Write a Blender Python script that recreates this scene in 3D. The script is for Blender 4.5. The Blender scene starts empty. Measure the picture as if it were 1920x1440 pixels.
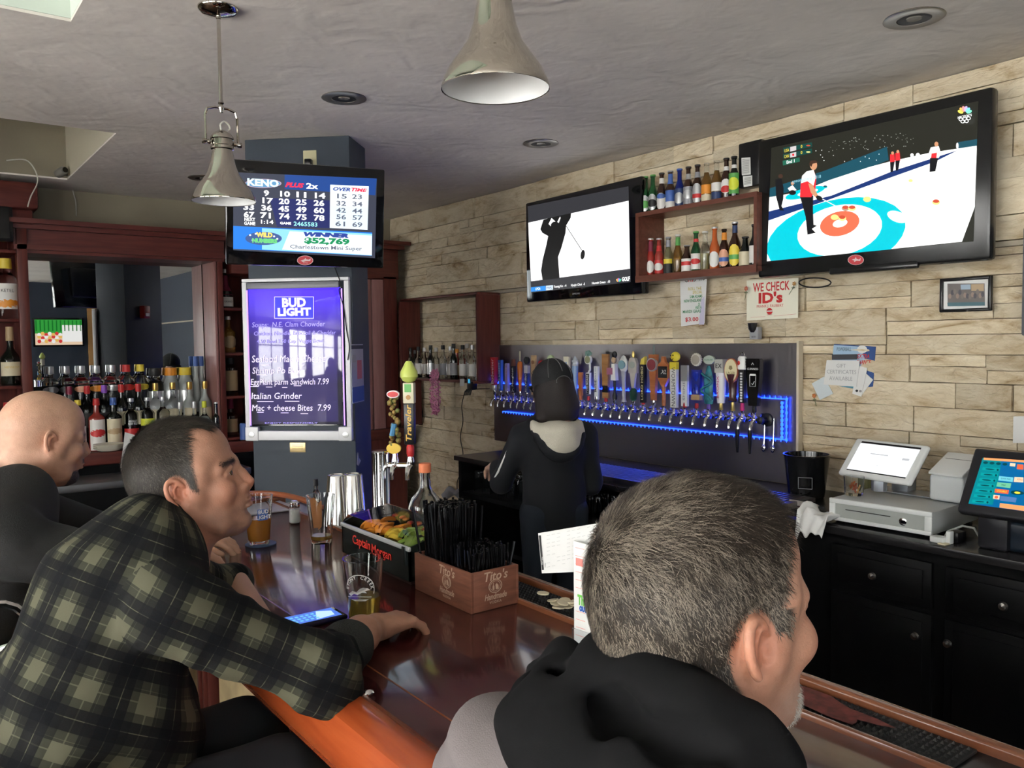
import bpy, bmesh, math, random
import numpy as np
from mathutils import Vector, Matrix, Euler
random.seed(7)
R_ = np.random.RandomState(7)
D = math.pi/180
col = bpy.context.scene.collection
sc = bpy.context.scene
# ---------------------------------------------------------------- camera
F_, CX, CY, EYE = 1553., 960., 720., 1.68
_a = np.array([-210-CX, 655-CY, F_]); _a /= np.linalg.norm(_a)
_p = np.array([790-CX, 642.5-CY, F_])
_n = np.cross(_a, _p); _n /= np.linalg.norm(_n)
if _n[1] > 0: _n = -_n
_x = np.cross(_a, _n); _x /= np.linalg.norm(_x)
CR = np.array([_x, _a, _n])
def ray(px, py): return CR @ np.array([px-CX, py-CY, F_])
def onX(px, py, X): d = ray(px, py); return Vector(d*(X/d[0]) + [0, 0, EYE])
def onY(px, py, Y): d = ray(px, py); return Vector(d*(Y/d[1]) + [0, 0, EYE])
def onZ(px, py, Z): d = ray(px, py); return Vector(d*((Z-EYE)/d[2]) + [0, 0, EYE])
def onD(px, py, dd): return Vector(ray(px, py)/F_*dd + [0, 0, EYE])
cd = bpy.data.cameras.new('camera'); cam = bpy.data.objects.new('camera', cd); col.objects.link(cam)
mr, md, mf = CR @ np.array([1, 0, 0]), CR @ np.array([0, 1, 0]), CR @ np.array([0, 0, 1])
cam.matrix_world = Matrix(((mr[0], -md[0], -mf[0], 0), (mr[1], -md[1], -mf[1], 0), (mr[2], -md[2], -mf[2], EYE), (0, 0, 0, 1)))
cd.sensor_width = 36; cd.lens = 36*F_/1920; cd.clip_start = .05; cd.clip_end = 200
sc.camera = cam
# ---------------------------------------------------------------- light
w = bpy.data.worlds.new('sky'); sc.world = w; w.use_nodes = True
wb = w.node_tree.nodes['Background']; wb.inputs[0].default_value = (.82, .92, 1, 1); wb.inputs[1].default_value = 2.2
def area(name, loc, rot, sx, sy, power, color):
    l = bpy.data.lights.new(name, 'AREA'); l.shape = 'RECTANGLE'; l.size = sx; l.size_y = sy; l.energy = power; l.color = color
    o = bpy.data.objects.new(name, l); o.location = loc; o.rotation_euler = rot; col.objects.link(o); return o
WIN = [(-2.5, -1.0), (-.7, 1.1), (1.42, 2.42), (2.7, 3.9)]
for k, (y0, y1) in enumerate(WIN):
    area('window_daylight', (-2.78, (y0+y1)/2, 1.62), (0, -90*D, 0), 1.75, (y1-y0), [54, 72, 52, 34][k], (1, .965, .90))
area('front_window_daylight', (-.3, -3.08, 1.7), (90*D, 0, 0), 2.6, 1.7, 20, (1, .97, .92))
sc.view_settings.view_transform = 'Standard'; sc.view_settings.look = 'None'
sc.view_settings.gamma = 1; sc.view_settings.use_curve_mapping = False
sc.view_settings.exposure = 0.45
# ---------------------------------------------------------------- materials
MC = {}
def mat(name, c=(.5, .5, .5), rough=.5, metal=0., trans=0., emit=None, es=1., coat=0., ior=1.45, var=0., vs=8., bump=0., bs=40., spec=None, alpha=1., sub=0., c2=None, stretch=None):
    if name in MC: return MC[name]
    m = bpy.data.materials.new(name); m.use_nodes = True; nt = m.node_tree; b = nt.nodes['Principled BSDF']
    b.inputs['Base Color'].default_value = (*c, 1); b.inputs['Roughness'].default_value = rough; b.inputs['Metallic'].default_value = metal
    b.inputs['Transmission Weight'].default_value = trans; b.inputs['IOR'].default_value = ior; b.inputs['Coat Weight'].default_value = coat
    b.inputs['Coat Roughness'].default_value = .06
    if spec is not None: b.inputs['Specular IOR Level'].default_value = spec
    if sub: b.inputs['Subsurface Weight'].default_value = sub; b.inputs['Subsurface Radius'].default_value = (.012, .005, .003); b.inputs['Subsurface Scale'].default_value = 1
    b.inputs['Alpha'].default_value = alpha
    if emit: b.inputs['Emission Color'].default_value = (*emit, 1); b.inputs['Emission Strength'].default_value = es
    if var or bump:
        tc = nt.nodes.new('ShaderNodeTexCoord'); mp = nt.nodes.new('ShaderNodeMapping'); nt.links.new(tc.outputs['Object'], mp.inputs[0])
        if stretch: mp.inputs['Scale'].default_value = stretch
    if var:
        n = nt.nodes.new('ShaderNodeTexNoise'); n.inputs['Scale'].default_value = vs; n.inputs['Detail'].default_value = 6; nt.links.new(mp.outputs[0], n.inputs[0])
        cr = nt.nodes.new('ShaderNodeValToRGB'); cr.color_ramp.elements[0].position = .3; cr.color_ramp.elements[1].position = .7
        a_ = c; b_ = c2 or tuple(min(1, v*(1+var)) for v in c)
        if not c2: a_ = tuple(v*(1-var) for v in c)
        cr.color_ramp.elements[0].color = (*a_, 1); cr.color_ramp.elements[1].color = (*b_, 1)
        nt.links.new(n.outputs['Fac'], cr.inputs[0]); nt.links.new(cr.outputs[0], b.inputs['Base Color'])
    if bump:
        n = nt.nodes.new('ShaderNodeTexNoise'); n.inputs['Scale'].default_value = bs; n.inputs['Detail'].default_value = 5; nt.links.new(mp.outputs[0], n.inputs[0])
        bp = nt.nodes.new('ShaderNodeBump'); bp.inputs['Strength'].default_value = bump; bp.inputs['Distance'].default_value = .01
        nt.links.new(n.outputs['Fac'], bp.inputs['Height']); nt.links.new(bp.outputs[0], b.inputs['Normal'])
    MC[name] = m; return m
def emat(name, c, s=1.):       # something that shines by itself: screen, LED, lit sign
    return mat(name, (0, 0, 0), .3, emit=c, es=s, spec=.2)
def vcmat(name, rough=.5, sub=0., bump=0., bs=300., spec=.4, coat=0.):
    if name in MC: return MC[name]
    m = mat(name, rough=rough, sub=sub, bump=bump, bs=bs, spec=spec, coat=coat); nt = m.node_tree
    a = nt.nodes.new('ShaderNodeVertexColor'); a.layer_name = 'col'
    nt.links.new(a.outputs[0], nt.nodes['Principled BSDF'].inputs['Base Color']); return m
# ---------------------------------------------------------------- mesh builder
class MB:
    def __init__(s): s.v = []; s.f = []; s.mi = []; s.mats = []
    def m(s, mt):
        if mt is None: return 0
        if mt not in s.mats: s.mats.append(mt)
        return s.mats.index(mt)
    def add(s, vs, fs, mt=None, M=None):
        k = len(s.v); i = s.m(mt)
        if M is not None: vs = [M @ Vector(v) for v in vs]
        s.v += [tuple(v) for v in vs]; s.f += [tuple(a+k for a in f) for f in fs]; s.mi += [i]*len(fs); return s
    def box(s, x0, x1, y0, y1, z0, z1, mt=None, M=None):
        vs = [(x, y, z) for z in (z0, z1) for y in (y0, y1) for x in (x0, x1)]
        return s.add(vs, [(0, 2, 3, 1), (4, 5, 7, 6), (0, 1, 5, 4), (2, 6, 7, 3), (0, 4, 6, 2), (1, 3, 7, 5)], mt, M)
    def bbox(s, x0, x1, y0, y1, z0, z1, r=.005, mt=None, M=None, seg=2):
        bm = bmesh.new(); bmesh.ops.create_cube(bm, size=1)
        for v in bm.verts: v.co = Vector(((x0+x1)/2+v.co.x*(x1-x0), (y0+y1)/2+v.co.y*(y1-y0), (z0+z1)/2+v.co.z*(z1-z0)))
        r = min(r, (x1-x0)/2.1, (y1-y0)/2.1, (z1-z0)/2.1)
        bmesh.ops.bevel(bm, geom=bm.edges[:], offset=r, segments=seg, affect='EDGES', profile=.5)
        bm.verts.index_update(); s.add([v.co.copy() for v in bm.verts], [[v.index for v in f.verts] for f in bm.faces], mt, M); bm.free(); return s
    def lathe(s, prof, n=20, mt=None, M=None, cap=True, sx=1, sy=1):
        vs = []; fs = []; L = len(prof)
        for (r, z) in prof:
            for k in range(n): a = 2*math.pi*k/n; vs.append((r*math.cos(a)*sx, r*math.sin(a)*sy, z))
        for i in range(L-1):
            for k in range(n): k2 = (k+1) % n; fs.append((i*n+k, i*n+k2, (i+1)*n+k2, (i+1)*n+k))
        if cap:
            if prof[0][0] > 1e-6: fs.append(tuple(range(n-1, -1, -1)))
            if prof[-1][0] > 1e-6: fs.append(tuple((L-1)*n+k for k in range(n)))
        return s.add(vs, fs, mt, M)
    def tube(s, pts, r, n=8, mt=None, M=None, closed=False):
        pts = [Vector(p) for p in pts]; L = len(pts); rr = r if isinstance(r, (list, tuple)) else [r]*L
        vs = []; fs = []; up = None
        for i, p in enumerate(pts):
            a = pts[(i-1) % L] if (i or closed) else p; b = pts[(i+1) % L] if (i < L-1 or closed) else p
            t = (b-a).normalized()
            if up is None: up = t.orthogonal().normalized()
            up = (up - t*up.dot(t)).normalized(); sd = t.cross(up)
            for k in range(n): an = 2*math.pi*k/n; vs.append(p + up*math.cos(an)*rr[i] + sd*math.sin(an)*rr[i])
        for i in range(L if closed else L-1):
            j = (i+1) % L
            for k in range(n): k2 = (k+1) % n; fs.append((i*n+k, i*n+k2, j*n+k2, j*n+k))
        if not closed: fs.append(tuple(range(n-1, -1, -1))); fs.append(tuple((L-1)*n+k for k in range(n)))
        return s.add(vs, fs, mt, M)
    def prism(s, poly, y0, y1, mt=None, M=None):     # polygon in local x,z; thickness along y (front = y0)
        n = len(poly); vs = [(x, y0, z) for x, z in poly]+[(x, y1, z) for x, z in poly]
        ar = sum(poly[i][0]*poly[(i+1) % n][1]-poly[(i+1) % n][0]*poly[i][1] for i in range(n))
        o = range(n) if ar > 0 else range(n-1, -1, -1); o = list(o)
        fs = [tuple(o), tuple(n+i for i in reversed(o))]
        for i in range(n): a, b = o[i], o[(i+1) % n]; fs.append((b, a, a+n, b+n))
        return s.add(vs, fs, mt, M)
    def sph(s, c, r, n=12, mt=None, M=None):
        r = r if isinstance(r, (tuple, list)) else (r, r, r)
        pr = [(math.sin(math.pi*i/n), -math.cos(math.pi*i/n)) for i in range(n+1)]; pr[0] = (0.0005, -1); pr[-1] = (.0005, 1)
        T = Matrix.Translation(Vector(c)) @ Matrix.Diagonal((*r, 1))
        if M is not None: T = M @ T
        return s.lathe(pr, n+4, mt, T)
    def mesh(s, name, mt=None, smooth=35):
        me = bpy.data.meshes.new(name); me.from_pydata(s.v, [], s.f); me.update()
        ms = s.mats if s.mats else ([mt] if mt else [])
        for q in ms: me.materials.append(q)
        if len(ms) > 1: me.polygons.foreach_set('material_index', s.mi)
        if smooth:
            me.polygons.foreach_set('use_smooth', [True]*len(me.polygons)); me.set_sharp_from_angle(angle=smooth*D)
        return me
    def build(s, name, mt=None, parent=None, loc=None, rot=None, smooth=35):
        o = bpy.data.objects.new(name, s.mesh(name, mt, smooth)); col.objects.link(o)
        if parent: o.parent = parent
        if loc is not None: o.location = loc
        if rot is not None: o.rotation_euler = rot
        return o
def tag(o, label=None, cat=None, group=None, kind=None):
    if label: o['label'] = label
    if cat: o['category'] = cat
    if group: o['group'] = group
    if kind: o['kind'] = kind
    return o
def thing(name, label, cat, loc=(0, 0, 0), rz=0., group=None, rot=None):
    o = bpy.data.objects.new(name, None); col.objects.link(o); o.empty_display_size = .05
    o.location = loc; o.rotation_euler = rot if rot else (0, 0, rz); return tag(o, label, cat, group)
def dup(root, loc=None, rz=None, label=None, group=None):
    r = root.copy(); col.objects.link(r)
    if loc is not None: r.location = loc
    if rz is not None: r.rotation_euler = (0, 0, rz)
    if label: r['label'] = label
    if group: r['group'] = group
    for ch in list(root.children):
        c = ch.copy(); col.objects.link(c); c.parent = r
        for g in ch.children: d = g.copy(); col.objects.link(d); d.parent = c
    return r
def text(s, size, mt, parent, loc, name='lettering', rot=None, align='CENTER', sx=1., shear=0., bold=0., width=None, depth=.0006, yup=True, base=False):
    cu = bpy.data.curves.new('t', 'FONT'); cu.body = s; cu.size = size; cu.align_x = align; cu.align_y = 'CENTER' if not base else 'BOTTOM_BASELINE'
    cu.shear = shear; cu.offset = bold; cu.extrude = depth; cu.resolution_u = 2; cu.space_line = .9
    to = bpy.data.objects.new('t', cu); col.objects.link(to); dg = bpy.context.evaluated_depsgraph_get()
    me = bpy.data.meshes.new_from_object(to.evaluated_get(dg)); bpy.data.objects.remove(to); bpy.data.curves.remove(cu)
    if len(me.vertices):
        xs = [v.co.x for v in me.vertices]; wd = max(xs)-min(xs)
        k = (width/wd) if width else sx
        for v in me.vertices: v.co.x *= k
    me.name = name; me.materials.clear(); me.materials.append(mt)
    o = bpy.data.objects.new(name, me); col.objects.link(o); o.parent = parent; o.location = loc
    # text lies in local xy -> stand it up in xz, facing -y
    o.rotation_euler = rot if rot else (90*D, 0, 0)
    if len(s.replace(' ', '')) <= 4: o['kind'] = 'stuff'
    return o
WALLR = -90*D   # rotation of things that face the room from the stone wall
def frame3(O, ex, ey_down):  # helper: rotation matrix from axes
    pass
# ================================================================ SETTING
XW, XU, YB, ZC = 3.61, 3.565, 6.45, 2.76
XL, YF = -2.7, -3.0
def struct(o, label=None): o['kind'] = 'structure'; (label and o.__setitem__('label', label)); return o
m_ceil = mat('ceiling_plaster', (.70, .645, .585), .8, var=.10, vs=2.2, bump=.0)
def plaster(m):
    nt = m.node_tree; b = nt.nodes['Principled BSDF']; tc = nt.nodes.new('ShaderNodeTexCoord')
    n1 = nt.nodes.new('ShaderNodeTexNoise'); n1.inputs['Scale'].default_value = 3.2; n1.inputs['Detail'].default_value = 7; n1.inputs['Distortion'].default_value = 2.2
    nt.links.new(tc.outputs['Object'], n1.inputs[0])
    w1 = nt.nodes.new('ShaderNodeTexWave'); w1.wave_type = 'RINGS'; w1.inputs['Scale'].default_value = 1.6; w1.inputs['Distortion'].default_value = 22; w1.inputs['Detail'].default_value = 4; w1.inputs['Detail Scale'].default_value = 1.4
    nt.links.new(tc.outputs['Object'], w1.inputs[0])
    mx = nt.nodes.new('ShaderNodeMath'); mx.operation = 'MULTIPLY'; nt.links.new(n1.outputs['Fac'], mx.inputs[0]); nt.links.new(w1.outputs['Fac'], mx.inputs[1])
    bp = nt.nodes.new('ShaderNodeBump'); bp.inputs['Strength'].default_value = .30; bp.inputs['Distance'].default_value = .012
    nt.links.new(mx.outputs[0], bp.inputs['Height']); nt.links.new(bp.outputs[0], b.inputs['Normal'])
plaster(m_ceil)
m_cream = mat('cream_paint', (.55, .50, .38), .7)
m_green = mat('pale_green_paint', (.60, .66, .58), .7)
m_olive = mat('olive_wall_paint', (.24, .21, .15), .8, var=.08, vs=3)
m_slate = mat('slate_blue_paint', (.040, .051, .066), .6, var=.05, vs=5)
m_floor = mat('dark_floor', (.10, .06, .04), .4, var=.3, vs=5)
m_blackw = mat('black_painted_wood', (.004, .004, .0045), .45, var=.2, vs=8, spec=.22)
def wood(name, c1, c2, rough=.35, coat=0., sc_=(1, 12, 12), bump=.1):
    if name in MC: return MC[name]
    m = mat(name, c1, rough, coat=coat); nt = m.node_tree; b = nt.nodes['Principled BSDF']
    tc = nt.nodes.new('ShaderNodeTexCoord'); mp = nt.nodes.new('ShaderNodeMapping'); mp.inputs['Scale'].default_value = sc_
    nt.links.new(tc.outputs['Object'], mp.inputs[0]); n = nt.nodes.new('ShaderNodeTexNoise'); n.inputs['Scale'].default_value = 4; n.inputs['Detail'].default_value = 8; n.inputs['Distortion'].default_value = .4
    nt.links.new(mp.outputs[0], n.inputs[0]); cr = nt.nodes.new('ShaderNodeValToRGB'); cr.color_ramp.elements[0].position = .32; cr.color_ramp.elements[1].position = .68
    cr.color_ramp.elements[0].color = (*c1, 1); cr.color_ramp.elements[1].color = (*c2, 1); nt.links.new(n.outputs['Fac'], cr.inputs[0]); nt.links.new(cr.outputs[0], b.inputs['Base Color'])
    bp = nt.nodes.new('ShaderNodeBump'); bp.inputs['Strength'].default_value = bump; bp.inputs['Distance'].default_value = .002; nt.links.new(n.outputs['Fac'], bp.inputs['Height']); nt.links.new(bp.outputs[0], b.inputs['Normal'])
    return m
m_mahog = wood('mahogany', (.075, .015, .012), (.13, .03, .022), .4, sc_=(10, 10, 1))
m_mahogh = wood('mahogany_rail', (.075, .015, .012), (.13, .03, .022), .4, sc_=(1, 10, 10))
m_mirror = mat('mirror_glass', (.75, .78, .78), .0, 1.)
m_chrome = mat('chrome', (.8, .8, .8), .12, 1.)
m_steel = mat('brushed_steel', (.45, .45, .47), .33, 1., bump=.08, bs=30, stretch=(1, 1, 30))
m_blackpl = mat('black_plastic', (.008, .008, .009), .3)
m_gloss = mat('gloss_black', (.004, .004, .005), .05, coat=.5)
m_white = mat('white_paint', (.8, .8, .78), .5)
m_paper = mat('white_paper', (.70, .70, .68), .6)
m_glass = mat('clear_glass', (.93, .95, .94), .02, trans=1., ior=1.45)
# floor
struct(MB().box(XL-.1, XW+.3, YF-.1, YB+.2, -.1, 0, m_floor).build('floor'))
# ceiling with two raised light wells
def ceiling():
    hA = [(-1.5, .96, 4.6, 6.05)]          # far recess
    hB = [(-1.7, .53, 1.0, 3.12)]           # near recess
    mb = MB(); xs = [XL-.1, -1.7, -1.5, .53, .97, XW+.3]; ys = [YF-.1, 1.0, 3.12, 4.6, 6.05, YB+.2]
    for i in range(len(xs)-1):
        for j in range(len(ys)-1):
            xc, yc = (xs[i]+xs[i+1])/2, (ys[j]+ys[j+1])/2
            if (-1.7 < xc < .53 and 1.0 < yc < 3.12) or (-1.5 < xc < .97 and 4.6 < yc < 6.05): continue
            mb.box(xs[i], xs[i+1], ys[j], ys[j+1], ZC, ZC+.01, m_ceil)
    o = struct(mb.build('ceiling', smooth=0))
    for nm, (x0, x1, y0, y1), mm, h in (('recess_cream', (-1.5, .97, 4.6, 6.05), m_cream, .75), ('recess_green', (-1.7, .53, 1.0, 3.12), m_green, .6)):
        b = MB(); z0, z1 = ZC, ZC+h; t = .04
        b.box(x1, x1+t, y0-t, y1+t, z0+.011, z1, mm); b.box(x0-t, x0, y0-t, y1+t, z0+.011, z1, mm); b.box(x0, x1, y1, y1+t, z0+.011, z1, mm if h < .7 else m_olive); b.box(x0, x1, y0-t, y0, z0+.011, z1, mm)
        b.box(x0-t, x1+t, y0-t, y1+t, z1, z1+t, mm)
        q = b.build('recess_side', parent=o, smooth=0); q['label'] = ('cream' if h > .7 else 'pale green')+' painted sides of the raised ceiling recess'
ceiling()
# walls
struct(MB().box(XL-.1, XW+.3, YB, YB+.1, 0, ZC, m_olive).build('wall_back', smooth=0))
m_orange = mat('orange_paint', (.50, .27, .10), .7); m_navy = mat('navy_paint', (.03, .04, .06), .6)
wf = MB()
for a in ((XL-.1, -1.7, 0, ZC+0.0), (1.1, XW+.3, 0, ZC), (-1.7, 1.1, 0, .8), (-1.7, 1.1, 2.6, ZC)):
    wf.box(a[0], a[1], YF-.1, YF, a[2], a[3], m_navy if a[0] > 1 else m_olive)
wf = struct(wf.build('wall_front', smooth=0))
wl = MB(); ys = [YF-.1]+[y for p in WIN for y in p]+[YB+.1]
for i in range(0, len(ys), 2): wl.box(XL-.1, XL, ys[i], ys[i+1], 0, ZC, m_olive)
for y0, y1 in WIN: wl.box(XL-.1, XL, y0, y1, 0, .7, m_olive); wl.box(XL-.1, XL, y0, y1, 2.55, ZC, m_olive)
struct(wl.build('wall_left', smooth=0))
m_sash = mat('sash_paint', (.35, .33, .30), .5)
for k, (y0, y1) in enumerate(WIN):
    o = struct(thing('window_%d' % (k+1), None, None, (XL-.05, (y0+y1)/2, .7)))
    del_ = [o.pop(k_, None) for k_ in ('label', 'category')]
    w_ = (y1-y0)/2; b = MB()
    for s_ in (-1, 1): b.box(-.03, .03, s_*w_-.03, s_*w_+.03, 0, 1.85)
    b.box(-.03, .03, -w_, w_, 0, .05); b.box(-.03, .03, -w_, w_, 1.8, 1.85); b.box(-.02, .02, -.02, .02, .05, 1.8); b.box(-.02, .02, -w_, w_, 1.2, 1.24)
    b.build('window_frame', m_sash, o, smooth=0)
    for yy in (-w_/2, w_/2): MB().box(-.003, .003, yy-w_/2+.02, yy+w_/2-.02, .05, 1.8).build('pane', mat('window_pane', (1, 1, 1), 0, trans=1, ior=1.01, spec=.1), o, smooth=0)
o = struct(thing('window_5', None, None, (-.3, YF-.05, .8)))
b = MB()
for x in (-1.4, -.47, .47, 1.4): b.box(x-.03, x+.03, -.03, .03, 0, 1.8)
b.box(-1.4, 1.4, -.03, .03, 0, .05); b.box(-1.4, 1.4, -.03, .03, 1.75, 1.8); b.build('window_frame', m_sash, o, smooth=0)
# slate blue column standing at an angle to the room
c0 = Vector((1.545, 4.377)); c1 = Vector((1.957, 3.985)); u = (c1-c0).normalized(); nn = Vector((-u.y, u.x)); wd = (c1-c0).length
COLROT = math.atan2(u.y, u.x)
column = struct(thing('column', None, None, (c0.x, c0.y, 0), COLROT)); column['label'] = 'square slate blue painted column standing at an angle'
MB().bbox(0, wd, 0, .29, 0, ZC, .006).build('shaft', m_slate, column)
# stone cladding on the right wall
def stonemat():
    m = mat('ledge_stone', (.6, .52, .38), .85); nt = m.node_tree; b = nt.nodes['Principled BSDF']
    tc = nt.nodes.new('ShaderNodeTexCoord'); oi = nt.nodes.new('ShaderNodeObjectInfo')
    geo = nt.nodes.new('ShaderNodeNewGeometry')
    mp = nt.nodes.new('ShaderNodeMapping'); mp.inputs['Scale'].default_value = (1, 1, 2.6); nt.links.new(geo.outputs['Position'], mp.inputs[0])
    n1 = nt.nodes.new('ShaderNodeTexNoise'); n1.inputs['Scale'].default_value = 4.5; n1.inputs['Detail'].default_value = 8; n1.inputs['Roughness'].default_value = .65; n1.inputs['Distortion'].default_value = .8
    nt.links.new(mp.outputs[0], n1.inputs[0])
    cr = nt.nodes.new('ShaderNodeValToRGB'); e = cr.color_ramp.elements
    e[0].position = .28; e[0].color = (.24, .15, .07, 1); e[1].position = .48; e[1].color = (.62, .52, .36, 1)
    x = e.new(.36); x.color = (.46, .35, .21, 1); x = e.new(.62); x.color = (.70, .61, .45, 1)
    nt.links.new(n1.outputs['Fac'], cr.inputs[0])
    hs = nt.nodes.new('ShaderNodeHueSaturation'); mr_ = nt.nodes.new('ShaderNodeMapRange'); mr_.inputs[3].default_value = .82; mr_.inputs[4].default_value = 1.12
    nt.links.new(oi.outputs['Random'], mr_.inputs[0]); nt.links.new(mr_.outputs[0], hs.inputs['Value']); nt.links.new(cr.outputs[0], hs.inputs['Color']); nt.links.new(hs.outputs[0], b.inputs['Base Color'])
    n2 = nt.nodes.new('ShaderNodeTexNoise'); n2.inputs['Scale'].default_value = 14; n2.inputs['Detail'].default_value = 9; n2.inputs['Distortion'].default_value = 1.2; nt.links.new(mp.outputs[0], n2.inputs[0])
    bp = nt.nodes.new('ShaderNodeBump'); bp.inputs['Strength'].default_value = .8; bp.inputs['Distance'].default_value = .016; nt.links.new(n2.outputs['Fac'], bp.inputs['Height']); nt.links.new(bp.outputs[0], b.inputs['Normal'])
    return m
m_stone = stonemat(); m_grout = mat('stone_joint', (.12, .09, .055), .95)
wr = MB(); wr.box(XW, XW+.12, YF, YB, 0, ZC, m_grout); wr.box(XU+.02, XW, YF, YB, 2.055, ZC, m_grout)
wr.box(XW-.04, XW+.13, YF, 1.22, 0, ZC, m_navy)
wall_right = struct(wr.build('wall_right', smooth=0))
def one_stone(y0, y1, z0, z1, xf, var):
    # rough split-face block, front toward -X; coarse grid front with random relief
    nx = 4 if (y1-y0) < .35 else 6; nz = 2; g = .0022
    y0 += g; y1 -= g; z0 += g*.8; z1 -= g*.8
    vs = []; fs = []
    for j in range(nz+1):
        for i in range(nx+1):
            t = i/nx; s_ = j/nz; jx = (random.random()-.5)*.006
            edge = (i in (0, nx) or j in (0, nz))
            vs.append((xf - .018 - var + (0.004 if edge else 0)+jx, y0+(y1-y0)*t + (0 if i in (0, nx) else (random.random()-.5)*.02), z0+(z1-z0)*s_ + (random.random()-.5)*.0025))
    k = len(vs)
    for j in range(nz+1):
        for i in range(nx+1):
            if i in (0, nx) or j in (0, nz): vs.append((xf+.05, vs[j*(nx+1)+i][1], vs[j*(nx+1)+i][2]))
    for j in range(nz):
        for i in range(nx): a = j*(nx+1)+i; fs.append((a, a+nx+1, a+nx+2, a+1))
    rim = [i for i in range(nx+1)] + [j*(nx+1)+nx for j in range(1, nz+1)] + [nz*(nx+1)+i for i in range(nx-1, -1, -1)] + [j*(nx+1) for j in range(nz-1, 0, -1)]
    bi = {}; c = k
    for j in range(nz+1):
        for i in range(nx+1):
            if i in (0, nx) or j in (0, nz): bi[j*(nx+1)+i] = c; c += 1
    for q in range(len(rim)): a, b2 = rim[q], rim[(q+1) % len(rim)]; fs.append((a, b2, bi[b2], bi[a]))
    return vs, fs
def stones():
    lst = []
    z = 0.0; rows = []
    hs = [.115, .10, .13, .09, .12, .105]
    k = 0
    while z < 2.055-.03:
        h = hs[k % 6]*random.uniform(.9, 1.1); k += 1
        if z+h > 2.055-.045: h = 2.055-z
        rows.append((z, z+h, XW)); z += h
    while z < ZC-.01:
        h = hs[k % 6]*random.uniform(.9, 1.1); k += 1
        if z+h > ZC-.05: h = ZC-z-.004
        rows.append((z, z+h, XU)); z += h
    for (z0, z1, xf) in rows:
        y = 1.22 - random.random()*.001
        while y < YB:
            L = random.choice([.22, .32, .42, .52, .62, .75]); y1 = min(y+L, YB)
            if y1-y > .03:
                if L > .3 and random.random() < .38 and z1-z0 > .07:
                    zm = z0+(z1-z0)*random.uniform(.35, .65); lst.append((y, y1, z0, zm, xf)); ym = y+(y1-y)*random.uniform(.3, .7)
                    lst += [(y, ym, zm, z1, xf), (ym, y1, zm, z1, xf)] if random.random() < .4 else [(y, y1, zm, z1, xf)]
                else: lst.append((y, y1, z0, z1, xf))
            y = y1
    vis = []; rest = []
    for s_ in lst:
        y0, y1, z0, z1, xf = s_
        Cc = CR.T @ (np.array([xf, (y0+y1)/2, (z0+z1)/2-EYE])); px = CX+F_*Cc[0]/max(Cc[2], .1); py = CY+F_*Cc[1]/max(Cc[2], .1)
        board = (2.42 < y0 and y1 < 4.92 and 1.12 < z0 and z1 < 1.64)
        tvs = (3.35 < y0 and y1 < 4.35 and 1.98 < z0 and z1 < 2.5) or (1.45 < y0 and y1 < 2.35 and 2.0 < z0 and z1 < 2.55)
        ok = Cc[2] > .3 and 690 < px < 1990 and -30 < py < 1000 and z0 > .9 and not board and not tvs
        (vis if ok else rest).append((-(y1-y0)*(z1-z0)/max(Cc[2], .3)**2, s_))
    vis.sort(key=lambda t: t[0]); keep = vis[:298]; rest += vis[298:]
    for _, s_ in keep:
        v, f = one_stone(*s_, random.uniform(0, .016))
        c = Vector((s_[4], (s_[0]+s_[1])/2, (s_[2]+s_[3])/2)); v = [Vector(p)-c for p in v]
        MB().add(v, f).build('stone', m_stone, wall_right, c, smooth=40)
    b = MB()
    for _, s_ in rest: v, f = one_stone(*s_, random.uniform(0, .016)); b.add(v, f)
    o = b.build('stone_cladding', m_stone, wall_right, smooth=40); o['kind'] = 'stuff'; print('STONES', len(keep), len(rest))
stones()
# plain sill under the projecting stone band
MB().box(XU-.018, XW, YF, YB-.3, 2.032, 2.052).build('sill_board', mat('sill', (.42, .37, .28), .7), wall_right, smooth=0)
# ================================================================ THINGS ON THE STONE WALL
class Pl:
    """local frame of a flat face: x right, z up, front toward -y"""
    def __init__(s, o):
        bpy.context.view_layer.update(); s.o = o; s.M = o.matrix_world.copy(); s.I = s.M.inverted()
    def L(s, px, py, y=0.):
        c = s.I @ Vector((0, 0, EYE)); r = Vector(ray(px, py)); d = (s.I.to_3x3() @ r); t = (y-c.y)/d.y; p = c+d*t; return (p.x, p.z)
def clip(poly, q):
    def side(p, a, b): return (b[0]-a[0])*(p[1]-a[1])-(b[1]-a[1])*(p[0]-a[0])
    ar = sum(q[i][0]*q[(i+1) % 4][1]-q[(i+1) % 4][0]*q[i][1] for i in range(4)); q = q if ar > 0 else q[::-1]
    out = poly
    for i in range(len(q)):
        a, b = q[i], q[(i+1) % len(q)]; inp = out; out = []
        for k in range(len(inp)):
            p, n_ = inp[k], inp[(k+1) % len(inp)]; sp, sn = side(p, a, b), side(n_, a, b)
            if sp >= 0: out.append(p)
            if sp*sn < 0: t = sp/(sp-sn); out.append((p[0]+(n_[0]-p[0])*t, p[1]+(n_[1]-p[1])*t))
        if not out: return []
    return out
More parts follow.
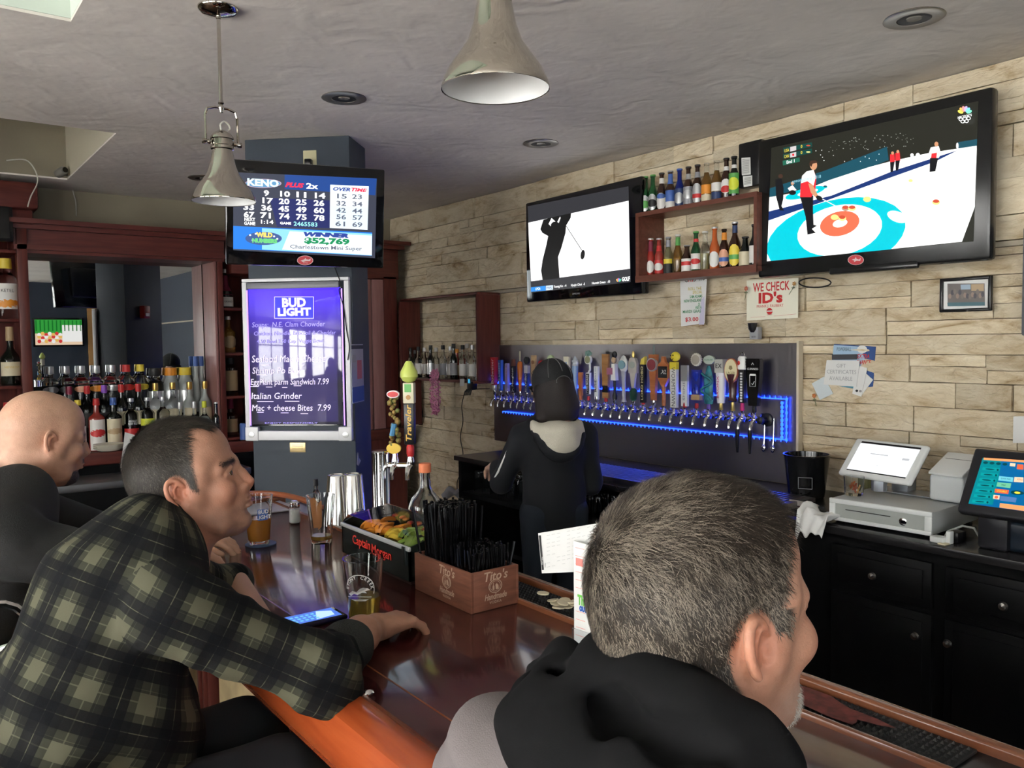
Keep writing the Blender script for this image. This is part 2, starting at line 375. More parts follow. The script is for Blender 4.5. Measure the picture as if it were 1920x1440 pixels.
class Print:
    """flat print on a plane, drawn with pixel positions of the photo (origin o, zoom k)"""
    def __init__(s, parent, ox=0, oy=0, k=1., y=-.001, name='picture'):
        s.p = parent; s.pl = Pl(parent); s.ox, s.oy, s.k, s.y = ox, oy, k, y; s.mb = MB(); s.n = 0; s.q = None; s.name = name
    def P(s, x, y): return s.pl.L(s.ox+x/s.k, s.oy+y/s.k)
    def poly(s, pts, m, raw=False):
        pts = [s.P(*p) for p in pts]
        if s.q: pts = clip(pts, s.q)
        if len(pts) < 3: return s
        s.n += 1; y = s.y - s.n*.00012; ar = sum(pts[i][0]*pts[(i+1) % len(pts)][1]-pts[(i+1) % len(pts)][0]*pts[i][1] for i in range(len(pts)))
        if ar < 0: pts = pts[::-1]
        s.mb.add([(x, y, z) for x, z in pts], [tuple(range(len(pts)))], m); return s
    def ell(s, x, y, a, b, m, rot=0., n=28):
        c, d = math.cos(rot*D), math.sin(rot*D)
        return s.poly([(x+a*math.cos(t)*c-b*math.sin(t)*d, y+a*math.cos(t)*d+b*math.sin(t)*c) for t in [2*math.pi*i/n for i in range(n)]], m)
    def line(s, x0, y0, x1, y1, w_, m):
        l = math.hypot(x1-x0, y1-y0) or 1; ax, ay = -(y1-y0)/l*w_/2, (x1-x0)/l*w_/2
        return s.poly([(x0+ax, y0+ay), (x1+ax, y1+ay), (x1-ax, y1-ay), (x0-ax, y0-ay)], m)
    def text(s, t, x, y, h, m, w=None, **kw):
        s.n += 1; c = s.P(x, y); a = s.P(x, y-h/2); b = s.P(x, y+h/2); hh = abs(a[1]-b[1]); wd = None
        if w: e, f = s.P(x-w/2, y), s.P(x+w/2, y); wd = math.hypot(f[0]-e[0], 0)
        nl = t.count('\n')+1
        return text(t, hh/.7/(nl if nl > 1 else 1), m, s.p, (c[0], s.y-s.n*.00012-.0004, c[1]), width=wd, depth=.0001, **kw)
    def done(s): return s.mb.build(s.name, None, s.p, smooth=0)
def quad_dims(pl, pts):
    L = [pl.L(*p) for p in pts]; return min(l[0] for l in L), max(l[0] for l in L), min(l[1] for l in L), max(l[1] for l in L)
e_white = emat('screen_white', (1, 1, 1), 1.35); e_black = emat('screen_black', (.012, .012, .012), 1)
def E(n, c, s=1.): return emat('screen_'+n, c, s)
# ---- golf television
tv = thing('television', 'flat television showing a black golfer silhouette on white', 'television', (3.40, 3.826, 2.266), -91.2*D)
w2, h2 = .541, .328
b = MB(); b.bbox(-w2, w2, .0, .06, -h2, h2, .012); b.bbox(-w2*.6, w2*.6, .06, .11, -h2*.6, h2*.6, .02); b.build('casing', m_gloss, tv)
MB().bbox(-.15, .15, .11, .175, -.1, .1, .004).build('wall_bracket', m_blackpl, tv)
P = Print(tv, 960, 240, 3.556, -.001, 'screen_picture')
scr = [(105, 522), (778, 388), (792, 1028), (128, 1098)]
MB().build
P.q = None; P.poly(scr, E('greyblack', (.035, .035, .04))); P.q = [P.P(*p) for p in scr]
P.poly([(108, 632), (778, 485), (788, 938), (128, 1022)], E('bright', (1, 1, 1), 1.1))
P.poly([(210, 612), (250, 600), (325, 583), (395, 568), (392, 600), (362, 650), (358, 700), (330, 800), (308, 860), (318, 1002), (205, 1015), (195, 950), (205, 880), (230, 780), (242, 720), (205, 700), (190, 675)], e_black)
P.poly([(245, 640), (265, 600), (300, 632), (322, 590), (325, 600), (305, 655), (270, 665)], E('bright', (1, 1, 1)))
P.ell(290, 650, 30, 26, e_black); P.line(360, 650, 470, 820, 4, e_black); P.ell(473, 845, 14, 32, e_black, 8)
P.poly([(128, 1062), (225, 1052), (228, 1084), (128, 1092)], E('skyblue', (.03, .25, .75)))
P.poly([(228, 1052), (275, 1048), (275, 1078), (228, 1083)], E('pale', (.6, .7, .8)))
P.text('LPGA', 175, 1073, 16, e_white, 32); P.text('FINAL', 251, 1065, 14, E('navy', (.02, .05, .2)), 34)
P.text('Young Ko  -4', 322, 1055, 16, e_white, 84); P.text('Hyejin Choi  -5', 442, 1045, 16, e_white, 92); P.text('Hannah Green  -10', 595, 1030, 16, e_white, 120)
for k, c_ in enumerate([(.9, .6, .1), (.9, .2, .1), (.5, .2, .6), (.1, .4, .9), (.1, .6, .3)]): P.ell(704+k*5, 1012-2*abs(2-k)*-1, 5, 11, E('fan%d' % k, c_), -30+k*15)
P.text('GOLF', 762, 1008, 26, e_white, 52, bold=.001)
P.done()
Q = Print(tv, 960, 240, 3.556, -.0012, 'maker_mark'); Q.text('SAMSUNG', 428, 1105, 12, mat('silver_print', (.4, .4, .4), .4), 50)
# ---- curling television
tv2 = thing('television', 'large flat television showing a curling match with teal rings', 'television', (3.385, 1.925, 2.288), -89.2*D)
pl = Pl(tv2); x0, x1, z0, z1 = quad_dims(pl, [(1430, 262), (1862, 161), (1851, 487), (1420, 518)])
b = MB(); b.bbox(x0, x1, 0, .06, z0, z1, .015); b.bbox(x0*.7, x1*.7, .06, .12, z0*.6, z1*.6, .02); b.bbox(-.2, .2, -.006, .02, z0-.012, z0+.02, .01)
b.build('casing', mat('satin_black', (.01, .01, .01), .22), tv2)
MB().bbox(-.2, .2, .12, .16, -.12, .12, .004).build('wall_bracket', m_blackpl, tv2)
P = Print(tv2, 1400, 140, 3., -.0012, 'screen_picture')
scr = [(140, 412), (1305, 148), (1277, 938), (115, 1050)]
dk = E('arena_dark', (.022, .022, .016)); P.poly(scr, dk); P.q = [P.P(*p) for p in scr]
teal = E('teal_board', (.012, .075, .11)); ice = E('ice', (1, 1, .96), 1.15); ring = E('ring_teal', (.0, .50, .58), 1.1)
P.poly([(130, 640), (440, 540), (790, 405), (800, 480), (600, 560), (130, 690)], teal); P.poly([(1190, 380), (1300, 362), (1300, 400), (1190, 420)], teal)
P.poly([(125, 690), (300, 660), (470, 592), (690, 520), (810, 488), (1030, 440), (1295, 400), (1300, 700), (1275, 770), (1212, 940), (115, 1052)], ice)  # lower right corner left dark to stand for a reflection on the screen
P.ell(330, 665, 115, 26, ring, -15); P.ell(345, 662, 60, 13, ice, -15)
P.poly([(125, 770), (480, 680), (830, 540), (1050, 470), (1190, 425), (1060, 490), (830, 572), (460, 705), (120, 822)], E('lane_navy', (.012, .035, .16)))
P.ell(505, 910, 400, 205, ring, -14); P.ell(525, 875, 242, 140, ice, -12); P.ell(525, 838, 113, 68, E('ring_red', (.85, .16, .08)), -14); P.ell(527, 836, 42, 22, ice, -14)
P.ell(850, 800, 60, 30, ice, 20)
rd = E('stone_red', (.6, .08, .04)); yl = E('stone_yellow', (.9, .75, .25)); gy = E('stone_grey', (.5, .3, .2))
for x, y, c_, c2 in ((558, 752, gy, rd), (595, 752, yl, rd), (497, 803, yl, yl), (540, 808, yl, rd), (680, 702, yl, yl), (1068, 718, yl, rd), (925, 597, yl, yl), (445, 632, ring, teal)):
    k = .55 if x in (925, 445) else 1; P.ell(x, y, 22*k, 15*k, c_); P.ell(x, y-6*k, 18*k, 10*k, c2)
sk = E('skin', (.62, .30, .16)); wh = E('shirtwhite', (.9, .88, .85)); red = E('shirtred', (.75, .03, .04)); bk = E('trousers', (.01, .01, .012))
P.poly([(303, 685), (378, 680), (376, 760), (380, 845), (398, 850), (370, 868), (392, 890), (345, 900), (335, 800)], bk)
P.poly([(340, 545), (380, 535), (395, 580), (390, 650), (366, 690), (303, 690), (308, 600)], red); P.poly([(340, 545), (380, 535), (392, 575), (380, 625), (345, 600), (308, 612), (315, 570)], wh)
P.poly([(350, 612), (375, 620), (405, 680), (395, 695), (365, 665)], sk); P.ell(380, 510, 20, 27, sk); P.poly([(355, 505), (362, 485), (390, 482), (405, 495), (375, 502), (368, 520)], E('hair', (.06, .03, .02))); P.ell(412, 695, 20, 13, bk, 30); P.line(430, 700, 520, 748, 5, wh)
P.poly([(165, 590), (200, 585), (212, 640), (210, 700), (200, 740), (215, 765), (190, 765), (170, 690)], bk); P.ell(195, 572, 13, 12, E('hair', (.06, .03, .02)))
P.poly([(235, 640), (262, 622), (285, 650), (250, 662)], wh); P.ell(262, 664, 20, 14, bk); P.ell(262, 612, 9, 9, sk)
for x, y in ((825, 442), (855, 434)): P.poly([(x-14, y+8), (x+10, y+4), (x+14, y+50), (x-14, y+55)], red); P.poly([(x-14, y+52), (x+12, y+48), (x+2, y+105), (x-12, y+108)], bk); P.ell(x, y, 8, 9, sk)
P.poly([(1040, 410), (1085, 402), (1098, 445), (1085, 470), (1040, 472), (1030, 440)], wh); P.poly([(1045, 445), (1075, 440), (1072, 470), (1042, 470)], red); P.poly([(1036, 470), (1082, 470), (1066, 545), (1034, 548)], bk); P.ell(1072, 392, 11, 14, sk)
P.ell(935, 455, 10, 12, wh); P.ell(968, 455, 12, 14, wh); P.ell(1190, 402, 7, 18, wh)
rr = random.Random(3)
for k in range(70):
    x = rr.uniform(470, 960); y = 395-(x-470)*.08+rr.uniform(-30, 45); P.ell(x, y, rr.uniform(1, 4), rr.uniform(1, 3), E('crowd', (.35, .38, .33)), n=6)
for k in range(14): P.ell(rr.uniform(400, 780), rr.uniform(420, 500), 2.5, 2.5, e_white, n=6)
gb = E('scorebox', (.01, .06, .05)); P.poly([(218, 415), (380, 383), (382, 408), (220, 442)], gb); P.poly([(218, 450), (380, 418), (380, 444), (218, 475)], gb); P.poly([(215, 487), (310, 468), (312, 492), (217, 514)], E('scoregreen', (.02, .13, .08)))
ye = E('scoreyellow', (.95, .7, .05)); P.text('USA', 238, 430, 18, ye, 26); P.text('CAN', 238, 463, 18, ye, 26); P.text('0', 322, 408, 18, ye, 9); P.text('0', 322, 442, 18, ye, 9)
P.poly([(258, 410), (292, 403), (292, 428), (258, 436)], E('flag', (.6, .55, .55))); P.poly([(258, 445), (292, 438), (292, 463), (258, 470)], E('flag', (.6, .55, .55))); P.ell(275, 454, 6, 7, red)
for y in (402, 438): P.ell(360, y, 12, 4, E('stone_red' if y < 420 else 'stone_yellow', (0, 0, 0)))
P.text('End 1', 262, 492, 18, e_white, 44); P.text('pyeongchang 2018', 350, 590, 18, E('boardtext', (.3, .6, .7)), 160)
for k, c_ in enumerate([(.9, .75, .1), (.95, .45, .1), (.9, .3, .3), (.5, .4, .8), (.2, .6, .9), (.2, .8, .5)]): a = -160*D+k*28*D; P.ell(1240+26*math.cos(a), 222+26*math.sin(a), 16, 9, E('fan_%d' % k, c_, 1.2), -160+k*28)
P.text('NBCSPORTS', 1240, 240, 14, e_white, 78)
for k, (x, y) in enumerate([(1218, 256), (1240, 254), (1262, 250), (1229, 268), (1251, 266)]): P.ell(x, y, 12, 10, e_white); P.ell(x, y, 8, 6.5, dk)
P.done()
def sticker(par, ox, oy, k, cx, cy, a, b_):
    Q = Print(par, ox, oy, k, -.013 if par is tv2 else -.0125, 'round_sticker'); r1 = mat('sticker_red', (.55, .05, .06), .4); w_ = mat('sticker_white', (.75, .6, .6), .4)
    Q.ell(cx, cy, a, b_, w_); Q.ell(cx, cy, a*.94, b_*.93, r1); Q.poly([(cx-a*.5, cy-2), (cx-a*.1, cy-b_*.25), (cx, cy-b_*.6), (cx+a*.08, cy-b_*.25), (cx+a*.4, cy-b_*.05), (cx+a*.62, cy-b_*.4), (cx+a*.55, cy+b_*.2), (cx+a*.1, cy+b_*.15), (cx-a*.2, cy+b_*.4), (cx-a*.2, cy+b_*.12)], w_); o = Q.done(); o['label'] = 'red oval sticker with a white fish'; return o
sticker(tv2, 1400, 140, 3., 623, 1043, 45, 29)
# cable loop hanging under the curling television
a_ = onX(1533, 522, 3.5); tag(MB().tube([onX(1528+30*math.cos(t)*1.0, 530+9*math.sin(t), 3.5) for t in np.linspace(0, 2*math.pi, 24)[:-1]], .0035, 6, closed=True).build('cable', m_blackpl), 'black cable loop hanging under the curling television', 'cable')
# ---- black speaker box with barcode stickers
bx = thing('receiver_box', 'black upright box with white barcode stickers beside the curling television', 'box', onX(1405, 312, 3.45), -90*D)
pl = Pl(bx); x0, x1, z0, z1 = quad_dims(pl, [(1384, 270), (1384, 355), (1427, 347), (1427, 264)])
MB().bbox(x0, x1, 0, .08, z0+.004, z1, .008).build('casing', m_blackpl, bx)
P = Print(bx, 960, 240, 3.556, -.0006, 'barcode_sticker'); wp = m_paper; kp = mat('barcode_ink', (.1, .1, .1), .6)
P.q=None; P.poly([(1530, 200), (1590, 196), (1592, 310), (1533, 316)], wp); P.poly([(1540, 322), (1602, 316), (1602, 385), (1545, 394)], wp)
for k in range(14): P.line(1536, 212+k*7, 1585, 207+k*7, 2.4, kp)
for k in range(7): P.line(1550, 334+k*7, 1596, 329+k*7, 2.4, kp)
P.done()
# ---- bottles
G = dict(green=mat('green_glass', (.015, .10, .03), .04, trans=.35, coat=.5), brown=mat('brown_glass', (.035, .012, .006), .05, coat=.6), cobalt=mat('cobalt_glass', (.008, .02, .22), .05, trans=.3, coat=.5),
         clear=mat('bottle_glass', (.9, .93, .92), .03, trans=1., ior=1.35), dark=mat('dark_glass', (.008, .01, .008), .04, coat=.6), amber=mat('amber_drink', (.55, .28, .05), .05, trans=.6, coat=.6), red=mat('red_drink', (.45, .04, .03), .05, trans=.3, coat=.6),
         orange=mat('orange_drink', (.6, .13, .03), .05, trans=.2, coat=.6), yellow=mat('pale_yellow_drink', (.7, .65, .35), .05, trans=.7, coat=.6), rose=mat('cranberry_drink', (.30, .04, .03), .06, coat=.6), frost=mat('frosted_glass', (.62, .66, .64), .35, trans=.5))
def cm(n, c, r=.45, met=0.): return mat(n, c, r, met)
LB = dict(white=cm('label_white', (.72, .7, .66)), silver=cm('label_silver', (.55, .56, .56), .3, .6), blue=cm('label_blue', (.06, .13, .40)), red=cm('label_red', (.55, .03, .03)), orange=cm('label_orange', (.75, .28, .03)), yellow=cm('label_yellow', (.75, .58, .06)),
          cream=cm('label_cream', (.62, .55, .38)), black=cm('label_black', (.015, .015, .015)), navy=cm('label_navy', (.02, .04, .12)), green=cm('label_green', (.10, .35, .08)), grey=cm('label_grey', (.3, .3, .32)), gold=cm('label_gold', (.6, .42, .12), .3, .8), maroon=cm('cap_maroon', (.22, .02, .05)), purple=cm('cap_purple', (.25, .08, .5)), lime=cm('label_lime', (.65, .7, .05)), peach=cm('label_peach', (.7, .35, .22)), tan=cm('label_tan', (.42, .30, .16)))
def prof(H, R, sh, nk, nr, top=1.0):
    p = [(R*.55, .003), (R*.92, 0), (R, R*.25), (R, sh*H)]
    for k in range(1, 6): t = k/6; e = t*t*(3-2*t); p.append((R+(nr-R)*e, (sh+(nk-sh)*t)*H))
    return p+[(nr, nk*H), (nr*.92, H*.93*top), (nr*1.12, H*.935*top), (nr*1.12, H*.985*top), (nr*.9, H*.985*top)]
BC = {}
def mcache(key, fn, mt, smooth=35):
    k = (key, mt.name if mt else '')
    if k not in BC: BC[k] = fn().mesh(key[0] if isinstance(key, tuple) else key, mt, smooth)
    return BC[k]
def part(name, me, parent, loc=(0, 0, 0), rot=None, label=None):
    o = bpy.data.objects.new(name, me); col.objects.link(o); o.parent = parent; o.location = loc
    if rot: o.rotation_euler = rot
    if label: o['label'] = label
    return o
def patch(R, z0, z1, ang, oval=False, n=14):       # label wrapped on a cylinder, centred on -y
    m = MB(); zc, hz = (z0+z1)/2, (z1-z0)/2; R += .0012
    if oval:
        vs = [(0, -R, zc)]; fs = []
        for r in range(1, 5):
            for k in range(n): t = 2*math.pi*k/n; a = ang*r/4*math.cos(t); vs.append((R*math.sin(a), -R*math.cos(a), zc+hz*r/4*math.sin(t)))
        for k in range(n): fs.append((0, 1+k, 1+(k+1) % n))
        for r in range(3):
            for k in range(n): a, b2 = 1+r*n+k, 1+r*n+(k+1) % n; fs.append((a, a+n, b2+n, b2))
        return m.add(vs, fs)
    vs = [(R*math.sin(-ang+2*ang*i/n), -R*math.cos(-ang+2*ang*i/n), z) for z in (z0, z1) for i in range(n+1)]
    return m.add(vs, [(i, i+1, n+2+i, n+1+i) for i in range(n)])
def bottle(label, loc, H=.23, R=.031, sh=.5, nk=.76, nr=.0125, g='brown', labs=(), cap=None, liq=None, group=None, txt=None, rz=-62*D, cat='bottle', name='beer_bottle', capn=.04, sq=False, thin=None):
    t = thing(name, label, cat, loc, rz, group); n = 6 if False else 18
    key = ('body', round(H, 3), round(R, 3), sh, nk, nr, sq)
    part('body', mcache(key, lambda: MB().lathe(prof(H, R, sh, nk, nr), n, sx=1 if not sq else 1.05, sy=1 if not sq else .8), G[g]), t)
    if liq: part('liquid', mcache(('liquid',)+key[1:]+(liq[1],), lambda: MB().lathe([(R*.8, .006), (R*.9, .01), (R*.9, min(liq[1], sh)*H)]+([(R*.9+(nr-R)*.5, (sh+nk)/2*H), (nr*.75, nk*H), (nr*.7, liq[1]*H)] if liq[1] > sh else []), 16, sy=.8 if sq else 1), G[liq[0]]), t)
    for (f0, f1, c_, shp) in labs:
        rr_ = R if f0 < sh else (nr + (R-nr)*max(0, 1-((f0+f1)/2-sh)/(nk-sh))*.6 if f0 < nk else nr)
        if f0 >= sh*.98:
            a0 = prof(H, R, sh, nk, nr); rad = lambda z: float(np.interp(z, [p[1] for p in a0], [p[0] for p in a0]))
            zs = np.linspace(f0*H, f1*H, 5); part('neck_label', mcache(('neck_label',)+key[1:]+(f0, f1), lambda: MB().lathe([(rad(z)+.001, z) for z in zs], n, cap=False), LB[c_]), t)
        else: part('label', mcache(('label', round(H, 3), round(R, 3), f0, f1, shp), lambda: patch(R, f0*H, f1*H, 1.15 if shp != 'w' else 1.5, shp == 'o'), LB[c_]), t, loc=(0, -.0012*labs.index((f0, f1, c_, shp)), 0))
    if cap: part('cap', mcache(('cap', round(H, 3), nr, capn), lambda: MB().lathe([(nr*1.25, H*(1-capn)), (nr*1.28, H*(1-capn)+.002), (nr*1.2, H*.998), (nr*1.0, H)], 16), LB[cap] if isinstance(cap, str) and cap in LB else cap), t)
    if txt: s_, z, sz, mt_ = txt[:4]; text(s_, sz, mt_, t, (0, -(R+.0022)*(.8 if sq else 1), z*H), depth=.0001, width=txt[4] if len(txt) > 4 else None)
    return t
# ---- beer shelf
sh = thing('wall_shelf', 'reddish brown open box shelf on the stone wall holding beer bottles', 'shelf', (3.345, 0, 0), -90*D)
pl = Pl(sh); tl, tr, br, bl = [pl.L(*p) for p in ((1192, 401), (1421, 359), (1420, 512), (1198, 524))]
sx0, sx1, sz1, sz0 = (tl[0]+bl[0])/2, tr[0], (tl[1]+tr[1])/2, (bl[1]+br[1])/2; dp = 3.545-3.345; th = .016
m_shelf = wood('shelf_wood', (.11, .035, .022), (.17, .06, .04), .4, sc_=(2, 10, 10))
MB().bbox(sx0, sx1, 0, dp, sz1-th, sz1, .002).build('top_board', m_shelf, sh); MB().bbox(sx0, sx1, 0, dp, sz0, sz0+th*1.6, .002).build('bottom_board', m_shelf, sh)
for x in (sx0, sx1-th): MB().bbox(x, x+th, 0, dp, sz0+th*1.6, sz1-th, .002).build('side_board', m_shelf, sh)
b = MB(); b.box(sx0-.006, sx1, -.008, 0, sz1-.022, sz1+.001); b.box(sx0-.006, sx0+.018, -.008, 0, sz0, sz1-.022); b.box(sx1-.018, sx1, -.008, 0, sz0, sz1-.022); b.box(sx0-.006, sx1+.0, -.012, 0, sz0-.006, sz0+.03); b.build('face_trim', m_shelf, sh, smooth=0)
topz = sz1; botz = sz0+th*1.6
W = lambda px, z, X: Vector((X, (onX(px, 400, X)).y, z))
g1 = 'beer bottles on top of the wall shelf'; g2 = 'beer bottles inside the wall shelf'
X1 = 3.43; Hb = .214
bottle('first green beer bottle from the left on top of the shelf', W(1210.5, topz, X1), Hb, .0262, g='green', labs=[(.08, .5, 'silver', 'o'), (.16, .36, 'green', 'o')], group=g1, cap='green')
bottle('second green beer bottle from the left on top of the shelf', W(1224.5, topz, X1), Hb, .0262, g='green', labs=[(.08, .5, 'silver', 'o'), (.16, .36, 'black', 'o')], group=g1, cap='green')
bottle('brown beer bottle with white oval label and blue crest on top shelf', W(1241, topz, X1), Hb, .0262, g='brown', labs=[(.05, .48, 'white', 'o'), (.33, .46, 'blue', 'o'), (.72, .86, 'white', 'b')], group=g1, cap='black')
bottle('brown beer bottle with blue label and blue neck on top of the shelf', W(1257.3, topz, X1), Hb, .0262, g='brown', labs=[(.06, .24, 'white', 'r'), (.22, .5, 'blue', 'r'), (.66, .92, 'blue', 'b')], group=g1, cap='grey')
bottle('cobalt blue glass beer bottle on top of the shelf', W(1274.5, topz, X1), Hb, .0262, g='cobalt', labs=[(.06, .5, 'navy', 'r'), (.12, .4, 'silver', 'o')], group=g1, cap='blue')
bottle('dark beer bottle with silver script label on top of the shelf', W(1291, topz, X1), Hb, .0268, g='brown', labs=[(.08, .5, 'grey', 'r'), (.2, .42, 'silver', 'o'), (.68, .82, 'silver', 'b')], group=g1, cap='black')
bottle('dark beer bottle with silver oval label and red band on top shelf', W(1308, topz, X1), Hb, .0268, g='brown', labs=[(.04, .54, 'silver', 'o'), (.18, .28, 'red', 'r'), (.68, .82, 'grey', 'b')], group=g1, cap='black')
bottle('clear amber beer bottle with orange label on top of the shelf', W(1325, topz, X1), Hb, .0268, g='clear', liq=('amber', .72), labs=[(.24, .46, 'orange', 'r'), (.05, .22, 'cream', 'r')], group=g1)
bottle('clear amber beer bottle with white and navy label on top shelf', W(1344, topz, X1), Hb, .0268, g='clear', liq=('amber', .74), labs=[(.26, .46, 'white', 'r'), (.05, .24, 'navy', 'r')], group=g1)
bottle('brown beer bottle with round red and white label on top shelf', W(1362, topz, X1), Hb, .0268, g='brown', labs=[(.16, .5, 'white', 'o'), (.18, .34, 'red', 'o'), (.7, .8, 'white', 'b')], group=g1, cap='black')
bottle('dark beer bottle with lime green label beside the black box', W(1376.5, topz, X1), Hb, .0262, g='dark', labs=[(.12, .6, 'green', 'r'), (.2, .5, 'lime', 'o'), (.72, .8, 'white', 'b')], group=g1, cap='black')
X2 = 3.42
bottle('slim red beer bottle with white label, far left inside the shelf', W(1220, botz, X2), .214, .021, g='red', labs=[(.1, .42, 'white', 'o'), (.66, .92, 'maroon', 'b')], group=g2, cap='silver')
bottle('amber bottle with red and white label inside the shelf', W(1235.6, botz, X2), .208, .025, g='rose', labs=[(.08, .42, 'red', 'r'), (.14, .34, 'white', 'o'), (.66, .8, 'red', 'b')], group=g2, cap='silver')
bottle('clear bottle with yellow and black label inside the shelf', W(1253, botz, X2), .208, .025, g='clear', liq=('yellow', .7), labs=[(.05, .3, 'black', 'r'), (.3, .42, 'yellow', 'r'), (.74, .92, 'grey', 'b')], group=g2, cap='grey')
bottle('clear golden bottle with green neck label inside the shelf', W(1271, botz, X2), .214, .024, g='clear', liq=('amber', .7), labs=[(.72, .93, 'green', 'b')], group=g2, cap='white')
bottle('short stubby brown bottle with red diagonal label inside the shelf', W(1288, botz, X2), .15, .029, .52, .8, .014, g='brown', labs=[(.08, .52, 'white', 'w'), (.28, .42, 'red', 'w')], group=g2, cap='grey')
bottle('green bottle with red star label inside the shelf', W(1305, botz, X2), .216, .026, g='green', labs=[(.08, .46, 'white', 'r'), (.2, .34, 'red', 'o'), (.74, .82, 'red', 'b')], group=g2, cap='green')
bottle('clear colourless bottle inside the shelf', W(1322, botz, X2), .21, .026, g='clear', liq=('yellow', .45), labs=[], group=g2, cap='white')
bottle('bright orange drink bottle with white label inside the shelf', W(1340, botz, X2), .225, .026, g='orange', labs=[(.08, .44, 'white', 'o')], group=g2, cap='silver')
bottle('dark bottle with peach label and orange neck inside the shelf', W(1358, botz, X2), .21, .026, g='brown', labs=[(.08, .5, 'peach', 'o'), (.2, .3, 'blue', 'r'), (.72, .9, 'orange', 'b')], group=g2)
bottle('tall brown bottle with round yellow label inside the shelf', W(1378, botz, X2), .236, .029, g='brown', labs=[(.06, .52, 'yellow', 'o'), (.2, .3, 'green', 'r'), (.76, .92, 'navy', 'b')], group=g2, cap='silver')
bottle('short dark bottle with cream label inside the shelf', W(1397.5, botz, X2), .155, .030, .52, .8, .014, g='dark', labs=[(.08, .52, 'cream', 'w')], group=g2, cap='black')
bottle('dark bottle with white label, far right inside the shelf', W(1415, botz, X2), .21, .026, g='dark', labs=[(.1, .5, 'white', 'r')], group=g2, cap='black')
# ---- papers on the wall
def paper(name, label, cat, pts, X, m, th=.0015, tilt=0.):
    c = onX(sum(p[0] for p in pts)/len(pts), sum(p[1] for p in pts)/len(pts), X); t = thing(name, label, cat, c, -90*D); pl = Pl(t)
    MB().prism([pl.L(*p) for p in pts], 0, th).build('sheet', m, t, smooth=0); return t
XP = 3.535
t = paper('paper_sign', 'white sheet with colourful beer special lettering under the shelf', 'sign', [(1275, 513), (1326, 506), (1321, 606), (1277, 612)], 3.538, m_paper)
P = Print(t, 960, 240, 3.556, -.0006, 'print')
Gn, Rd, Ye, Bk = cm('ink_green', (.05, .30, .12)), cm('ink_red', (.55, .03, .03)), cm('ink_gold', (.55, .45, .05)), cm('ink_black', (.03, .03, .03))
P.text('G', 1163, 1012, 40, Bk, 20); P.text('R', 1186, 1010, 40, Rd, 20); P.text('I', 1204, 1008, 40, Rd, 5); P.text('D', 1220, 1006, 40, Bk, 20); P.text('IRO', 1268, 1000, 40, Bk, 40)
P.text('ROLL THE', 1220, 1072, 20, Ye, 88); P.text('SPECIAL', 1238, 1096, 20, Ye, 64)
for s_, x, y, w_ in (('SAM ADAMS', 1228, 1124, 84), ('NEW ENGLAND', 1208, 1152, 122), ('OR', 1248, 1176, 12), ('ABITA', 1245, 1197, 42), ('MARDI GRAS', 1200, 1224, 120)): P.text(s_, x, y, 20, Gn, w_, bold=.0001)
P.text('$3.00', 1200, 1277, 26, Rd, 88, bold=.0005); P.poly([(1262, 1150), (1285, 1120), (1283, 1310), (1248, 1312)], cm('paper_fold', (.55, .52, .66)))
P.done()
t = paper('paper_sign', 'cream card reading We Check IDs in red letters', 'sign', [(1400, 526), (1497, 521), (1496, 596), (1400, 601)], 3.545, cm('card_cream', (.78, .76, .62)))
P = Print(t, 960, 240, 3.556, -.0006, 'print')
P.text('WE CHECK', 1727, 1060, 58, Rd, 245, bold=.0012); P.text('ID\'s', 1722, 1135, 66, Rd, 160, bold=.003); P.text('FRANK J. FAUBERT', 1720, 1187, 18, Rd, 178); P.ell(1718, 1222, 20, 22, Rd); P.line(1700, 1222, 1736, 1220, 7, m_paper); P.line(1592, 1262, 1690, 1258, 1.5, Rd); P.line(1745, 1254, 1895, 1240, 1.5, Rd); P.text('STOP', 1718, 1246, 7, Rd, 34); P.done()
def wire_flower(label, px, py, s, X, c1, stem):
    t = thing('wire_flower', label, 'decoration', onX(px, py, X), -90*D); a = cm('petal_'+label[:5], c1, .4)
    for k in range(6): an = k*60*D+.3; MB().tube([(s*.32*math.cos(an)+s*.26*math.cos(q)*math.cos(an)-s*.13*math.sin(q)*math.sin(an)*1.2+s*.12*math.cos(an), -.004, s*.32*math.sin(an)+s*.26*math.cos(q)*math.sin(an)+s*.13*math.sin(q)*math.cos(an)*1.2+s*.12*math.sin(an)) for q in np.linspace(0, 2*math.pi, 12)[:-1]], .0016, 5, closed=True).build('petal', a, t)
    MB().sph((0, -.004, 0), s*.22, 8).build('flower_centre', cm('flower_heart', (.7, .45, .1)), t)
    if stem:
        MB().tube([(0, -.002, 0), (stem*.15, -.002, -s*1.2), (stem, -.002, -s*3.6)], .0014, 5).build('stem', cm('wire_green', (.08, .12, .05)), t)
        for sg in (-1, 1): MB().tube([(stem*.2+sg*s*.3+s*.28*math.cos(q), -.003, -s*1.3+s*.18*math.sin(q)) for q in np.linspace(0, 2*math.pi, 10)[:-1]], .0013, 5, closed=True).build('leaf', cm('wire_green', (.08, .12, .05)), t)
    return t
wire_flower('red wire flower at the left edge of the ID card', 1400, 541, .016, 3.52, (.5, .08, .06), -.01)
wire_flower('brown wire flower with green leaf on the ID card right edge', 1490, 532, .014, 3.52, (.45, .22, .06), -.03)
wire_flower('orange wire flower with long stem left of the gift card papers', 1527, 742, .014, 3.575, (.6, .15, .03), .012)
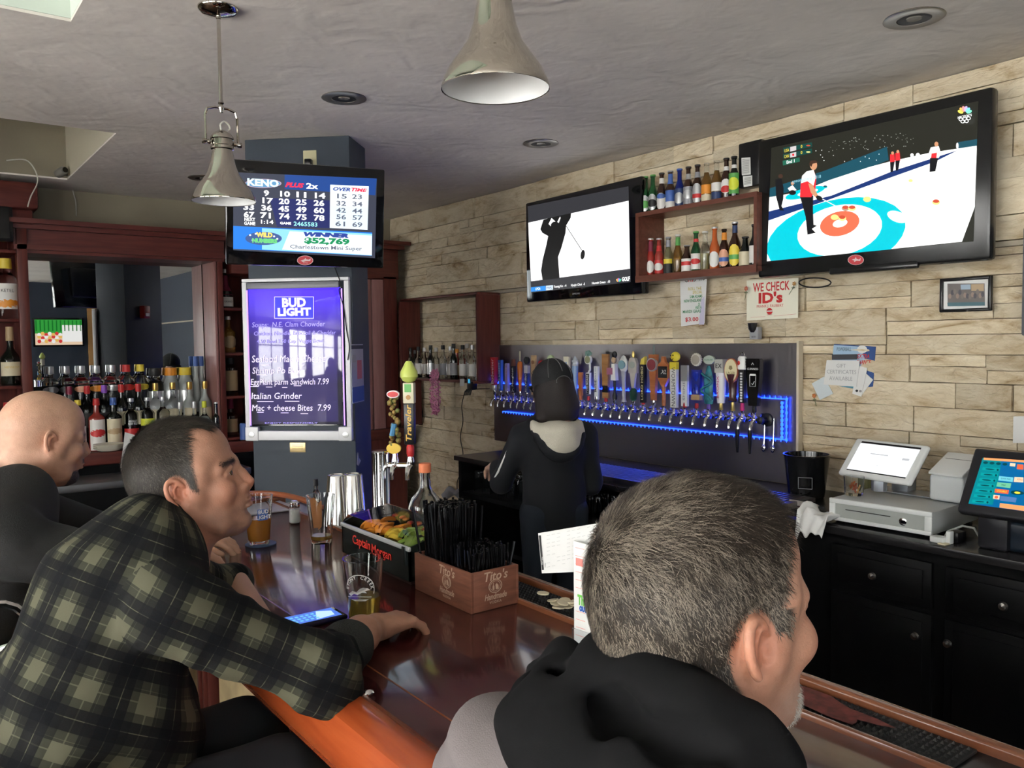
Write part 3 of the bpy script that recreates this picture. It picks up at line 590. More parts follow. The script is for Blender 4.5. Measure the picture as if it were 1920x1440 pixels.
# gift certificate cluster
grp = 'papers pinned together beside the tap board'
t = paper('poster', 'blue lottery poster pinned behind the gift certificate card', 'poster', [(1564, 645), (1642, 650), (1636, 738), (1556, 736)], 3.580, cm('poster_navy', (.03, .08, .25)))
P = Print(t, 1440, 600, 3., -.0006, 'print'); P.poly([(370, 140), (520, 150), (560, 260), (500, 330), (350, 330)], cm('poster_sky', (.35, .5, .65))); P.ell(530, 165, 28, 22, m_paper); P.text('EXTRA', 535, 205, 24, Rd, 70, bold=.0006, shear=.3); P.text('CHANCE', 535, 238, 24, Rd, 84, bold=.0006, shear=.3); P.text('POWERBALL', 428, 165, 20, m_slate, 80); P.poly([(340, 370), (485, 372), (482, 408), (335, 405)], cm('poster_teal', (.1, .3, .4))); P.done()
t = paper('leaflet', 'white leaflet sticking out left under the gift card', 'paper', [(1522, 719), (1545, 706), (1562, 738), (1537, 750)], 3.575, cm('leaflet_pale', (.6, .66, .68)))
t = paper('leaflet', 'white leaflet sticking out right under the gift card', 'paper', [(1612, 690), (1637, 712), (1615, 742), (1600, 720)], 3.575, m_paper)
t = paper('leaflet', 'white strip hanging behind the gift card with small marks', 'paper', [(1607, 685), (1626, 690), (1615, 744), (1598, 738)], 3.571, m_paper)
P = Print(t, 1440, 600, 3., -.0006, 'print'); P.ell(500, 398, 8, 7, Bk); P.ell(520, 400, 8, 7, cm('ink_grey', (.3, .3, .3))); P.done()
t = paper('card_sign', 'white card reading Gift Certificates Available', 'sign', [(1550, 675), (1612, 676), (1606, 725), (1544, 721)], 3.567, m_paper)
P = Print(t, 1440, 600, 3., -.0006, 'print'); gr = cm('ink_grey2', (.35, .36, .36)); P.poly([(360, 194), (502, 192), (502, 222), (360, 224)], cm('band_grey', (.05, .05, .06)));
for s_, x, y, w_ in (('GIFT', 412, 258, 52), ('CERTIFICATES', 413, 293, 165), ('AVAILABLE', 410, 330, 130)): P.text(s_, x, y, 22, gr, w_)
P.done()
# framed photograph
t = thing('picture_frame', 'small framed group photograph on the stone wall under the television', 'picture', onX(1811, 551, 3.545), -90*D)
pl = Pl(t); x0, x1, z0, z1 = quad_dims(pl, [(1764, 523), (1859, 517), (1860, 580), (1765, 586)])
b = MB(); fw = .013
for a in ((x0, x1, z1-fw, z1), (x0, x1, z0, z0+fw), (x0, x0+fw, z0, z1), (x1-fw, x1, z0, z1)): b.bbox(a[0], a[1], -.012, .01, a[2], a[3], .004)
b.build('frame', m_blackpl, t); MB().box(x0+fw, x1-fw, 0, .008, z0+fw, z1-fw).build('mat_board', m_paper, t, smooth=0)
P = Print(t, 1760, 480, 4., -.0008, 'photograph'); P.poly([(66, 208), (345, 205), (348, 372), (68, 378)], cm('photo_grey', (.16, .14, .13))); P.poly([(165, 215), (240, 213), (240, 250), (168, 252)], cm('photo_blue', (.35, .45, .55))); P.poly([(245, 212), (340, 210), (340, 262), (246, 262)], cm('photo_tan', (.45, .33, .2)))
P.poly([(66, 350), (347, 345), (348, 372), (68, 378)], cm('photo_teal', (.06, .14, .17)))
for k in range(14): P.ell(85+k*19, 285+rr.uniform(-18, 22), 12, 20, cm('photo_p%d' % (k % 3), [(.3, .22, .18), (.08, .08, .09), (.2, .17, .15)][k % 3]), n=12)
P.done()
# small receipt dispenser / bottle cap holder over the tap board
t = thing('cap_catcher', 'small grey and black holder fixed above the tap board', 'holder', onX(1421, 636, 3.56), -90*D)
MB().bbox(-.026, .026, -.035, 0, .0, .062, .003).build('body', cm('holder_grey', (.35, .36, .38)), t); MB().lathe([(.008, .035), (.02, .052), (.024, .08), (.026, .082)], 14, M=Matrix.Translation((-.004, -.04, 0))).build('cup', m_blackpl, t); text('T-Mobile' if False else 'BEER', .012, Bk, t, (0, -.0355, .012), depth=.0001)
# ================================================================ TAP BOARD, BACK COUNTER
XBd = 3.548
bd = thing('tap_board', 'brushed steel backing board behind the long row of beer taps', 'panel', (XBd, 0, 0), -90*D)
pl = Pl(bd); tl, tr = pl.L(925, 650), pl.L(1495, 639.5)
bx0, bx1, bz1, bz0 = tl[0], tr[0], 1.655, .956
m_board = mat('board_steel', (.27, .25, .26), .36, 1., bump=.12, bs=14, stretch=(6, 1, .4))
MB().box(bx0, bx1, 0, .02, bz0, bz1).build('steel_sheet', m_board, bd, smooth=0)
b = MB(); b.box(bx1, bx1+.012, -.006, .03, bz0, bz1+.01); b.build('end_trim', mat('pale_trim', (.62, .55, .42), .5), bd, smooth=0)
MB().tube([(bx0+.18, -.012, 1.272), (bx1-.16, -.012, 1.272)], .011, 8).build('rail', m_chrome, bd)
# LED light strip : a loop of small blue lamps
e_led = emat('led_blue', (.010, .050, 1.), 6.); e_led2 = emat('led_core', (.10, .55, 1.), 9.)
led = thing('led_strip', 'glowing blue light strip running around the beer taps', 'lights', (XBd-.014, 0, 0), -90*D)
def LP(px, py): return Pl(led).L(px, py)
plL = Pl(led); pA, pB, pC, pD_ = plL.L(930, 722), plL.L(1475, 743), plL.L(1475, 824), plL.L(943, 772)
pC = (pC[0], pD_[1]*.5+pC[1]*.5); pD_ = (pD_[0], pC[1]); zt = (pA[1]+pB[1])/2
segs = {'upper_strip': [(pA[0], zt), (pB[0], zt)], 'end_strip': [(pB[0], zt), (pB[0], pC[1])], 'lower_strip': [(pC[0], pC[1]), (pD_[0], pC[1])]}
for nm, (a, b_) in segs.items():
    g = MB(); g.tube([(a[0], 0, a[1]), (b_[0], 0, b_[1])], .0028, 6); L = math.hypot(b_[0]-a[0], b_[1]-a[1]); n = int(L/.032)
    for k in range(n+1):
        t = k/n; x, z = a[0]+(b_[0]-a[0])*t, a[1]+(b_[1]-a[1])*t
        if nm != 'end_strip': g.lathe([(.0050, 0), (.0001, .016 if nm == 'upper_strip' else -.014)], 6, M=Matrix.Translation((x, -.001, z)), cap=False)
        else: g.box(x-.004, x+.004, -.004, .004, z-.006, z+.006)
    g.build(nm, e_led, led, smooth=0)
g = MB(); g.tube([(pB[0]-.026, 0, zt-.012), (pB[0]-.026, 0, pC[1]+.004)], .0035, 6)
for k in range(9): z = zt-.02+(pC[1]-zt+.03)*k/8; g.box(pB[0]-.032, pB[0]-.020, -.004, .004, z-.006, z+.006)
g.build('end_strip', e_led, led, smooth=0)
for nm, (a, b_), pw in (('upper', segs['upper_strip'], 1.2), ('lower', segs['lower_strip'], 2.8)):      # the light those lamps give
    l = bpy.data.lights.new('led_light', 'AREA'); l.shape = 'RECTANGLE'; l.size = abs(a[0]-b_[0]); l.size_y = .01; l.energy = pw; l.color = (.03, .08, 1); l.spread = 100*D
    o = bpy.data.objects.new('led_light', l); col.objects.link(o); mid = Vector(((a[0]+b_[0])/2, 0, a[1])); o.matrix_world = Pl(led).M @ Matrix.Translation((mid.x, -.012, mid.z)) @ Matrix.Rotation(0 if nm == 'upper' else 0, 4, 'X') @ (Matrix.Rotation(-55*D, 4, 'X') if nm == 'lower' else Matrix.Rotation(-125*D, 4, 'X'))
for px in (1441, 1428):
    l = bpy.data.lights.new('led_light', 'POINT'); 
    bpy.data.lights.remove(l)
# ---- taps
def faucet_mb():
    g = MB(); Mx = Matrix.Rotation(90*D, 4, 'X')
    g.lathe([(.027, 0), (.027, .006), (.018, .010), (.013, .014), (.013, .045)], 14, M=Mx)                 # shank along -y
    g.lathe([(.016, .042), (.019, .046), (.019, .058), (.014, .064), (.0125, .075)], 14, M=Mx)
    g.sph((0, -.078, 0), (.014, .016, .014), 8)
    g.tube([(0, -.078, 0), (0, -.100, -.012), (0, -.112, -.032), (0, -.113, -.052)], [.010, .0085, .008, .008], 10)
    g.lathe([(.011, .004), (.009, .018), (.006, .026), (.0085, .034), (.0085, .040)], 10, M=Matrix.Translation((0, -.078, 0)))
    return g
FZ = 1.272
def tap(px, label, fn, group='beer taps on the steel board', z=FZ):
    Y = onX(px, 760, 3.462).y; t = thing('beer_tap', label, 'tap', (XBd, Y, z), -90*D, group)
    part('faucet', mcache('faucet', faucet_mb, m_chrome), t)
    h = thing('x', None, None); bpy.data.objects.remove(h)
    fn(t); SM = Matrix.Translation((0, 0, .036)) @ Matrix.Diagonal((1.18, 1, 1.16, 1)) @ Matrix.Translation((0, 0, -.036))
    for ch in t.children:
        if not ch.name.startswith('faucet'): ch.matrix_basis = SM @ ch.matrix_basis
    return t
S_ = 1/1553*4.35      # metres per photo pixel near the taps is only used to read off sizes below
def HM(c, **k): return cm('handle_%d_%d_%d' % tuple(int(v*255) for v in c), c, **k)
def hbase(t, m=None, z0=.036, z1=.06): part('ferrule', mcache(('ferrule', z0, z1), lambda: MB().lathe([(.009, z0), (.0105, z0+.004), (.0085, z1)], 12), m or m_chrome), t, (0, -.078, 0))
def hslab(t, w_, z0, z1, m, th=.018, top=None, name='handle'):
    wt = top if top is not None else w_; g = MB(); P0 = [(-w_/2, z0), (w_/2, z0), (wt/2, z1), (-wt/2, z1)]; g.prism(P0, -th/2, th/2); o = g.build(name, m, t, (0, -.078, 0), smooth=0); return o
def hlathe(t, pr, m, name='handle', sy=1.): return MB().lathe(pr, 18, sy=sy).build(name, m, t, (0, -.078, 0))
def hdisc(t, r, z, m, th=.012, rz=1., x=0, name='medallion', y=-.078): return MB().lathe([(r, -th/2), (r, th/2)], 24, M=Matrix.Translation((x, y, z)) @ Matrix.Rotation(90*D, 4, 'X') @ Matrix.Diagonal((1, rz, 1, 1))).build(name, m, t, smooth=30)
def vtext(t, s_, z0, z1, h, m, y=-.089, up=True, x=0):
    # letters run up the handle
    n = text(s_, h/.7, m, t, (x, y, (z0+z1)/2), rot=(90*D, (-90 if up else 90)*D, 0), width=(z1-z0), depth=.0003); return n
wht, blk = HM((.78, .78, .75)), HM((.012, .012, .014)); gld = cm('handle_gold', (.6, .45, .15), .3, .8)
woodt = wood('tap_wood', (.30, .14, .05), (.42, .22, .09), .45); woodl = wood('tap_wood_light', (.42, .27, .14), (.52, .36, .2), .5); copw = wood('tap_wood_red', (.38, .12, .04), (.50, .18, .07), .4)
red = HM((.45, .02, .03))
def f(t): hbase(t); hlathe(t, [(.012, .055), (.016, .075), (.014, .09)], cm('handle_silver', (.6, .6, .6), .3, .7), 'crown'); hslab(t, .026, .09, .26, red, .03, .048); vtext(t, 'Budweiser', .095, .25, .026, wht, -.096)
tap(926, 'tall flared red tap handle, leftmost of the row', f)
def f(t): hbase(t); hslab(t, .016, .055, .245, HM((.05, .15, .5)), .022, .030); vtext(t, 'BUD LIGHT', .07, .23, .010, wht, -.092)
tap(938, 'narrow blue tap handle next to the red leftmost one', f)
def f(t): hbase(t); hslab(t, .026, .055, .225, HM((.33, .30, .55)), .02); vtext(t, 'Coors', .12, .21, .014, HM((.3, .1, .25)))
tap(950, 'pale purple slab tap handle near the left end', f)
def f(t): hbase(t); hslab(t, .024, .05, .21, blk, .02, .03); vtext(t, 'Jr. Naughton', .055, .20, .016, wht); hslab(t, .03, .21, .25, HM((.16, .06, .04)), .02, .012, 'top_piece')
tap(962, 'black tap handle with white script running up it', f)
def f(t): hbase(t); hlathe(t, [(.007, .055), (.015, .14), (.018, .225), (.014, .235), (.006, .24)], HM((.55, .14, .02))); MB().tube([(0, 0, .235), (.002, 0, .30)], .0045, 8).build('spike', HM((.65, .6, .4)), t, (0, -.078, 0))
tap(974, 'orange turned tap handle with an ivory spike on top', f)
def f(t): hbase(t); hslab(t, .022, .055, .17, HM((.03, .05, .12)), .02, .03); hslab(t, .032, .17, .215, cm('handle_silver', (.6, .6, .6), .3, .7), .022, .034, 'collar'); hdisc(t, .022, .245, blk, .014); vtext(t, 'BLUE POINT', .06, .165, .010, wht)
tap(987, 'dark blue tap handle with silver collar and round black top', f)
def f(t): hbase(t); hslab(t, .036, .045, .275, woodl, .016); hdisc(t, .011, .235, HM((.25, .12, .06)), .002, y=-.0875); vtext(t, 'IPA', .10, .19, .020, HM((.15, .08, .04)))
tap(1000, 'light wooden plank tap handle lettered IPA', f)
def f(t): hbase(t); hslab(t, .02, .055, .20, HM((.2, .02, .03)), .02, .03); hlathe(t, [(.0, .2), (.02, .21), (.018, .24), (.0, .25)], red, 'top_piece')
tap(1014, 'dark red tap handle just left of the bartender cap', f)
def f(t): hbase(t); hslab(t, .025, .055, .21, copw, .016); hdisc(t, .030, .245, HM((.40, .50, .28)), .014, 1.1); hdisc(t, .024, .245, HM((.5, .6, .35)), .018, 1.1, name='inlay')
tap(1032, 'wooden tap handle topped by a pale green oval', f)
def f(t): hbase(t); hlathe(t, [(.01, .055), (.02, .12), (.03, .17), (.034, .20), (.028, .225), (.0, .235)], HM((.22, .02, .04)), sy=.5); hdisc(t, .026, .20, HM((.18, .24, .22)), .012, y=-.092)
tap(1050, 'dark red rounded tap handle with grey green disc', f)
def f(t): hbase(t); hslab(t, .03, .055, .27, HM((.68, .64, .48)), .018, .042); MB().box(-.008, .008, -.012, -.009, .1, .24).build('stripe', HM((.2, .3, .5)), t, (0, -.078, 0))
tap(1062, 'broad cream tap handle behind the bartender cap', f)
def f(t): hbase(t); hlathe(t, [(.011, .045), (.014, .10), (.019, .215), (.019, .22)], mat('handle_frost', (.30, .45, .68), .25, trans=.3)); g = MB(); [g.sph((.011*math.cos(a), .008*math.sin(a), .236+.008*(k % 2)), .012, 6) for k, a in enumerate(np.linspace(0, 6.28, 6)[:-1])]; g.lathe([(.02, .22), (.012, .26), (0, .275)], 8); g.build('crystal_top', mat('crystal', (.75, .8, .85), .1, trans=.5), t, (0, -.078, 0))
tap(1077, 'frosted blue tap handle with a crystal crown', f)
def f(t): hbase(t, HM((.45, .12, .05))); hslab(t, .024, .06, .185, copw, .014, .028); vtext(t, 'HARPOON', .07, .15, .012, HM((.3, .12, .05)))
tap(1087.5, 'short reddish wooden slab tap handle right of the cap', f)
def f(t):
    hbase(t, red); hslab(t, .024, .07, .185, wht, .014, .030); hslab(t, .018, .072, .18, blk, .018, .022, 'panel'); vtext(t, 'TWO ROADS', .076, .174, .012, wht, -.0885)
    MB().tube([(.0, 0, .185), (.012, 0, .20), (.012, 0, .235), (.004, 0, .24)], .006, 8).build('road', wht, t, (0, -.078, 0)); hdisc(t, .024, .255, wht, .014); hdisc(t, .020, .255, HM((.25, .26, .16)), .018, name='inlay'); g = MB(); [g.sph((.014*math.cos(a), 0, .287+.008*math.sin(a)), .011, 6) for a in np.linspace(0, 6.28, 6)[:-1]]; g.build('hop_cone', HM((.14, .25, .22)), t, (0, -.078, 0))
tap(1102, 'black and white outlined tap handle with green hop on top', f)
def f(t): hbase(t); hslab(t, .027, .045, .22, HM((.70, .72, .72)), .014, .030); vtext(t, 'RISE', .085, .15, .016, blk); vtext(t, 'PALE ALE', .155, .215, .008, HM((.2, .25, .3)))
tap(1117.5, 'white slab tap handle lettered RISE', f)
def f(t): hbase(t, red); hslab(t, .040, .055, .285, woodt, .016, .044); MB().box(-.0205, .0205, -.0085, .0085, .085, .12).build('black_band', blk, t, (0, -.078, 0))
tap(1134.5, 'wide brown plank tap handle with a black band', f)
def f(t):
    hbase(t); hlathe(t, [(.012, .05), (.014, .07), (.008, .09), (.009, .15)], blk); hslab(t, .034, .15, .235, wht, .026, .022, 'torso'); MB().sph((-.004, 0, .255), (.015, .015, .018), 8).build('figure_head', HM((.5, .35, .22)), t, (0, -.078, 0)); MB().sph((0, 0, .282), (.016, .014, .018), 8).build('figure_hair', blk, t, (0, -.078, 0)); MB().box(-.032, -.004, -.03, -.012, .18, .215).build('plaque', HM((.35, .12, .2)), t, (0, -.078, 0))
tap(1151, 'tap handle shaped like a small figure holding a plaque', f)
def f(t): hbase(t); hlathe(t, [(.016, .042), (.010, .06), (.010, .15), (.014, .195), (.012, .2)], HM((.42, .43, .46))); hlathe(t, [(.014, .195), (.026, .21), (.028, .25), (.012, .275), (0, .28)], HM((.62, .64, .62)), 'head', .6); hdisc(t, .022, .232, HM((.22, .38, .42)), .01, y=-.094)
tap(1168, 'grey rounded tap handle with a teal disc', f)
def f(t): hbase(t); hlathe(t, [(.010, .05), (.018, .06), (.022, .10), (.012, .115)], HM((.015, .06, .04)), 'green_base'); hslab(t, .014, .11, .19, HM((.50, .47, .42)), .014, .038); MB().prism([(-.028, .19), (.028, .19), (.028, .24), (.018, .265), (0, .27), (-.018, .265), (-.028, .24)], -.01, .01).build('head_plate', HM((.45, .42, .38)), t, (0, -.078, 0), smooth=0); hdisc(t, .019, .232, HM((.34, .38, .34)), .004, .9, y=-.0895); hlathe(t, [(.006, .265), (.009, .285), (.005, .30)], gld, 'finial')
tap(1186, 'pewter arched tap handle with a dark green base', f)
def f(t): hbase(t, red); hslab(t, .028, .045, .235, blk, .02, .034); vtext(t, 'LORD HOBO', .06, .225, .014, HM((.8, .7, .35)), -.0885); MB().prism([(-.014, .235), (.014, .235), (.018, .275), (-.006, .262)], -.01, .01).build('yellow_tip', HM((.75, .6, .1)), t, (0, -.078, 0), smooth=0)
tap(1204.5, 'black tap handle with yellow letters and yellow tip', f)
def f(t): hbase(t); hslab(t, .026, .06, .285, copw, .02, .052); hdisc(t, .033, .235, cm('handle_silver', (.6, .6, .6), .3, .7), .014, y=-.09); hdisc(t, .027, .235, HM((.25, .05, .06)), .018, y=-.09, name='inlay'); MB().tube([(0, 0, .285), (.002, 0, .33)], .005, 8).build('spike', HM((.15, .2, .2)), t, (0, -.078, 0))
tap(1224, 'wide ribbed wooden tap handle with a round silver and red badge', f)
def f(t): hbase(t, copw); hlathe(t, [(.011, .05), (.010, .10), (.012, .14)], copw, 'paddle_shaft'); hslab(t, .03, .14, .235, copw, .016, .07, 'paddle_blade') if False else MB().prism([(-.01, .13), (.01, .13), (.034, .17), (.034, .235), (.012, .25), (.008, .275), (-.008, .275), (-.012, .25), (-.034, .235), (-.034, .17)], -.009, .009).build('paddle', copw, t, (0, -.078, 0), smooth=0); MB().box(-.029, .029, -.011, -.009, .172, .228).build('slate', blk, t, (0, -.078, 0), smooth=0); text('XL', .03, wht, t, (.006, -.0895, .2), shear=.4, depth=.0002)
tap(1243, 'copper coloured paddle tap handle with a small blackboard', f)
def f(t):
    hbase(t, blk); hslab(t, .036, .032, .235, HM((.74, .74, .70)), .02, .040); vtext(t, 'WORMTOWN', .038, .225, .022, HM((.10, .10, .10)), -.0885, up=False) ; MB().box(-.021, .021, -.0105, .0105, .215, .25).build('yellow_band', HM((.72, .6, .05)), t, (0, -.078, 0), smooth=0)
    MB().sph((.008, 0, .275), (.027, .018, .024), 10).build('smiling_ball', HM((.75, .62, .05)), t, (0, -.078, 0)); g = MB(); g.sph((-.008, -.018, .28), .0035, 6); g.sph((.006, -.018, .282), .0035, 6); g.tube([(-.012+.020*k/5, -.019, .268-.008*math.sin(math.pi*k/5)) for k in range(6)], .0015, 5); g.build('face_marks', blk, t, (0, -.078, 0))
tap(1262.5, 'white and yellow tap handle topped by a yellow smiling ball', f)
def f(t): hbase(t, red); hslab(t, .036, .042, .16, HM((.74, .75, .76)), .016, .038); hslab(t, .038, .16, .235, cm('handle_silver', (.6, .6, .6), .3, .7), .016, .038, 'silver_half'); vtext(t, 'SHINE', .07, .16, .012, HM((.3, .3, .35)), -.087)
tap(1282.5, 'plain silver and white slab tap handle', f)
def f(t):
    hbase(t, red); hslab(t, .048, .075, .10, woodl, .026, .048, 'wood_block'); hslab(t, .048, .10, .215, HM((.02, .03, .25)), .016, .050, 'frame'); hlathe(t, [(.018, .105), (.018, .13), (.005, .155), (.018, .18), (.018, .205)], mat('hourglass', (.03, .06, .6), .1, trans=.3), 'hourglass')
    g = MB(); pts = []; n = 36
    for k in range(n): a = 2*math.pi*k/n; r = .031 if k % 2 else .027; pts.append((r*math.cos(a), .262+r*math.sin(a)))
    g.prism(pts, -.008, .004); g.build('bottle_cap', HM((.62, .60, .52)), t, (0, -.078, 0), smooth=0); hdisc(t, .022, .262, HM((.40, .36, .30)), .004, y=-.087)
tap(1304.5, 'tap handle with blue hourglass under a large bottle cap', f)
def f(t):
    hbase(t, HM((.15, .08, .4))); g = MB(); g.lathe([(.022, .06), (.028, .09), (.024, .13), (.027, .17), (.016, .21), (.008, .235)], 12, sy=.6); g.tube([(.03*math.cos(a*1.5), -.02, .08+.02*a) for a in np.linspace(0, 6, 14)], .006, 6); g.build('handle', mat('handle_teal', (.03, .18, .22), .4, var=.6, vs=40), t, (0, -.078, 0)); hdisc(t, .032, .262, HM((.45, .52, .45)), .012, .62, x=.004, name='oval_sign'); text('ALLAGASH', .01, HM((.1, .25, .15)), t, (.004, -.0855, .262), depth=.0002)
tap(1327, 'sculpted teal tap handle with a tilted oval sign on top', f)
def f(t): hbase(t, gld, .036, .07); hlathe(t, [(.018, .068), (.021, .12), (.025, .20), (.025, .205)], HM((.72, .70, .74))); hslab(t, .046, .205, .265, HM((.45, .45, .42)), .04, .044, 'square_top'); vtext(t, 'BRONX', .09, .19, .012, HM((.5, .1, .2)), -.104); text('EX', .03, blk, t, (0, -.0995, .235), depth=.0003)
tap(1350, 'white rounded tap handle with a grey square top', f)
def f(t):
    hbase(t, gld, .036, .075); hlathe(t, [(.012, .075), (.024, .082), (.018, .10), (.020, .16), (.028, .2)], cm('handle_brown', (.05, .015, .02), .2)); hdisc(t, .036, .215, HM((.42, .12, .06)), .012, 1.55, y=-.088, name='shield_rim'); hdisc(t, .033, .217, HM((.70, .64, .40)), .015, 1.5, y=-.088); text('LAGER', .016, HM((.2, .15, .05)), t, (0, -.0965, .205), depth=.0002); MB().prism([(-.01, .225), (0, .218), (.01, .225), (.006, .238), (-.006, .238)], -.0185, -.0175).build('eagle_mark', HM((.25, .2, .1)), t, (0, -.078, 0), smooth=0)
tap(1372, 'brown tap handle with a big cream oval lettered LAGER', f)
def f(t):
    hbase(t, HM((.5, .02, .15)), .04, .075); hslab(t, .028, .075, .22, blk, .02, .028); b = MB(); [b.box(-.005, .006, -.0115, -.010, .08+.012*k, .088+.012*k) for k in range(11)]; b.build('white_marks', wht, t, (0, -.078, 0), smooth=0); hlathe(t, [(.020, .222), (.022, .227), (.020, .272), (.014, .28)], wht, 'white_can'); MB().sph((-.006, -.0195, .25), (.008, .003, .010), 8).build('red_dot', HM((.6, .03, .02)), t, (0, -.078, 0)); b = MB(); [b.box(.018, .034, -.006, .006, .228+.012*k, .234+.012*k) for k in range(4)]; b.build('teeth', blk, t, (0, -.078, 0), smooth=0); MB().tube([(.010*math.cos(a), 0, .283+.012*math.sin(a)) for a in np.linspace(0, math.pi, 9)], .003, 6).build('ring', m_chrome, t, (0, -.078, 0))
tap(1390, 'black and white tap handle with white can and ring on top', f)
def f(t):
    hbase(t, blk, .036, .075); g = MB(); g.prism([(-.022, .065), (.022, .065), (.026, .12), (.034, .2), (.036, .262), (.03, .27), (-.03, .27), (-.036, .262), (-.034, .2), (-.026, .12)], -.014, .014); g.build('handle', cm('gloss_handle', (.006, .006, .007), .12), t, (0, -.078, 0), smooth=0)
    text('GUINNESS', .013, wht, t, (0, -.0925, .225), depth=.0002, width=.056); o = MB().tube([(-.015, 0, .20), (-.014, 0, .15), (.014, 0, .15), (.017, 0, .20), (-.015, 0, .20)], .0012, 5).build('glass_mark', wht, t, (0, -.0925, 0)); MB().box(-.013, .015, -.0926, -.092, .196, .204).build('foam_mark', wht, t, smooth=0); MB().tube([(-.006, 0, .163), (0, 0, .157), (.009, 0, .172)], .0012, 5).build('tick_mark', wht, t, (0, -.0925, 0)); MB().tube([(-.006, 0, .243), (0, 0, .252), (.006, 0, .243)], .0015, 5).build('harp_mark', wht, t, (0, -.0925, 0))
tap(1412.5, 'broad black flared tap handle lettered GUINNESS', f)
for px in (1389, 1412.5):      # long nitro spouts
    Y = onX(px, 760, 3.462).y; tag(MB().lathe([(.0115, -.02), (.0125, -.05), (.011, -.055), (.010, -.085), (.006, -.14)], 12).build('nitro_spout', m_blackpl, None, (XBd-.113, Y, FZ-.03)), 'black tapered spout under the %s tap' % ('white can topped' if px < 1400 else 'broad black flared'), 'spout')
tag(MB().lathe([(.034, 0), (.034, .015), (.014, .02), (.014, .05), (.020, .055), (.018, .07), (0, .078)], 18, M=Matrix.Rotation(90*D, 4, 'X')).build('shank_flange', m_blackpl, None, (XBd, onX(1438, 784, 3.54).y, 1.268), (0, 0, -90*D)), 'round black flange at the right end of the tap row', 'fitting')
for k, px in enumerate((1433, 1450)):
    Y = onX(px, 840, 3.53).y; tag(MB().tube([(0, 0, .14), (0, -.004, .03), (0, -.008, .0)], [.0022, .003, .005], 8).sph((0, -.012, -.016), (.013, .007, .02), 10).build('bar_spoon', m_chrome, None, (3.535, Y, 1.14), (0, 0, -90*D)), ('left' if k == 0 else 'right')+' hanging bar spoon below the light strip', 'spoon')
ZCT_ = .955
# ---- drip tray
dt = thing('drip_tray', 'long steel drip tray on the worktop glowing blue below the taps', 'tray', (3.09, 3.05, ZCT_+.012), -90*D)
MB().box(-.95, .95, -.16, .16, -.012, .006).build('pan', m_board, dt, smooth=0)
b = MB()
for k in range(62): b.box(-.93+k*.03, -.92+k*.03, -.15, .15, .006, .010)
o = b.build('grid', m_board, dt, smooth=0); o['kind'] = 'stuff'
b = MB(); b.box(-.96, .96, -.172, -.16, -.012, .016); b.build('front_lip', m_board, dt, smooth=0)
# ---- back counter
XC = 2.87; ZCt = .955
YC1 = 4.45; YC0 = -.6
m_ctop = mat('black_counter_top', (.018, .017, .018), .22, var=.4, vs=6, bump=.05, bs=60)
tag(MB().bbox(XC, 3.55, YC0, YC1, ZCt-.03, ZCt, .004).build('worktop', m_ctop), 'long black worktop under the tap board and till', 'counter')
cab = thing('back_bar_cabinet', 'black cabinet with drawers and round metal knobs under the till', 'cabinet', (2.91, 0, 0), -90*D)
pc = Pl(cab); ya = pc.L(1484, 1000)[0]; yb = .6
MB().box(ya, yb, .0, .60, .08, ZCt-.031).build('carcass', m_blackw, cab, smooth=0)
MB().box(ya, yb, .05, .6, 0, .08).build('plinth', m_blackw, cab, smooth=0)
kn = [(.004, 0), (.006, .008), (.014, .016), (.016, .022), (.012, .030), (0, .033)]
KM = Matrix.Rotation(90*D, 4, 'X')
def knob(par, x, z): return part('knob', mcache('knob', lambda: MB().lathe(kn, 16, M=KM), mat('knob_pewter', (.55, .52, .48), .25, 1.)), par, (x, 0, z))
def front(nm, xa, xb, za, zb, kx, kz):
    d = MB(); d.bbox(xa, xb, -.018, 0, za, zb, .004); d.bbox(xa+.03, xb-.03, -.024, -.016, za+.03, zb-.03, .006); o = d.build(nm, m_blackw, cab); k = knob(o, kx, kz); k.location.y = -.024; return o
x1, z1 = pc.L(1563, 1020); x2, _ = pc.L(1752, 1060); kx1, kz1 = pc.L(1642, 1070, -.02); kx2, kz2 = pc.L(1887, 1133, -.02); lx1, lz1 = pc.L(1722, 1190, -.02); lx2, lz2 = pc.L(1783, 1204, -.02)
wD = x2-x1; gap = .045
front('drawer', x1, x2, .72, .885, kx1, .80); front('drawer', x2+gap, x2+gap+wD, .72, .885, kx2, .80)
front('door', x1, x2, .12, .70, lx1, lz1); front('door', x2+gap, x2+gap+wD, .12, .70, lx2, lz2)
front('drawer', x2+2*gap+wD, x2+2*gap+2*wD, .72, .885, x2+2*gap+1.5*wD, .80)
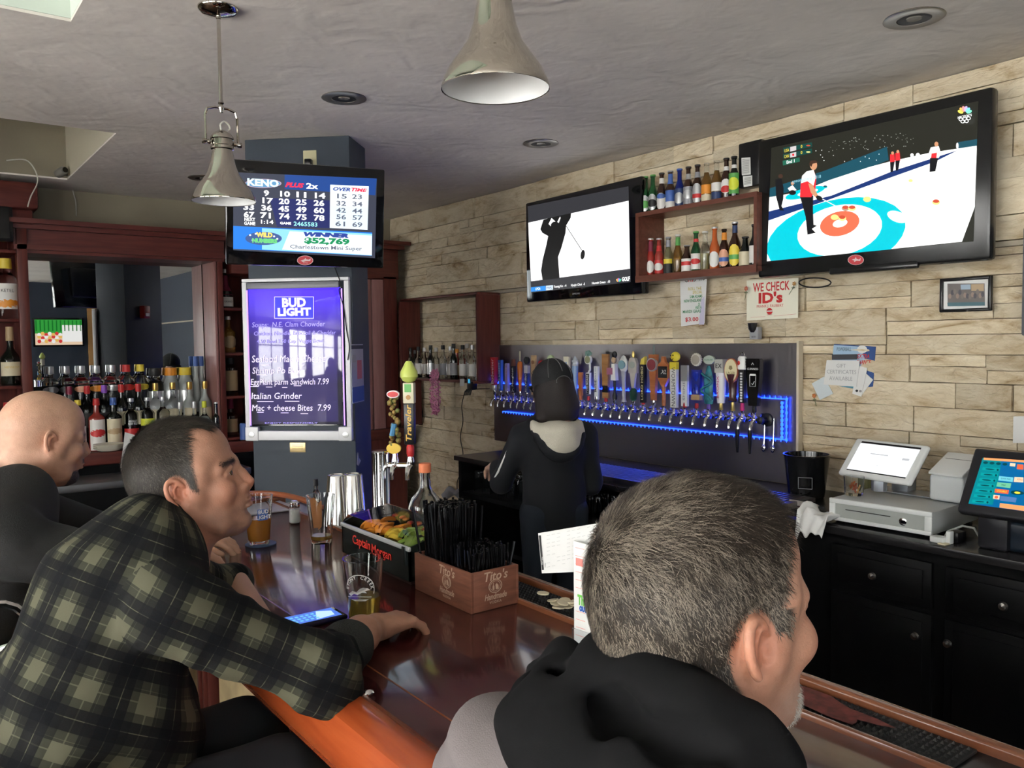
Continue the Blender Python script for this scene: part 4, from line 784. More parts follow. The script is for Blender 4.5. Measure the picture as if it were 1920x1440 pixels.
# open glass shelves under the tap board
os_ = thing('under_counter_shelf', 'open black shelving full of glasses below the tap board', 'shelf', (2.90, 0, 0), -90*D)
xa = -YC1+.01; xb = ya-.01
b = MB()
MB().box(xa, xb, .55, .6, .05, ZCt-.031).build('back_panel', m_blackw, os_, smooth=0)
for z in (.05, .40, .70): MB().box(xa+.03, xb-.03, .0, .55, z, z+.025).build('shelf_board', m_blackw, os_, smooth=0)
for x in (xa, (xa+xb)/2-.2, (xa+xb)/2+.5, xb-.03): MB().box(x, x+.03, 0, .55, .05, ZCt-.031).build('upright', m_blackw, os_, smooth=0)
def tumbler(label, loc, H=.12, r0=.03, r1=.04, group=None, up=True, n=16, fac=None, liq=None, rz=0., name='glass', g=None):
    t = thing(name, label, 'glass', loc, rz, group); w_ = .0025
    def mk():
        p = [(.001, 0), (r0*.95, 0), (r0, .004)]+[(r0+(r1-r0)*k/4, .004+(H-.004)*k/4) for k in range(1, 5)]+[(r1-w_, H), (r1-w_-.0002, H-.003)]+[(r0+(r1-r0)*k/4-w_, .012+(H-.012)*k/4) for k in (3, 2, 1, 0)]+[(.001, .012)]
        m = MB().lathe(p, n, cap=False); return m
    o = part('glass_wall', mcache(('tumbler', H, r0, r1), mk, g or m_glass), t)
    if not up: o.location.z = H; o.rotation_euler = (math.pi, 0, 0)
    if liq: h = liq[1]; ra, rb = r0-w_+.0004, r0+(r1-r0)*h/H-w_+.0004; part('beer', mcache(('beer', h, r0), lambda: MB().lathe([(ra*.98, .0125), (ra, .014), (rb, h), (0.0005, h)], n), liq[0]), t)
    return t
ORD = ['first', 'second', 'third', 'fourth', 'fifth', 'sixth', 'seventh', 'eighth']
gg = 'upturned glasses on the open shelf below the tap board'
gm = mat('shelf_glass', (.75, .78, .8), .0, trans=1., ior=1.3)
rg = random.Random(5)
for k in range(14):
    px = 884+k*7.5; Y = onX(px, 890, 3.0).y
    tumbler('clear upturned glass left of the bartender, %s row, %s from the left' % (('front', 'rear')[k % 2], ORD[k//2]), (3.0+.10*(k % 2), Y, .726), .13, .028, .037, gg, False, 12, g=gm)
for k in range(6):
    px = 1098+k*6.2; Y = onX(px, 940, 2.98).y
    tumbler('clear upturned glass right of the bartender, %s row, %s from the left' % (('front', 'rear')[k % 2], ORD[k//2]), (2.98+.09*(k % 2), Y, .726), .13, .028, .037, 'upturned glasses right of the bartender', False, 12, g=gm)
# ---- things on the counter
t = thing('ice_bucket', 'black glossy bucket standing right of the tap board', 'bucket', onX(1512, 932, 3.33)); t.location.z = ZCt
MB().lathe([(.072, 0), (.078, .004), (.100, .185), (.104, .19), (.104, .196), (.097, .196), (.07, .01), (.001, .01)], 32, cap=False).build('body', mat('bucket_black', (.008, .008, .009), .15), t)
MB().lathe([(.0, .012), (.071, .012), (.095, .17)], 24, cap=False).build('liner', m_chrome, t)
b = MB(); [b.box(*a) for a in ((-.03, .03, -.0935, -.0925, .05, .052), (-.03, .03, -.0935, -.0925, .10, .102), (-.03, -.028, -.0935, -.0925, .05, .102), (.028, .03, -.0935, -.0925, .05, .102))]; o = b.build('label_outline', LB['grey'], t, rot=(0, 0, -60*D), smooth=0)
t = thing('serving_tray', 'oval silver tray lying on the counter edge beside the bucket', 'tray', (3.03, onX(1480, 940, 3.03).y, ZCt), -90*D)
MB().lathe([(.12, 0), (.15, .018), (.155, .022), (.15, .020), (.12, .004), (.001, .004)], 36, cap=False, sy=.6).build('dish', m_chrome, t)
# cash drawer
cdr = thing('cash_drawer', 'white and silver cash drawer with lock and slot', 'drawer', (2.95, 1.637, ZCt+.004), -87*D)
wh_ = mat('till_white', (.72, .74, .73), .35); al = mat('till_silver', (.50, .53, .50), .35, .3)
MB().bbox(-.1955, .1955, 0, .40, .008, .092, .004).build('body', mat('till_body', (.42, .44, .43), .4), cdr)
b = MB(); W2 = .1955
b.bbox(-W2, W2, -.012, 0, .076, .094, .002); b.bbox(-W2, W2, -.012, 0, .008, .022, .002); b.bbox(-W2, -W2+.024, -.012, 0, .022, .076, .002); b.bbox(W2-.026, W2, -.012, 0, .022, .076, .002); b.build('front_frame', wh_, cdr)
MB().box(-W2+.024, W2-.026, -.008, 0, .022, .076).build('front_panel', al, cdr, smooth=0)
MB().box(-.13, .045, -.0095, -.008, .054, .057).build('slot', m_blackpl, cdr, smooth=0)
MB().lathe([(.014, 0), (.014, .003), (.009, .005), (0, .005)], 18, M=Matrix.Translation((.092, -.008, .044)) @ KM).build('lock', m_chrome, cdr)
for x in (-.17, .17):
    for y in (.03, .37): MB().box(x-.012, x+.012, y-.012, y+.012, -.003, .009).build('foot', m_blackpl, cdr, smooth=0)
zt_ = ZCt+.098
po = thing('till_screen', 'white tilted till touch screen on a metal stand', 'screen', (3.15, 1.741, 1.191), rot=(41*D*-1, 0, 0))
po.rotation_mode = 'XYZ'; po.matrix_world = Matrix.Translation((3.15, 1.741, 1.191)) @ Matrix.Rotation(-97*D, 4, 'Z') @ Matrix.Rotation(-41*D, 4, 'X')
a, c_ = .164, .0925
MB().bbox(-a, a, 0, .022, -c_, c_, .011, seg=3).build('casing', wh_, po); MB().box(-a+.035, a-.028, -.001, .001, -c_+.022, c_-.016).build('black_border', m_blackpl, po, smooth=0)
MB().box(-a+.035, a-.028, -.002, -.0005, -c_+.027, c_-.026).build('lit_screen', E('till', (.93, .96, 1), 1.0), po, smooth=0)
b = MB(); b.box(-.06, .02, -.0026, -.002, .018, .023); b.box(.085, .115, -.0026, -.002, .008, .018); b.build('screen_marks', E('grey', (.45, .46, .48)), po, smooth=0)['kind'] = 'stuff'
st = MB(); st.tube([(0, .03, -.02), (0, .05, -.08), (0, .07, -.10)], [.035, .03, .03], 10); st.build('neck', mat('stand_grey', (.3, .32, .35), .3, .5), po)
stf = thing('screen_base', 'grey wedge base plate under the till touch screen', 'stand', (3.22, 1.72, zt_), -90*D); MB().prism([(-.09, 0), (.16, 0), (.16, .004), (-.09, .004)], -.02, .10).bbox(-.035, .035, .03, .10, .0, .06, .006).build('base', mat('stand_grey', (.3, .32, .35), .3, .5), stf)
prn = thing('receipt_printer', 'white rounded receipt printer on the cash drawer', 'printer', (3.17, 1.50, zt_), -93*D)
MB().bbox(-.066, .066, 0, .15, 0, .10, .014, seg=3).build('body', mat('printer_white', (.60, .63, .64), .35), prn)
g = MB(); g.bbox(-.066, .066, -.003, .155, -.006, .006, .005); g.build('lid', wh_, prn, (0, -.002, .104), (25*D, 0, 0)); MB().prism([(0, 0), (.14, .0), (.14, .062)], -.06, .06).build('wedge', mat('printer_white', (.60, .63, .64), .35), prn, (0, .005, .098), (0, 0, 90*D), smooth=0)
text('c', .016, cm('ink_grey', (.3, .3, .3)), prn, (-.045, .125, .168), rot=(25*D, 0, 0)); MB().box(-.05, .05, 0, .001, 0, .0015).build('slot', m_blackpl, prn, (0, .09, .153), (25*D, 0, 0), smooth=0)
jar = tumbler('clear glass vase with orange starfish under the till screen', (3.05, 1.80, zt_), .075, .036, .040, name='glass_vase')
for k, (x, y, z, s_, c_) in enumerate([(-.012, -.012, .032, .02, (.45, .1, .04)), (.010, -.014, .024, .018, (.6, .3, .08)), (.0, .008, .04, .018, (.55, .16, .05))]):
    q = []; 
    for i in range(10): an = i*36*D+.4*k; r = s_ if i % 2 == 0 else s_*.42; q.append((r*math.cos(an), r*math.sin(an)))
    MB().prism(q, -.003, .003).build('starfish', cm('starfish%d' % k, c_, .6), jar, (x, y, z), (.3*k, .2, .5*k))
for k, x in enumerate((1.90, 1.935)): tumbler(('tall yellowish drinking glass behind the till screen', 'second tall drinking glass behind the till screen')[k], (3.38, x, ZCt), .17, .026, .033, g=mat('olive_glass', (.55, .55, .35), .1, trans=.8))
# paper coin roll / white adaptor pieces
ad = thing('power_adaptor', 'white adaptor blocks with cable beside the cash drawer', 'adaptor', (2.93, 1.40, ZCt), -95*D)
MB().bbox(-.03, .02, -.02, .02, 0, .022, .004).build('adaptor_block', wh_, ad); MB().bbox(.02, .036, -.005, .02, .0, .045, .003).build('plug', wh_, ad); MB().bbox(.008, .036, -.035, -.005, 0, .006, .002).build('card', LB['cream'], ad)
MB().tube([(.0, .02, .012), (-.01, .06, .03), (.02, .10, .05), (.05, .12, .045), (.06, .14, .01)], .004, 8).build('cable', cm('cable_grey', (.4, .42, .40)), ad)
MB().bbox(.0, .045, .03, .09, 0, .04, .01).build('black_block', m_blackpl, ad)
# lottery terminal
tm = thing('lottery_terminal', 'black tilted lottery terminal with teal touch screen', 'terminal'); tm.matrix_world = Matrix.Translation((2.95, 1.19, 1.188)) @ Matrix.Rotation(-89*D, 4, 'Z') @ Matrix.Rotation(-33*D, 4, 'X')
ptm = Pl(tm); cs = [ptm.L(*p) for p in ((1829, 839), (2010, 855), (1975, 988), (1792, 957))]; hx0 = (cs[0][0]+cs[3][0])/2; hx1 = hx0+.31; hz1, hz0 = cs[0][1], cs[3][1]
m_tb = mat('terminal_black', (.016, .016, .02), .35)
MB().bbox(hx0, hx1, 0, .035, hz0, hz1, .009, seg=3).build('screen_housing', m_tb, tm)
P = Print(tm, 1720, 780, 4.8, -.0008, 'touch_screen'); P.poly([(590, 378), (1250, 420), (1200, 890), (460, 790)], E('term_blue', (.0, .12, .32), 1.0)); P.poly([(590, 378), (760, 388), (735, 560), (680, 800), (460, 790)], E('term_teal', (.0, .22, .25)))
P.poly([(600, 376), (1250, 418), (1250, 440), (596, 396)], E('term_orange', (.9, .33, .12))); P.poly([(745, 785), (1200, 840), (1200, 890), (740, 825)], E('term_orange', (.9, .33, .12)))
dkt, lt = E('term_dark', (.0, .05, .06)), E('term_teal2', (.0, .32, .33))
for k in range(7):
    y = 480+k*49; x = 600-k*15; P.poly([(x-10, y-18), (x+145, y-8), (x+138, y+18), (x-16, y+8)], lt); P.ell(x+55, y+1, 42, 6, dkt, 5); P.ell(x+125, y+7, 10, 10, dkt)
for k in range(4): P.ell(618+k*58, 424+k*5, 22, 12, dkt)
P.poly([(740, 545), (868, 558), (862, 600), (732, 585)], E('term_cyan', (.15, .55, .65))); P.poly([(725, 600), (850, 612), (840, 655), (715, 640)], E('term_green', (.15, .5, .3))); P.text('QUICK PICK', 800, 572, 12, dkt, 90); P.text('WILD', 780, 628, 14, dkt, 40)
P.poly([(705, 660), (830, 672), (822, 708), (698, 695)], E('term_red', (.8, .12, .05))); P.text('DOUBLE', 765, 684, 16, E('scoreyellow', (.95, .7, .05)), 90); P.poly([(690, 715), (748, 720), (742, 758), (685, 750)], E('term_pale', (.8, .6, .4))); P.ell(716, 737, 16, 13, E('term_red', (0, 0, 0)))
P.poly([(755, 725), (900, 742), (890, 785), (750, 768)], E('term_slate', (.08, .18, .4))); P.ell(905, 697, 60, 20, dkt, 5); P.ell(905, 697, 28, 10, E('scoreyellow', (0, 0, 0)), 5); P.poly([(905, 440), (960, 445), (960, 490), (900, 485)], E('term_red', (0, 0, 0))); P.poly([(880, 555), (960, 560), (960, 605), (872, 600)], E('term_pale', (0, 0, 0))); P.poly([(840, 430), (890, 434), (885, 462), (836, 458)], E('term_pale', (0, 0, 0)))
P.text('KENO', 930, 580, 16, E('term_red', (0, 0, 0)), 50)
P.done()
ts = thing('terminal_base', 'dark blue-black body carrying the lottery terminal screen', 'machine', (2.95, 1.19, ZCt), -89*D)
MB().bbox(-.10, .18, .02, .34, 0, .11, .02, seg=3).build('housing', mat('terminal_navy', (.008, .014, .024), .3), ts); MB().bbox(-.10, -.0, .0, .10, .0, .15, .015).build('column', m_tb, ts)
MB().bbox(-.02, .16, .05, .2, .1, .16, .02).build('neck', m_tb, ts)
tg = thing('customer_display', 'rounded grey green display housing behind the lottery terminal', 'display', (3.3, 1.27, ZCt), -90*D)
MB().prism([(-.075, .0), (.075, 0), (.075, .19), (.05, .21), (0, .218), (-.05, .21), (-.075, .19)], 0, .05).build('housing', mat('display_green', (.04, .07, .08), .4), tg, smooth=30)
tag(MB().prism([(-.03, 0), (.03, .005), (.028, .11), (-.03, .105)], 0, .004).build('hanging_receipt', m_paper, None, (3.52, onX(1915, 818, 3.52).y, onX(1915, 832, 3.52).z), (0, 0, -90*D), smooth=0), 'white slip of paper stuck to the wall at the far right', 'paper')
tag(MB().bbox(-.05, .05, 0, .05, 0, .42, .01).build('wall_box', mat('box_greyblue', (.12, .125, .14), .5), None, (3.51, onX(1925, 560, 3.51).y-.03, onX(1912, 630, 3.51).z), (0, 0, -90*D)), 'tall grey box on the stone wall at the right frame edge', 'box')
# towel : grid cloth
def cloth(name, label, cat, loc, rz, fx, nu, nv, m, th=.004):
    g = MB(); vs = [fx(i/nu, j/nv) for j in range(nv+1) for i in range(nu+1)]
    g.add(vs, [(j*(nu+1)+i, j*(nu+1)+i+1, (j+1)*(nu+1)+i+1, (j+1)*(nu+1)+i) for j in range(nv) for i in range(nu)])
    o = g.build(name, m, None, loc, (0, 0, rz), smooth=60); s_ = o.modifiers.new('s', 'SOLIDIFY'); s_.thickness = th; return tag(o, label, cat)
def tw(u_, v_):
    x = (u_-.5)*.16*(1-.25*v_); y = .10-.17*v_; z = .022+.022*math.sin(u_*9+1)*math.sin(v_*5+u_*3)+.012*math.sin(u_*17+v_*4)
    if y < 0: z -= min(.09, (-y)*1.1); y = y*.45-.01
    return (x, y, z+.012)
cloth('bar_towel', 'crumpled white cloth hanging over the counter edge left of the cash drawer', 'cloth', (XC+.0, onX(1535, 945, XC).y+.02, ZCt), -90*D, tw, 26, 22, m_white)
# ================================================================ BACK BAR ON THE FAR WALL
YM, YC_ = 6.40, 6.12
zA = lambda px, py, Y: onY(px, py, Y)
def bb(name, mat_, parent, *bx, r=.004): return MB().bbox(*bx, r).build(name, mat_, parent)
m_lit = wood('lit_reddish_board', (.26, .12, .11), (.32, .16, .15), .45, sc_=(10, 10, 1))  # pinkish red wood, the light falling on these boards put into its colour
bk = thing('back_bar_cabinet', 'mahogany back bar unit with cornice, mirror and bottle shelves', 'cabinet', (0, YC_, 0))
Yb = YB-YC_-.002
zc1, zc0 = 2.495, 2.285
b = MB(); P0 = [(-.10, zc0+.0), (.0, zc0), (.0, zc1)]
b.box(.66, 1.99, -.0, .30, zc0, zc1-.04); b.box(.66, 2.0, -.03, .0, zc0+.02, zc0+.05); b.box(.64, 2.01, -.05, .30, zc1-.06, zc1-.03); b.box(.63, 2.03, -.09, .31, zc1-.03, zc1); b.build('cornice', m_mahogh, bk, smooth=0)
bb('cornice', m_mahogh, bk, 2.031, 3.42, -.02, .30, zc0-.08, zc1-.045); bb('cornice_moulding', m_mahogh, bk, 2.031, 3.46, -.06, .30, zc1-.045, zc1-.01); bb('cornice_moulding', m_mahogh, bk, 2.031, 3.50, -.10, .30, zc1-.01, zc1+.02)
# left pier: open shelves at the picture's left edge
lx0, lx1 = .18, .735
tall = bb('post', m_mahog, bk, .675, lx1, -.03, .30, .93, 2.90 if False else 2.70); bb('crown', m_mahogh, bk, lx0, .80, -.10, .31, 2.55, 2.72, r=.02); bb('crown_step', m_mahogh, bk, lx0, .77, -.06, .31, 2.46, 2.55, r=.01)
bb('post', m_mahog, bk, lx0, lx0+.06, -.03, .30, .93, 2.46)
for z in (2.30, 1.865, 1.44, 1.0): bb('shelf_board', m_mahogh, bk, lx0+.06, .675, -.01, .28, z-.022, z)
bb('back_panel', m_mahog, bk, lx0, .70, .285, .31, .93, 2.46)
# mirror
MB().box(.745, 1.90, .262, .268, 1.415, zc0).build('mirror', m_mirror, bk, smooth=0)
MB().box(.735, 1.91, .27, .30, .93, zc0).build('back_panel', m_blackw, bk, smooth=0)
# edge board right of mirror, coloured brighter as if lit, and shelves of the middle pier
bb('side_board', m_lit, bk, 1.905, 1.925, -.01, .262, 1.0, 2.285); bb('face_board', m_mahog, bk, 1.926, 1.965, -.03, .0, 1.0, 2.283)
bb('post', m_mahog, bk, 2.19, 2.25, -.03, .30, .93, 2.285)
bb('back_panel', m_mahog, bk, 1.926, 2.25, .27, .30, .93, 2.285)
for z in (1.955, 1.625, 1.305, 1.0): bb('shelf_board', m_mahogh, bk, 1.926, 2.19, -.01, .27, z-.022, z)
# right pier beyond the column
bb('face_board', m_lit, bk, 3.06, 3.155, -.03, .0, .93, 2.20); bb('face_board', m_lit, bk, 3.165, 3.27, -.03, .0, .93, 2.20); bb('post', m_mahog, bk, 3.275, 3.40, -.02, .31, .93, 2.23)
MB().box(2.255, 3.05, .262, .268, 1.36, 2.20).build('mirror', m_mirror, bk, smooth=0); MB().box(2.255, 3.05, .27, .30, .93, 2.20).build('back_panel', m_mahog, bk, smooth=0)
# base cabinets, worktop and stepped bottle tiers
bb('worktop', m_mahogh, bk, lx0-.9, 3.44, -.14, .31, .925, .975, r=.008); bb('worktop_edge', m_mahogh, bk, lx0-.9, 3.44, -.155, -.13, .90, .985, r=.008)
MB().box(lx0-.9, 3.40, -.08, .30, .0, .924).build('base', m_blackw, bk, smooth=0)
MB().box(2.35, 3.42, -.10, -.081, .0, .90).build('door', m_mahog, bk, smooth=0)
MB().box(.75, 1.90, .10, .262, .976, 1.07).build('bottle_tier', m_blackw, bk, smooth=0); MB().box(.75, 1.90, .185, .262, 1.07, 1.19).build('bottle_tier', m_blackw, bk, smooth=0)
MB().box(2.26, 3.05, .12, .262, .976, 1.09).build('bottle_tier', m_mahog, bk, smooth=0)
bc = thing('bottle_cooler', 'black cooler with grey steel edge in front of the back bar', 'cooler', (0, 5.93, 0))
MB().box(.30, 1.95, -.35, .02, 0, .80).build('body', m_blackw, bc, smooth=0); MB().bbox(.30, 1.95, -.36, .03, .80, .845, .005).build('steel_top', mat('dull_steel', (.16, .165, .175), .4, .8), bc)
# dark screen top left + cables + camera
t = thing('television', 'dark television screen on top of the left bottle shelves', 'television', (.42, 6.03, 2.38+.02)); MB().bbox(-.22, .235, 0, .03, -.06, .27, .008).build('casing', m_blackpl, t); MB().box(-.20, .215, -.002, .002, -.04, .25).build('screen', m_gloss, t, smooth=0)
sc_ = thing('security_camera', 'small grey security camera under the raised ceiling edge', 'camera', tuple(onY(116, 322, 5.95)), 20*D)
MB().lathe([(.02, -.05), (.027, -.045), (.029, .02), (.022, .035)], 16, M=Matrix.Rotation(80*D, 4, 'X')).build('housing', cm('camera_grey', (.18, .17, .15)), sc_); MB().lathe([(.012, 0), (.017, .004), (.017, .008)], 14, M=Matrix.Translation((0, -.035, .006)) @ Matrix.Rotation(80*D, 4, 'X')).build('lens', m_gloss, sc_); MB().tube([(0, .04, 0), (.05, .06, .0), (.07, .06, 0)], .010, 8).build('bracket', cm('camera_grey', (.18, .17, .15)), sc_)
def wire(label, pts, r, m, name='cable'): return tag(MB().tube(pts, r, 6).build(name, m), label, 'cable')
def smooth_pts(p, n=6):
    out = []; p = [Vector(q) for q in p]
    for i in range(len(p)-1):
        a, b_, c, d = p[max(i-1, 0)], p[i], p[i+1], p[min(i+2, len(p)-1)]
        for k in range(n): t = k/n; out.append(.5*((2*b_)+(c-a)*t+(2*a-5*b_+4*c-d)*t*t+(3*b_-a-3*c+d)*t**3))
    return out+[p[-1]]
wc = cm('white_cable', (.5, .48, .42))
wire('thin pale cable hanging below the security camera', smooth_pts([onY(*p, 6.43) for p in ((132, 332), (136, 355), (142, 380), (143, 405))]), .004, wc)
wire('thin pale cable looping over the left mahogany post', smooth_pts([onY(*p, 5.98) for p in ((12, 301), (48, 300), (66, 320), (70, 343), (58, 368), (52, 388))]), .004, wc)
# ---- bottles on the back bar
def lb(label, px, base, Y, H, R, grp, **k):
    c = onY(px, 700, Y); return bottle(label, (c.x, Y, base), H, R, rz=math.atan2(-c.x, c.y)*1.0 if False else 0, cat='bottle', name='liquor_bottle', group=grp, **k)
gB = 'clear bottles with round coloured dots in the rear row'; dots = ['grey', 'black', 'peach', 'orange', 'silver', 'red', 'yellow']; dn = ['grey', 'black', 'brownish', 'orange', 'silver', 'dark red', 'yellow']
for k, px in enumerate((93, 123, 152, 180, 209.5, 237, 263.5)):
    lb('clear square bottle with %s dot in the rear row of the back bar' % dn[k], px, 1.19, 6.345, .36, .052, gB, sh=.70, nk=.82, nr=.021, g='clear', labs=[(.50, .62, dots[k], 'o')], cap=('silver' if k < 5 else dots[k]), capn=.14, liq=None)
gB2 = 'capped bottles in the rear row by the mirror'
for px, c_, nm in ((290.6, 'black', 'black'), (320, 'orange', 'orange'), (347, 'yellow', 'yellow')): lb('frosted bottle with wide %s cap in the rear row' % nm, px, 1.19, 6.34, .33, .055, gB2, sh=.62, nk=.80, nr=.034, g='frost' if c_ != 'black' else 'clear', labs=[(.1, .5, 'silver', 'r')], cap=c_, capn=.17)
for k, px in enumerate((367.5, 378)): lb('tall frosted bottle with dark blue cap, %s of two, by the pale board' % ('left', 'right')[k], px, 1.19, 6.34+.03*k-.015, .41, .026, gB2, sh=.5, nk=.66, nr=.014, g='frost', cap='blue', capn=.18)
gM = 'bottles in the middle row of the back bar'
mid = [(95.6, 'clear', 'grey', 'grey stopper', None), (128, 'clear', 'maroon', 'maroon cap', 'dark'), (162, 'clear', 'red', 'pinkish red cap', 'dark'), (194, 'clear', 'purple', 'purple cap', 'dark'), (226, 'dark', 'red', 'red and white cap', None), (258, 'dark', 'red', 'small red neck and cream label', None), (290, 'clear', 'lime', 'pale green neck', None), (322.5, 'clear', 'navy', 'navy neck and gold top', None), (354, 'frost', 'orange', 'orange neck', None), (383, 'frost', 'gold', 'gold neck', None)]
for px, g_, c_, nm, _ in mid: lb('middle row bottle with %s on the back bar' % nm, px, 1.07, 6.26, .345, .046, gM, sh=.52, nk=.74, nr=.016, g=g_, labs=[(.18, .46, 'cream' if px > 215 else 'black', 'r')]+([(.84, .97, c_, 'b')]), cap=c_ if px < 270 else 'gold', capn=.14)
gF = 'bottles in the front row of the back bar'
lb('front row bottle with yellow cap beside the bald man head', 143.5, .976, 6.16, .35, .045, gF, sh=.6, nk=.78, nr=.016, g='clear', cap='yellow', capn=.10, labs=[(.2, .5, 'white', 'r')])
lb('square cranberry red bottle with red and white label', 178, .976, 6.16, .355, .050, gF, sh=.62, nk=.74, nr=.017, g='rose', sq=True, cap='red', capn=.13, labs=[(.02, .60, 'white', 'r'), (.27, .42, 'red', 'o')], txt=('CREST', .34, .02, m_white, .05))
lb('square dark bottle with cream label and blue cap', 210, .976, 6.16, .355, .050, gF, sh=.62, nk=.74, nr=.017, g='dark', sq=True, cap='blue', capn=.14, labs=[(.02, .60, 'cream', 'r'), (.30, .42, 'tan', 'o')], txt=('CREST', .36, .02, Bk, .05))
lb('clear rounded bottle with white lettering and red label', 243, .976, 6.16, .345, .046, gF, sh=.68, nk=.80, nr=.016, g='clear', cap='silver', capn=.07, labs=[(.06, .40, 'red', 'w')], txt=('ABSOLUT\nRUBY RED', .52, .02, m_white, .06))
lb('clear rounded bottle with yellow lettered label', 274, .976, 6.16, .345, .046, gF, sh=.68, nk=.80, nr=.016, g='clear', cap='silver', capn=.07, labs=[(.44, .58, 'lime', 'w')], txt=('CITRON', .52, .02, Gn, .055))
lb('clear rounded bottle behind the plaid shirt man, silver cap', 303, .976, 6.16, .345, .046, gF, sh=.68, nk=.80, nr=.016, g='clear', cap='silver', capn=.07)
for px, nm in ((335, 'left'), (362, 'middle'), (381, 'right')): lb('low clear bottle above the plaid shirt man head, %s of three' % nm, px, .976, 6.15, .30, .040, gF, sh=.55, nk=.72, nr=.013, g='clear', cap='lime' if px > 370 else 'silver', capn=.16, labs=[(.2, .44, 'silver', 'r')])
lb('small dark bottle at the right end of the front row', 403, .976, 6.12, .29, .022, gF, sh=.6, nk=.72, nr=.012, g='dark', cap='silver')
# piers
gL = 'bottles on the left pier shelves'
lb('large clear bottle with white and orange label, yellow cap', 18, 1.865, 6.20, .385, .070, gL, sh=.62, nk=.80, nr=.030, g='clear', cap='yellow', capn=.17, labs=[(.16, .58, 'white', 'r'), (.18, .32, 'orange', 'o')], txt=('KETEL', .46, .028, Bk, .07))
lb('dark cognac bottle with cream label and gold neck', 21, 1.44, 6.20, .375, .062, gL, sh=.42, nk=.66, nr=.018, g='dark', cap='tan', capn=.24, labs=[(.16, .40, 'cream', 'r')], txt=('HENNESSY', .31, .022, LB['gold'], .08))
lb('dark bottle with white label and red cap on the lowest left shelf', 10, 1.0, 6.20, .33, .050, gL, sh=.5, nk=.72, nr=.016, g='dark', cap='red', capn=.18, labs=[(.08, .42, 'white', 'r')])
gP = 'bottles on the middle pier shelves'
lb('dark round bottle with white label and red neck, top pier shelf', 428, 1.955, 6.24, .29, .050, gP, sh=.3, nk=.66, nr=.015, g='dark', cap='silver', capn=.10, labs=[(.04, .28, 'white', 'r'), (.34, .84, 'maroon', 'b')], txt=('GRAND', .16, .02, Bk, .06))
lb('round whiskey bottle with tan label on the second pier shelf', 430, 1.625, 6.24, .27, .052, gP, sh=.55, nk=.7, nr=.017, g='amber', cap='silver', capn=.10, labs=[(.12, .46, 'tan', 'o')])
lb('square bourbon bottle with kraft label on the third pier shelf', 431, 1.305, 6.24, .28, .055, gP, sh=.72, nk=.82, nr=.026, g='brown', sq=True, cap='black', capn=.17, labs=[(.12, .66, 'tan', 'r')], txt=('KNOB\nCREEK', .42, .028, Bk, .06))
lb('square bottle with kraft label on the lowest pier shelf', 430, 1.0, 6.24, .29, .050, gP, sh=.5, nk=.62, nr=.018, g='brown', sq=True, cap='maroon', capn=.3, labs=[(.10, .44, 'tan', 'r')])
tag(MB().lathe([(.033, 0), (.033, .11), (.028, .12)], 16).build('drink_can', LB['blue'], None, (onY(459, 800, 5.98).x, 5.99, .99)), 'small blue and white can beside the light box frame', 'can')
# plates
t = thing('plate_stack', 'stack of white plates on the back bar worktop', 'plates', (onY(205, 845, 6.02).x, 6.02, .986))
for k in range(3): MB().lathe([(.055, 0), (.07, .004), (.095, .018), (.097, .022), (.07, .010), (.001, .006)], 28, cap=False).build('plate', cm('plate_white', (.7, .66, .55), .3), t, (0, 0, k*.012))
tag(MB().prism([(-.05, -.11), (.035, -.125), (.05, .10), (-.015, .125)], 0, .002).build('paper_note', m_paper, None, tuple(onY(240, 845, 5.92)), smooth=0), 'white paper note hanging from the back bar edge', 'paper')
# right pier bottles
gR = 'bottles on the back bar right of the column'
for k, (px, g_, c_, lab, base, Y) in enumerate([(688, 'dark', 'black', 'cream', 1.09, 6.30), (700, 'dark', 'yellow', 'white', 1.09, 6.30), (713, 'dark', 'black', 'cream', 1.09, 6.30), (722, 'dark', 'red', 'white', 1.09, 6.30), (691, 'dark', 'gold', 'cream', .976, 6.16), (709, 'dark', 'black', 'peach', .976, 6.16), (726, 'rose', 'red', 'cream', .976, 6.16), (742, 'dark', 'silver', 'tan', .976, 6.16), (757, 'clear', 'silver', 'white', .976, 6.16), (789, 'brown', 'black', 'black', .985, 6.06)]):
    pos = ['1st' if False else 'first', 'second', 'third', 'fourth', 'first', 'second', 'third', 'fourth', 'fifth', 'last'][k]
    lb('%s bottle, %s cap, %s label, %s in %s row right of column' % ({'dark': 'dark', 'rose': 'reddish', 'clear': 'clear', 'brown': 'small brown'}[g_], c_, lab, pos, 'rear' if k < 4 else 'front'), px, base, Y, (.33 if k < 9 else .22), .036 if k < 9 else .03, gR, sh=.52, nk=.74, nr=.014, g=g_, cap=c_, capn=.12, labs=[(.14, .44, lab, 'r')])
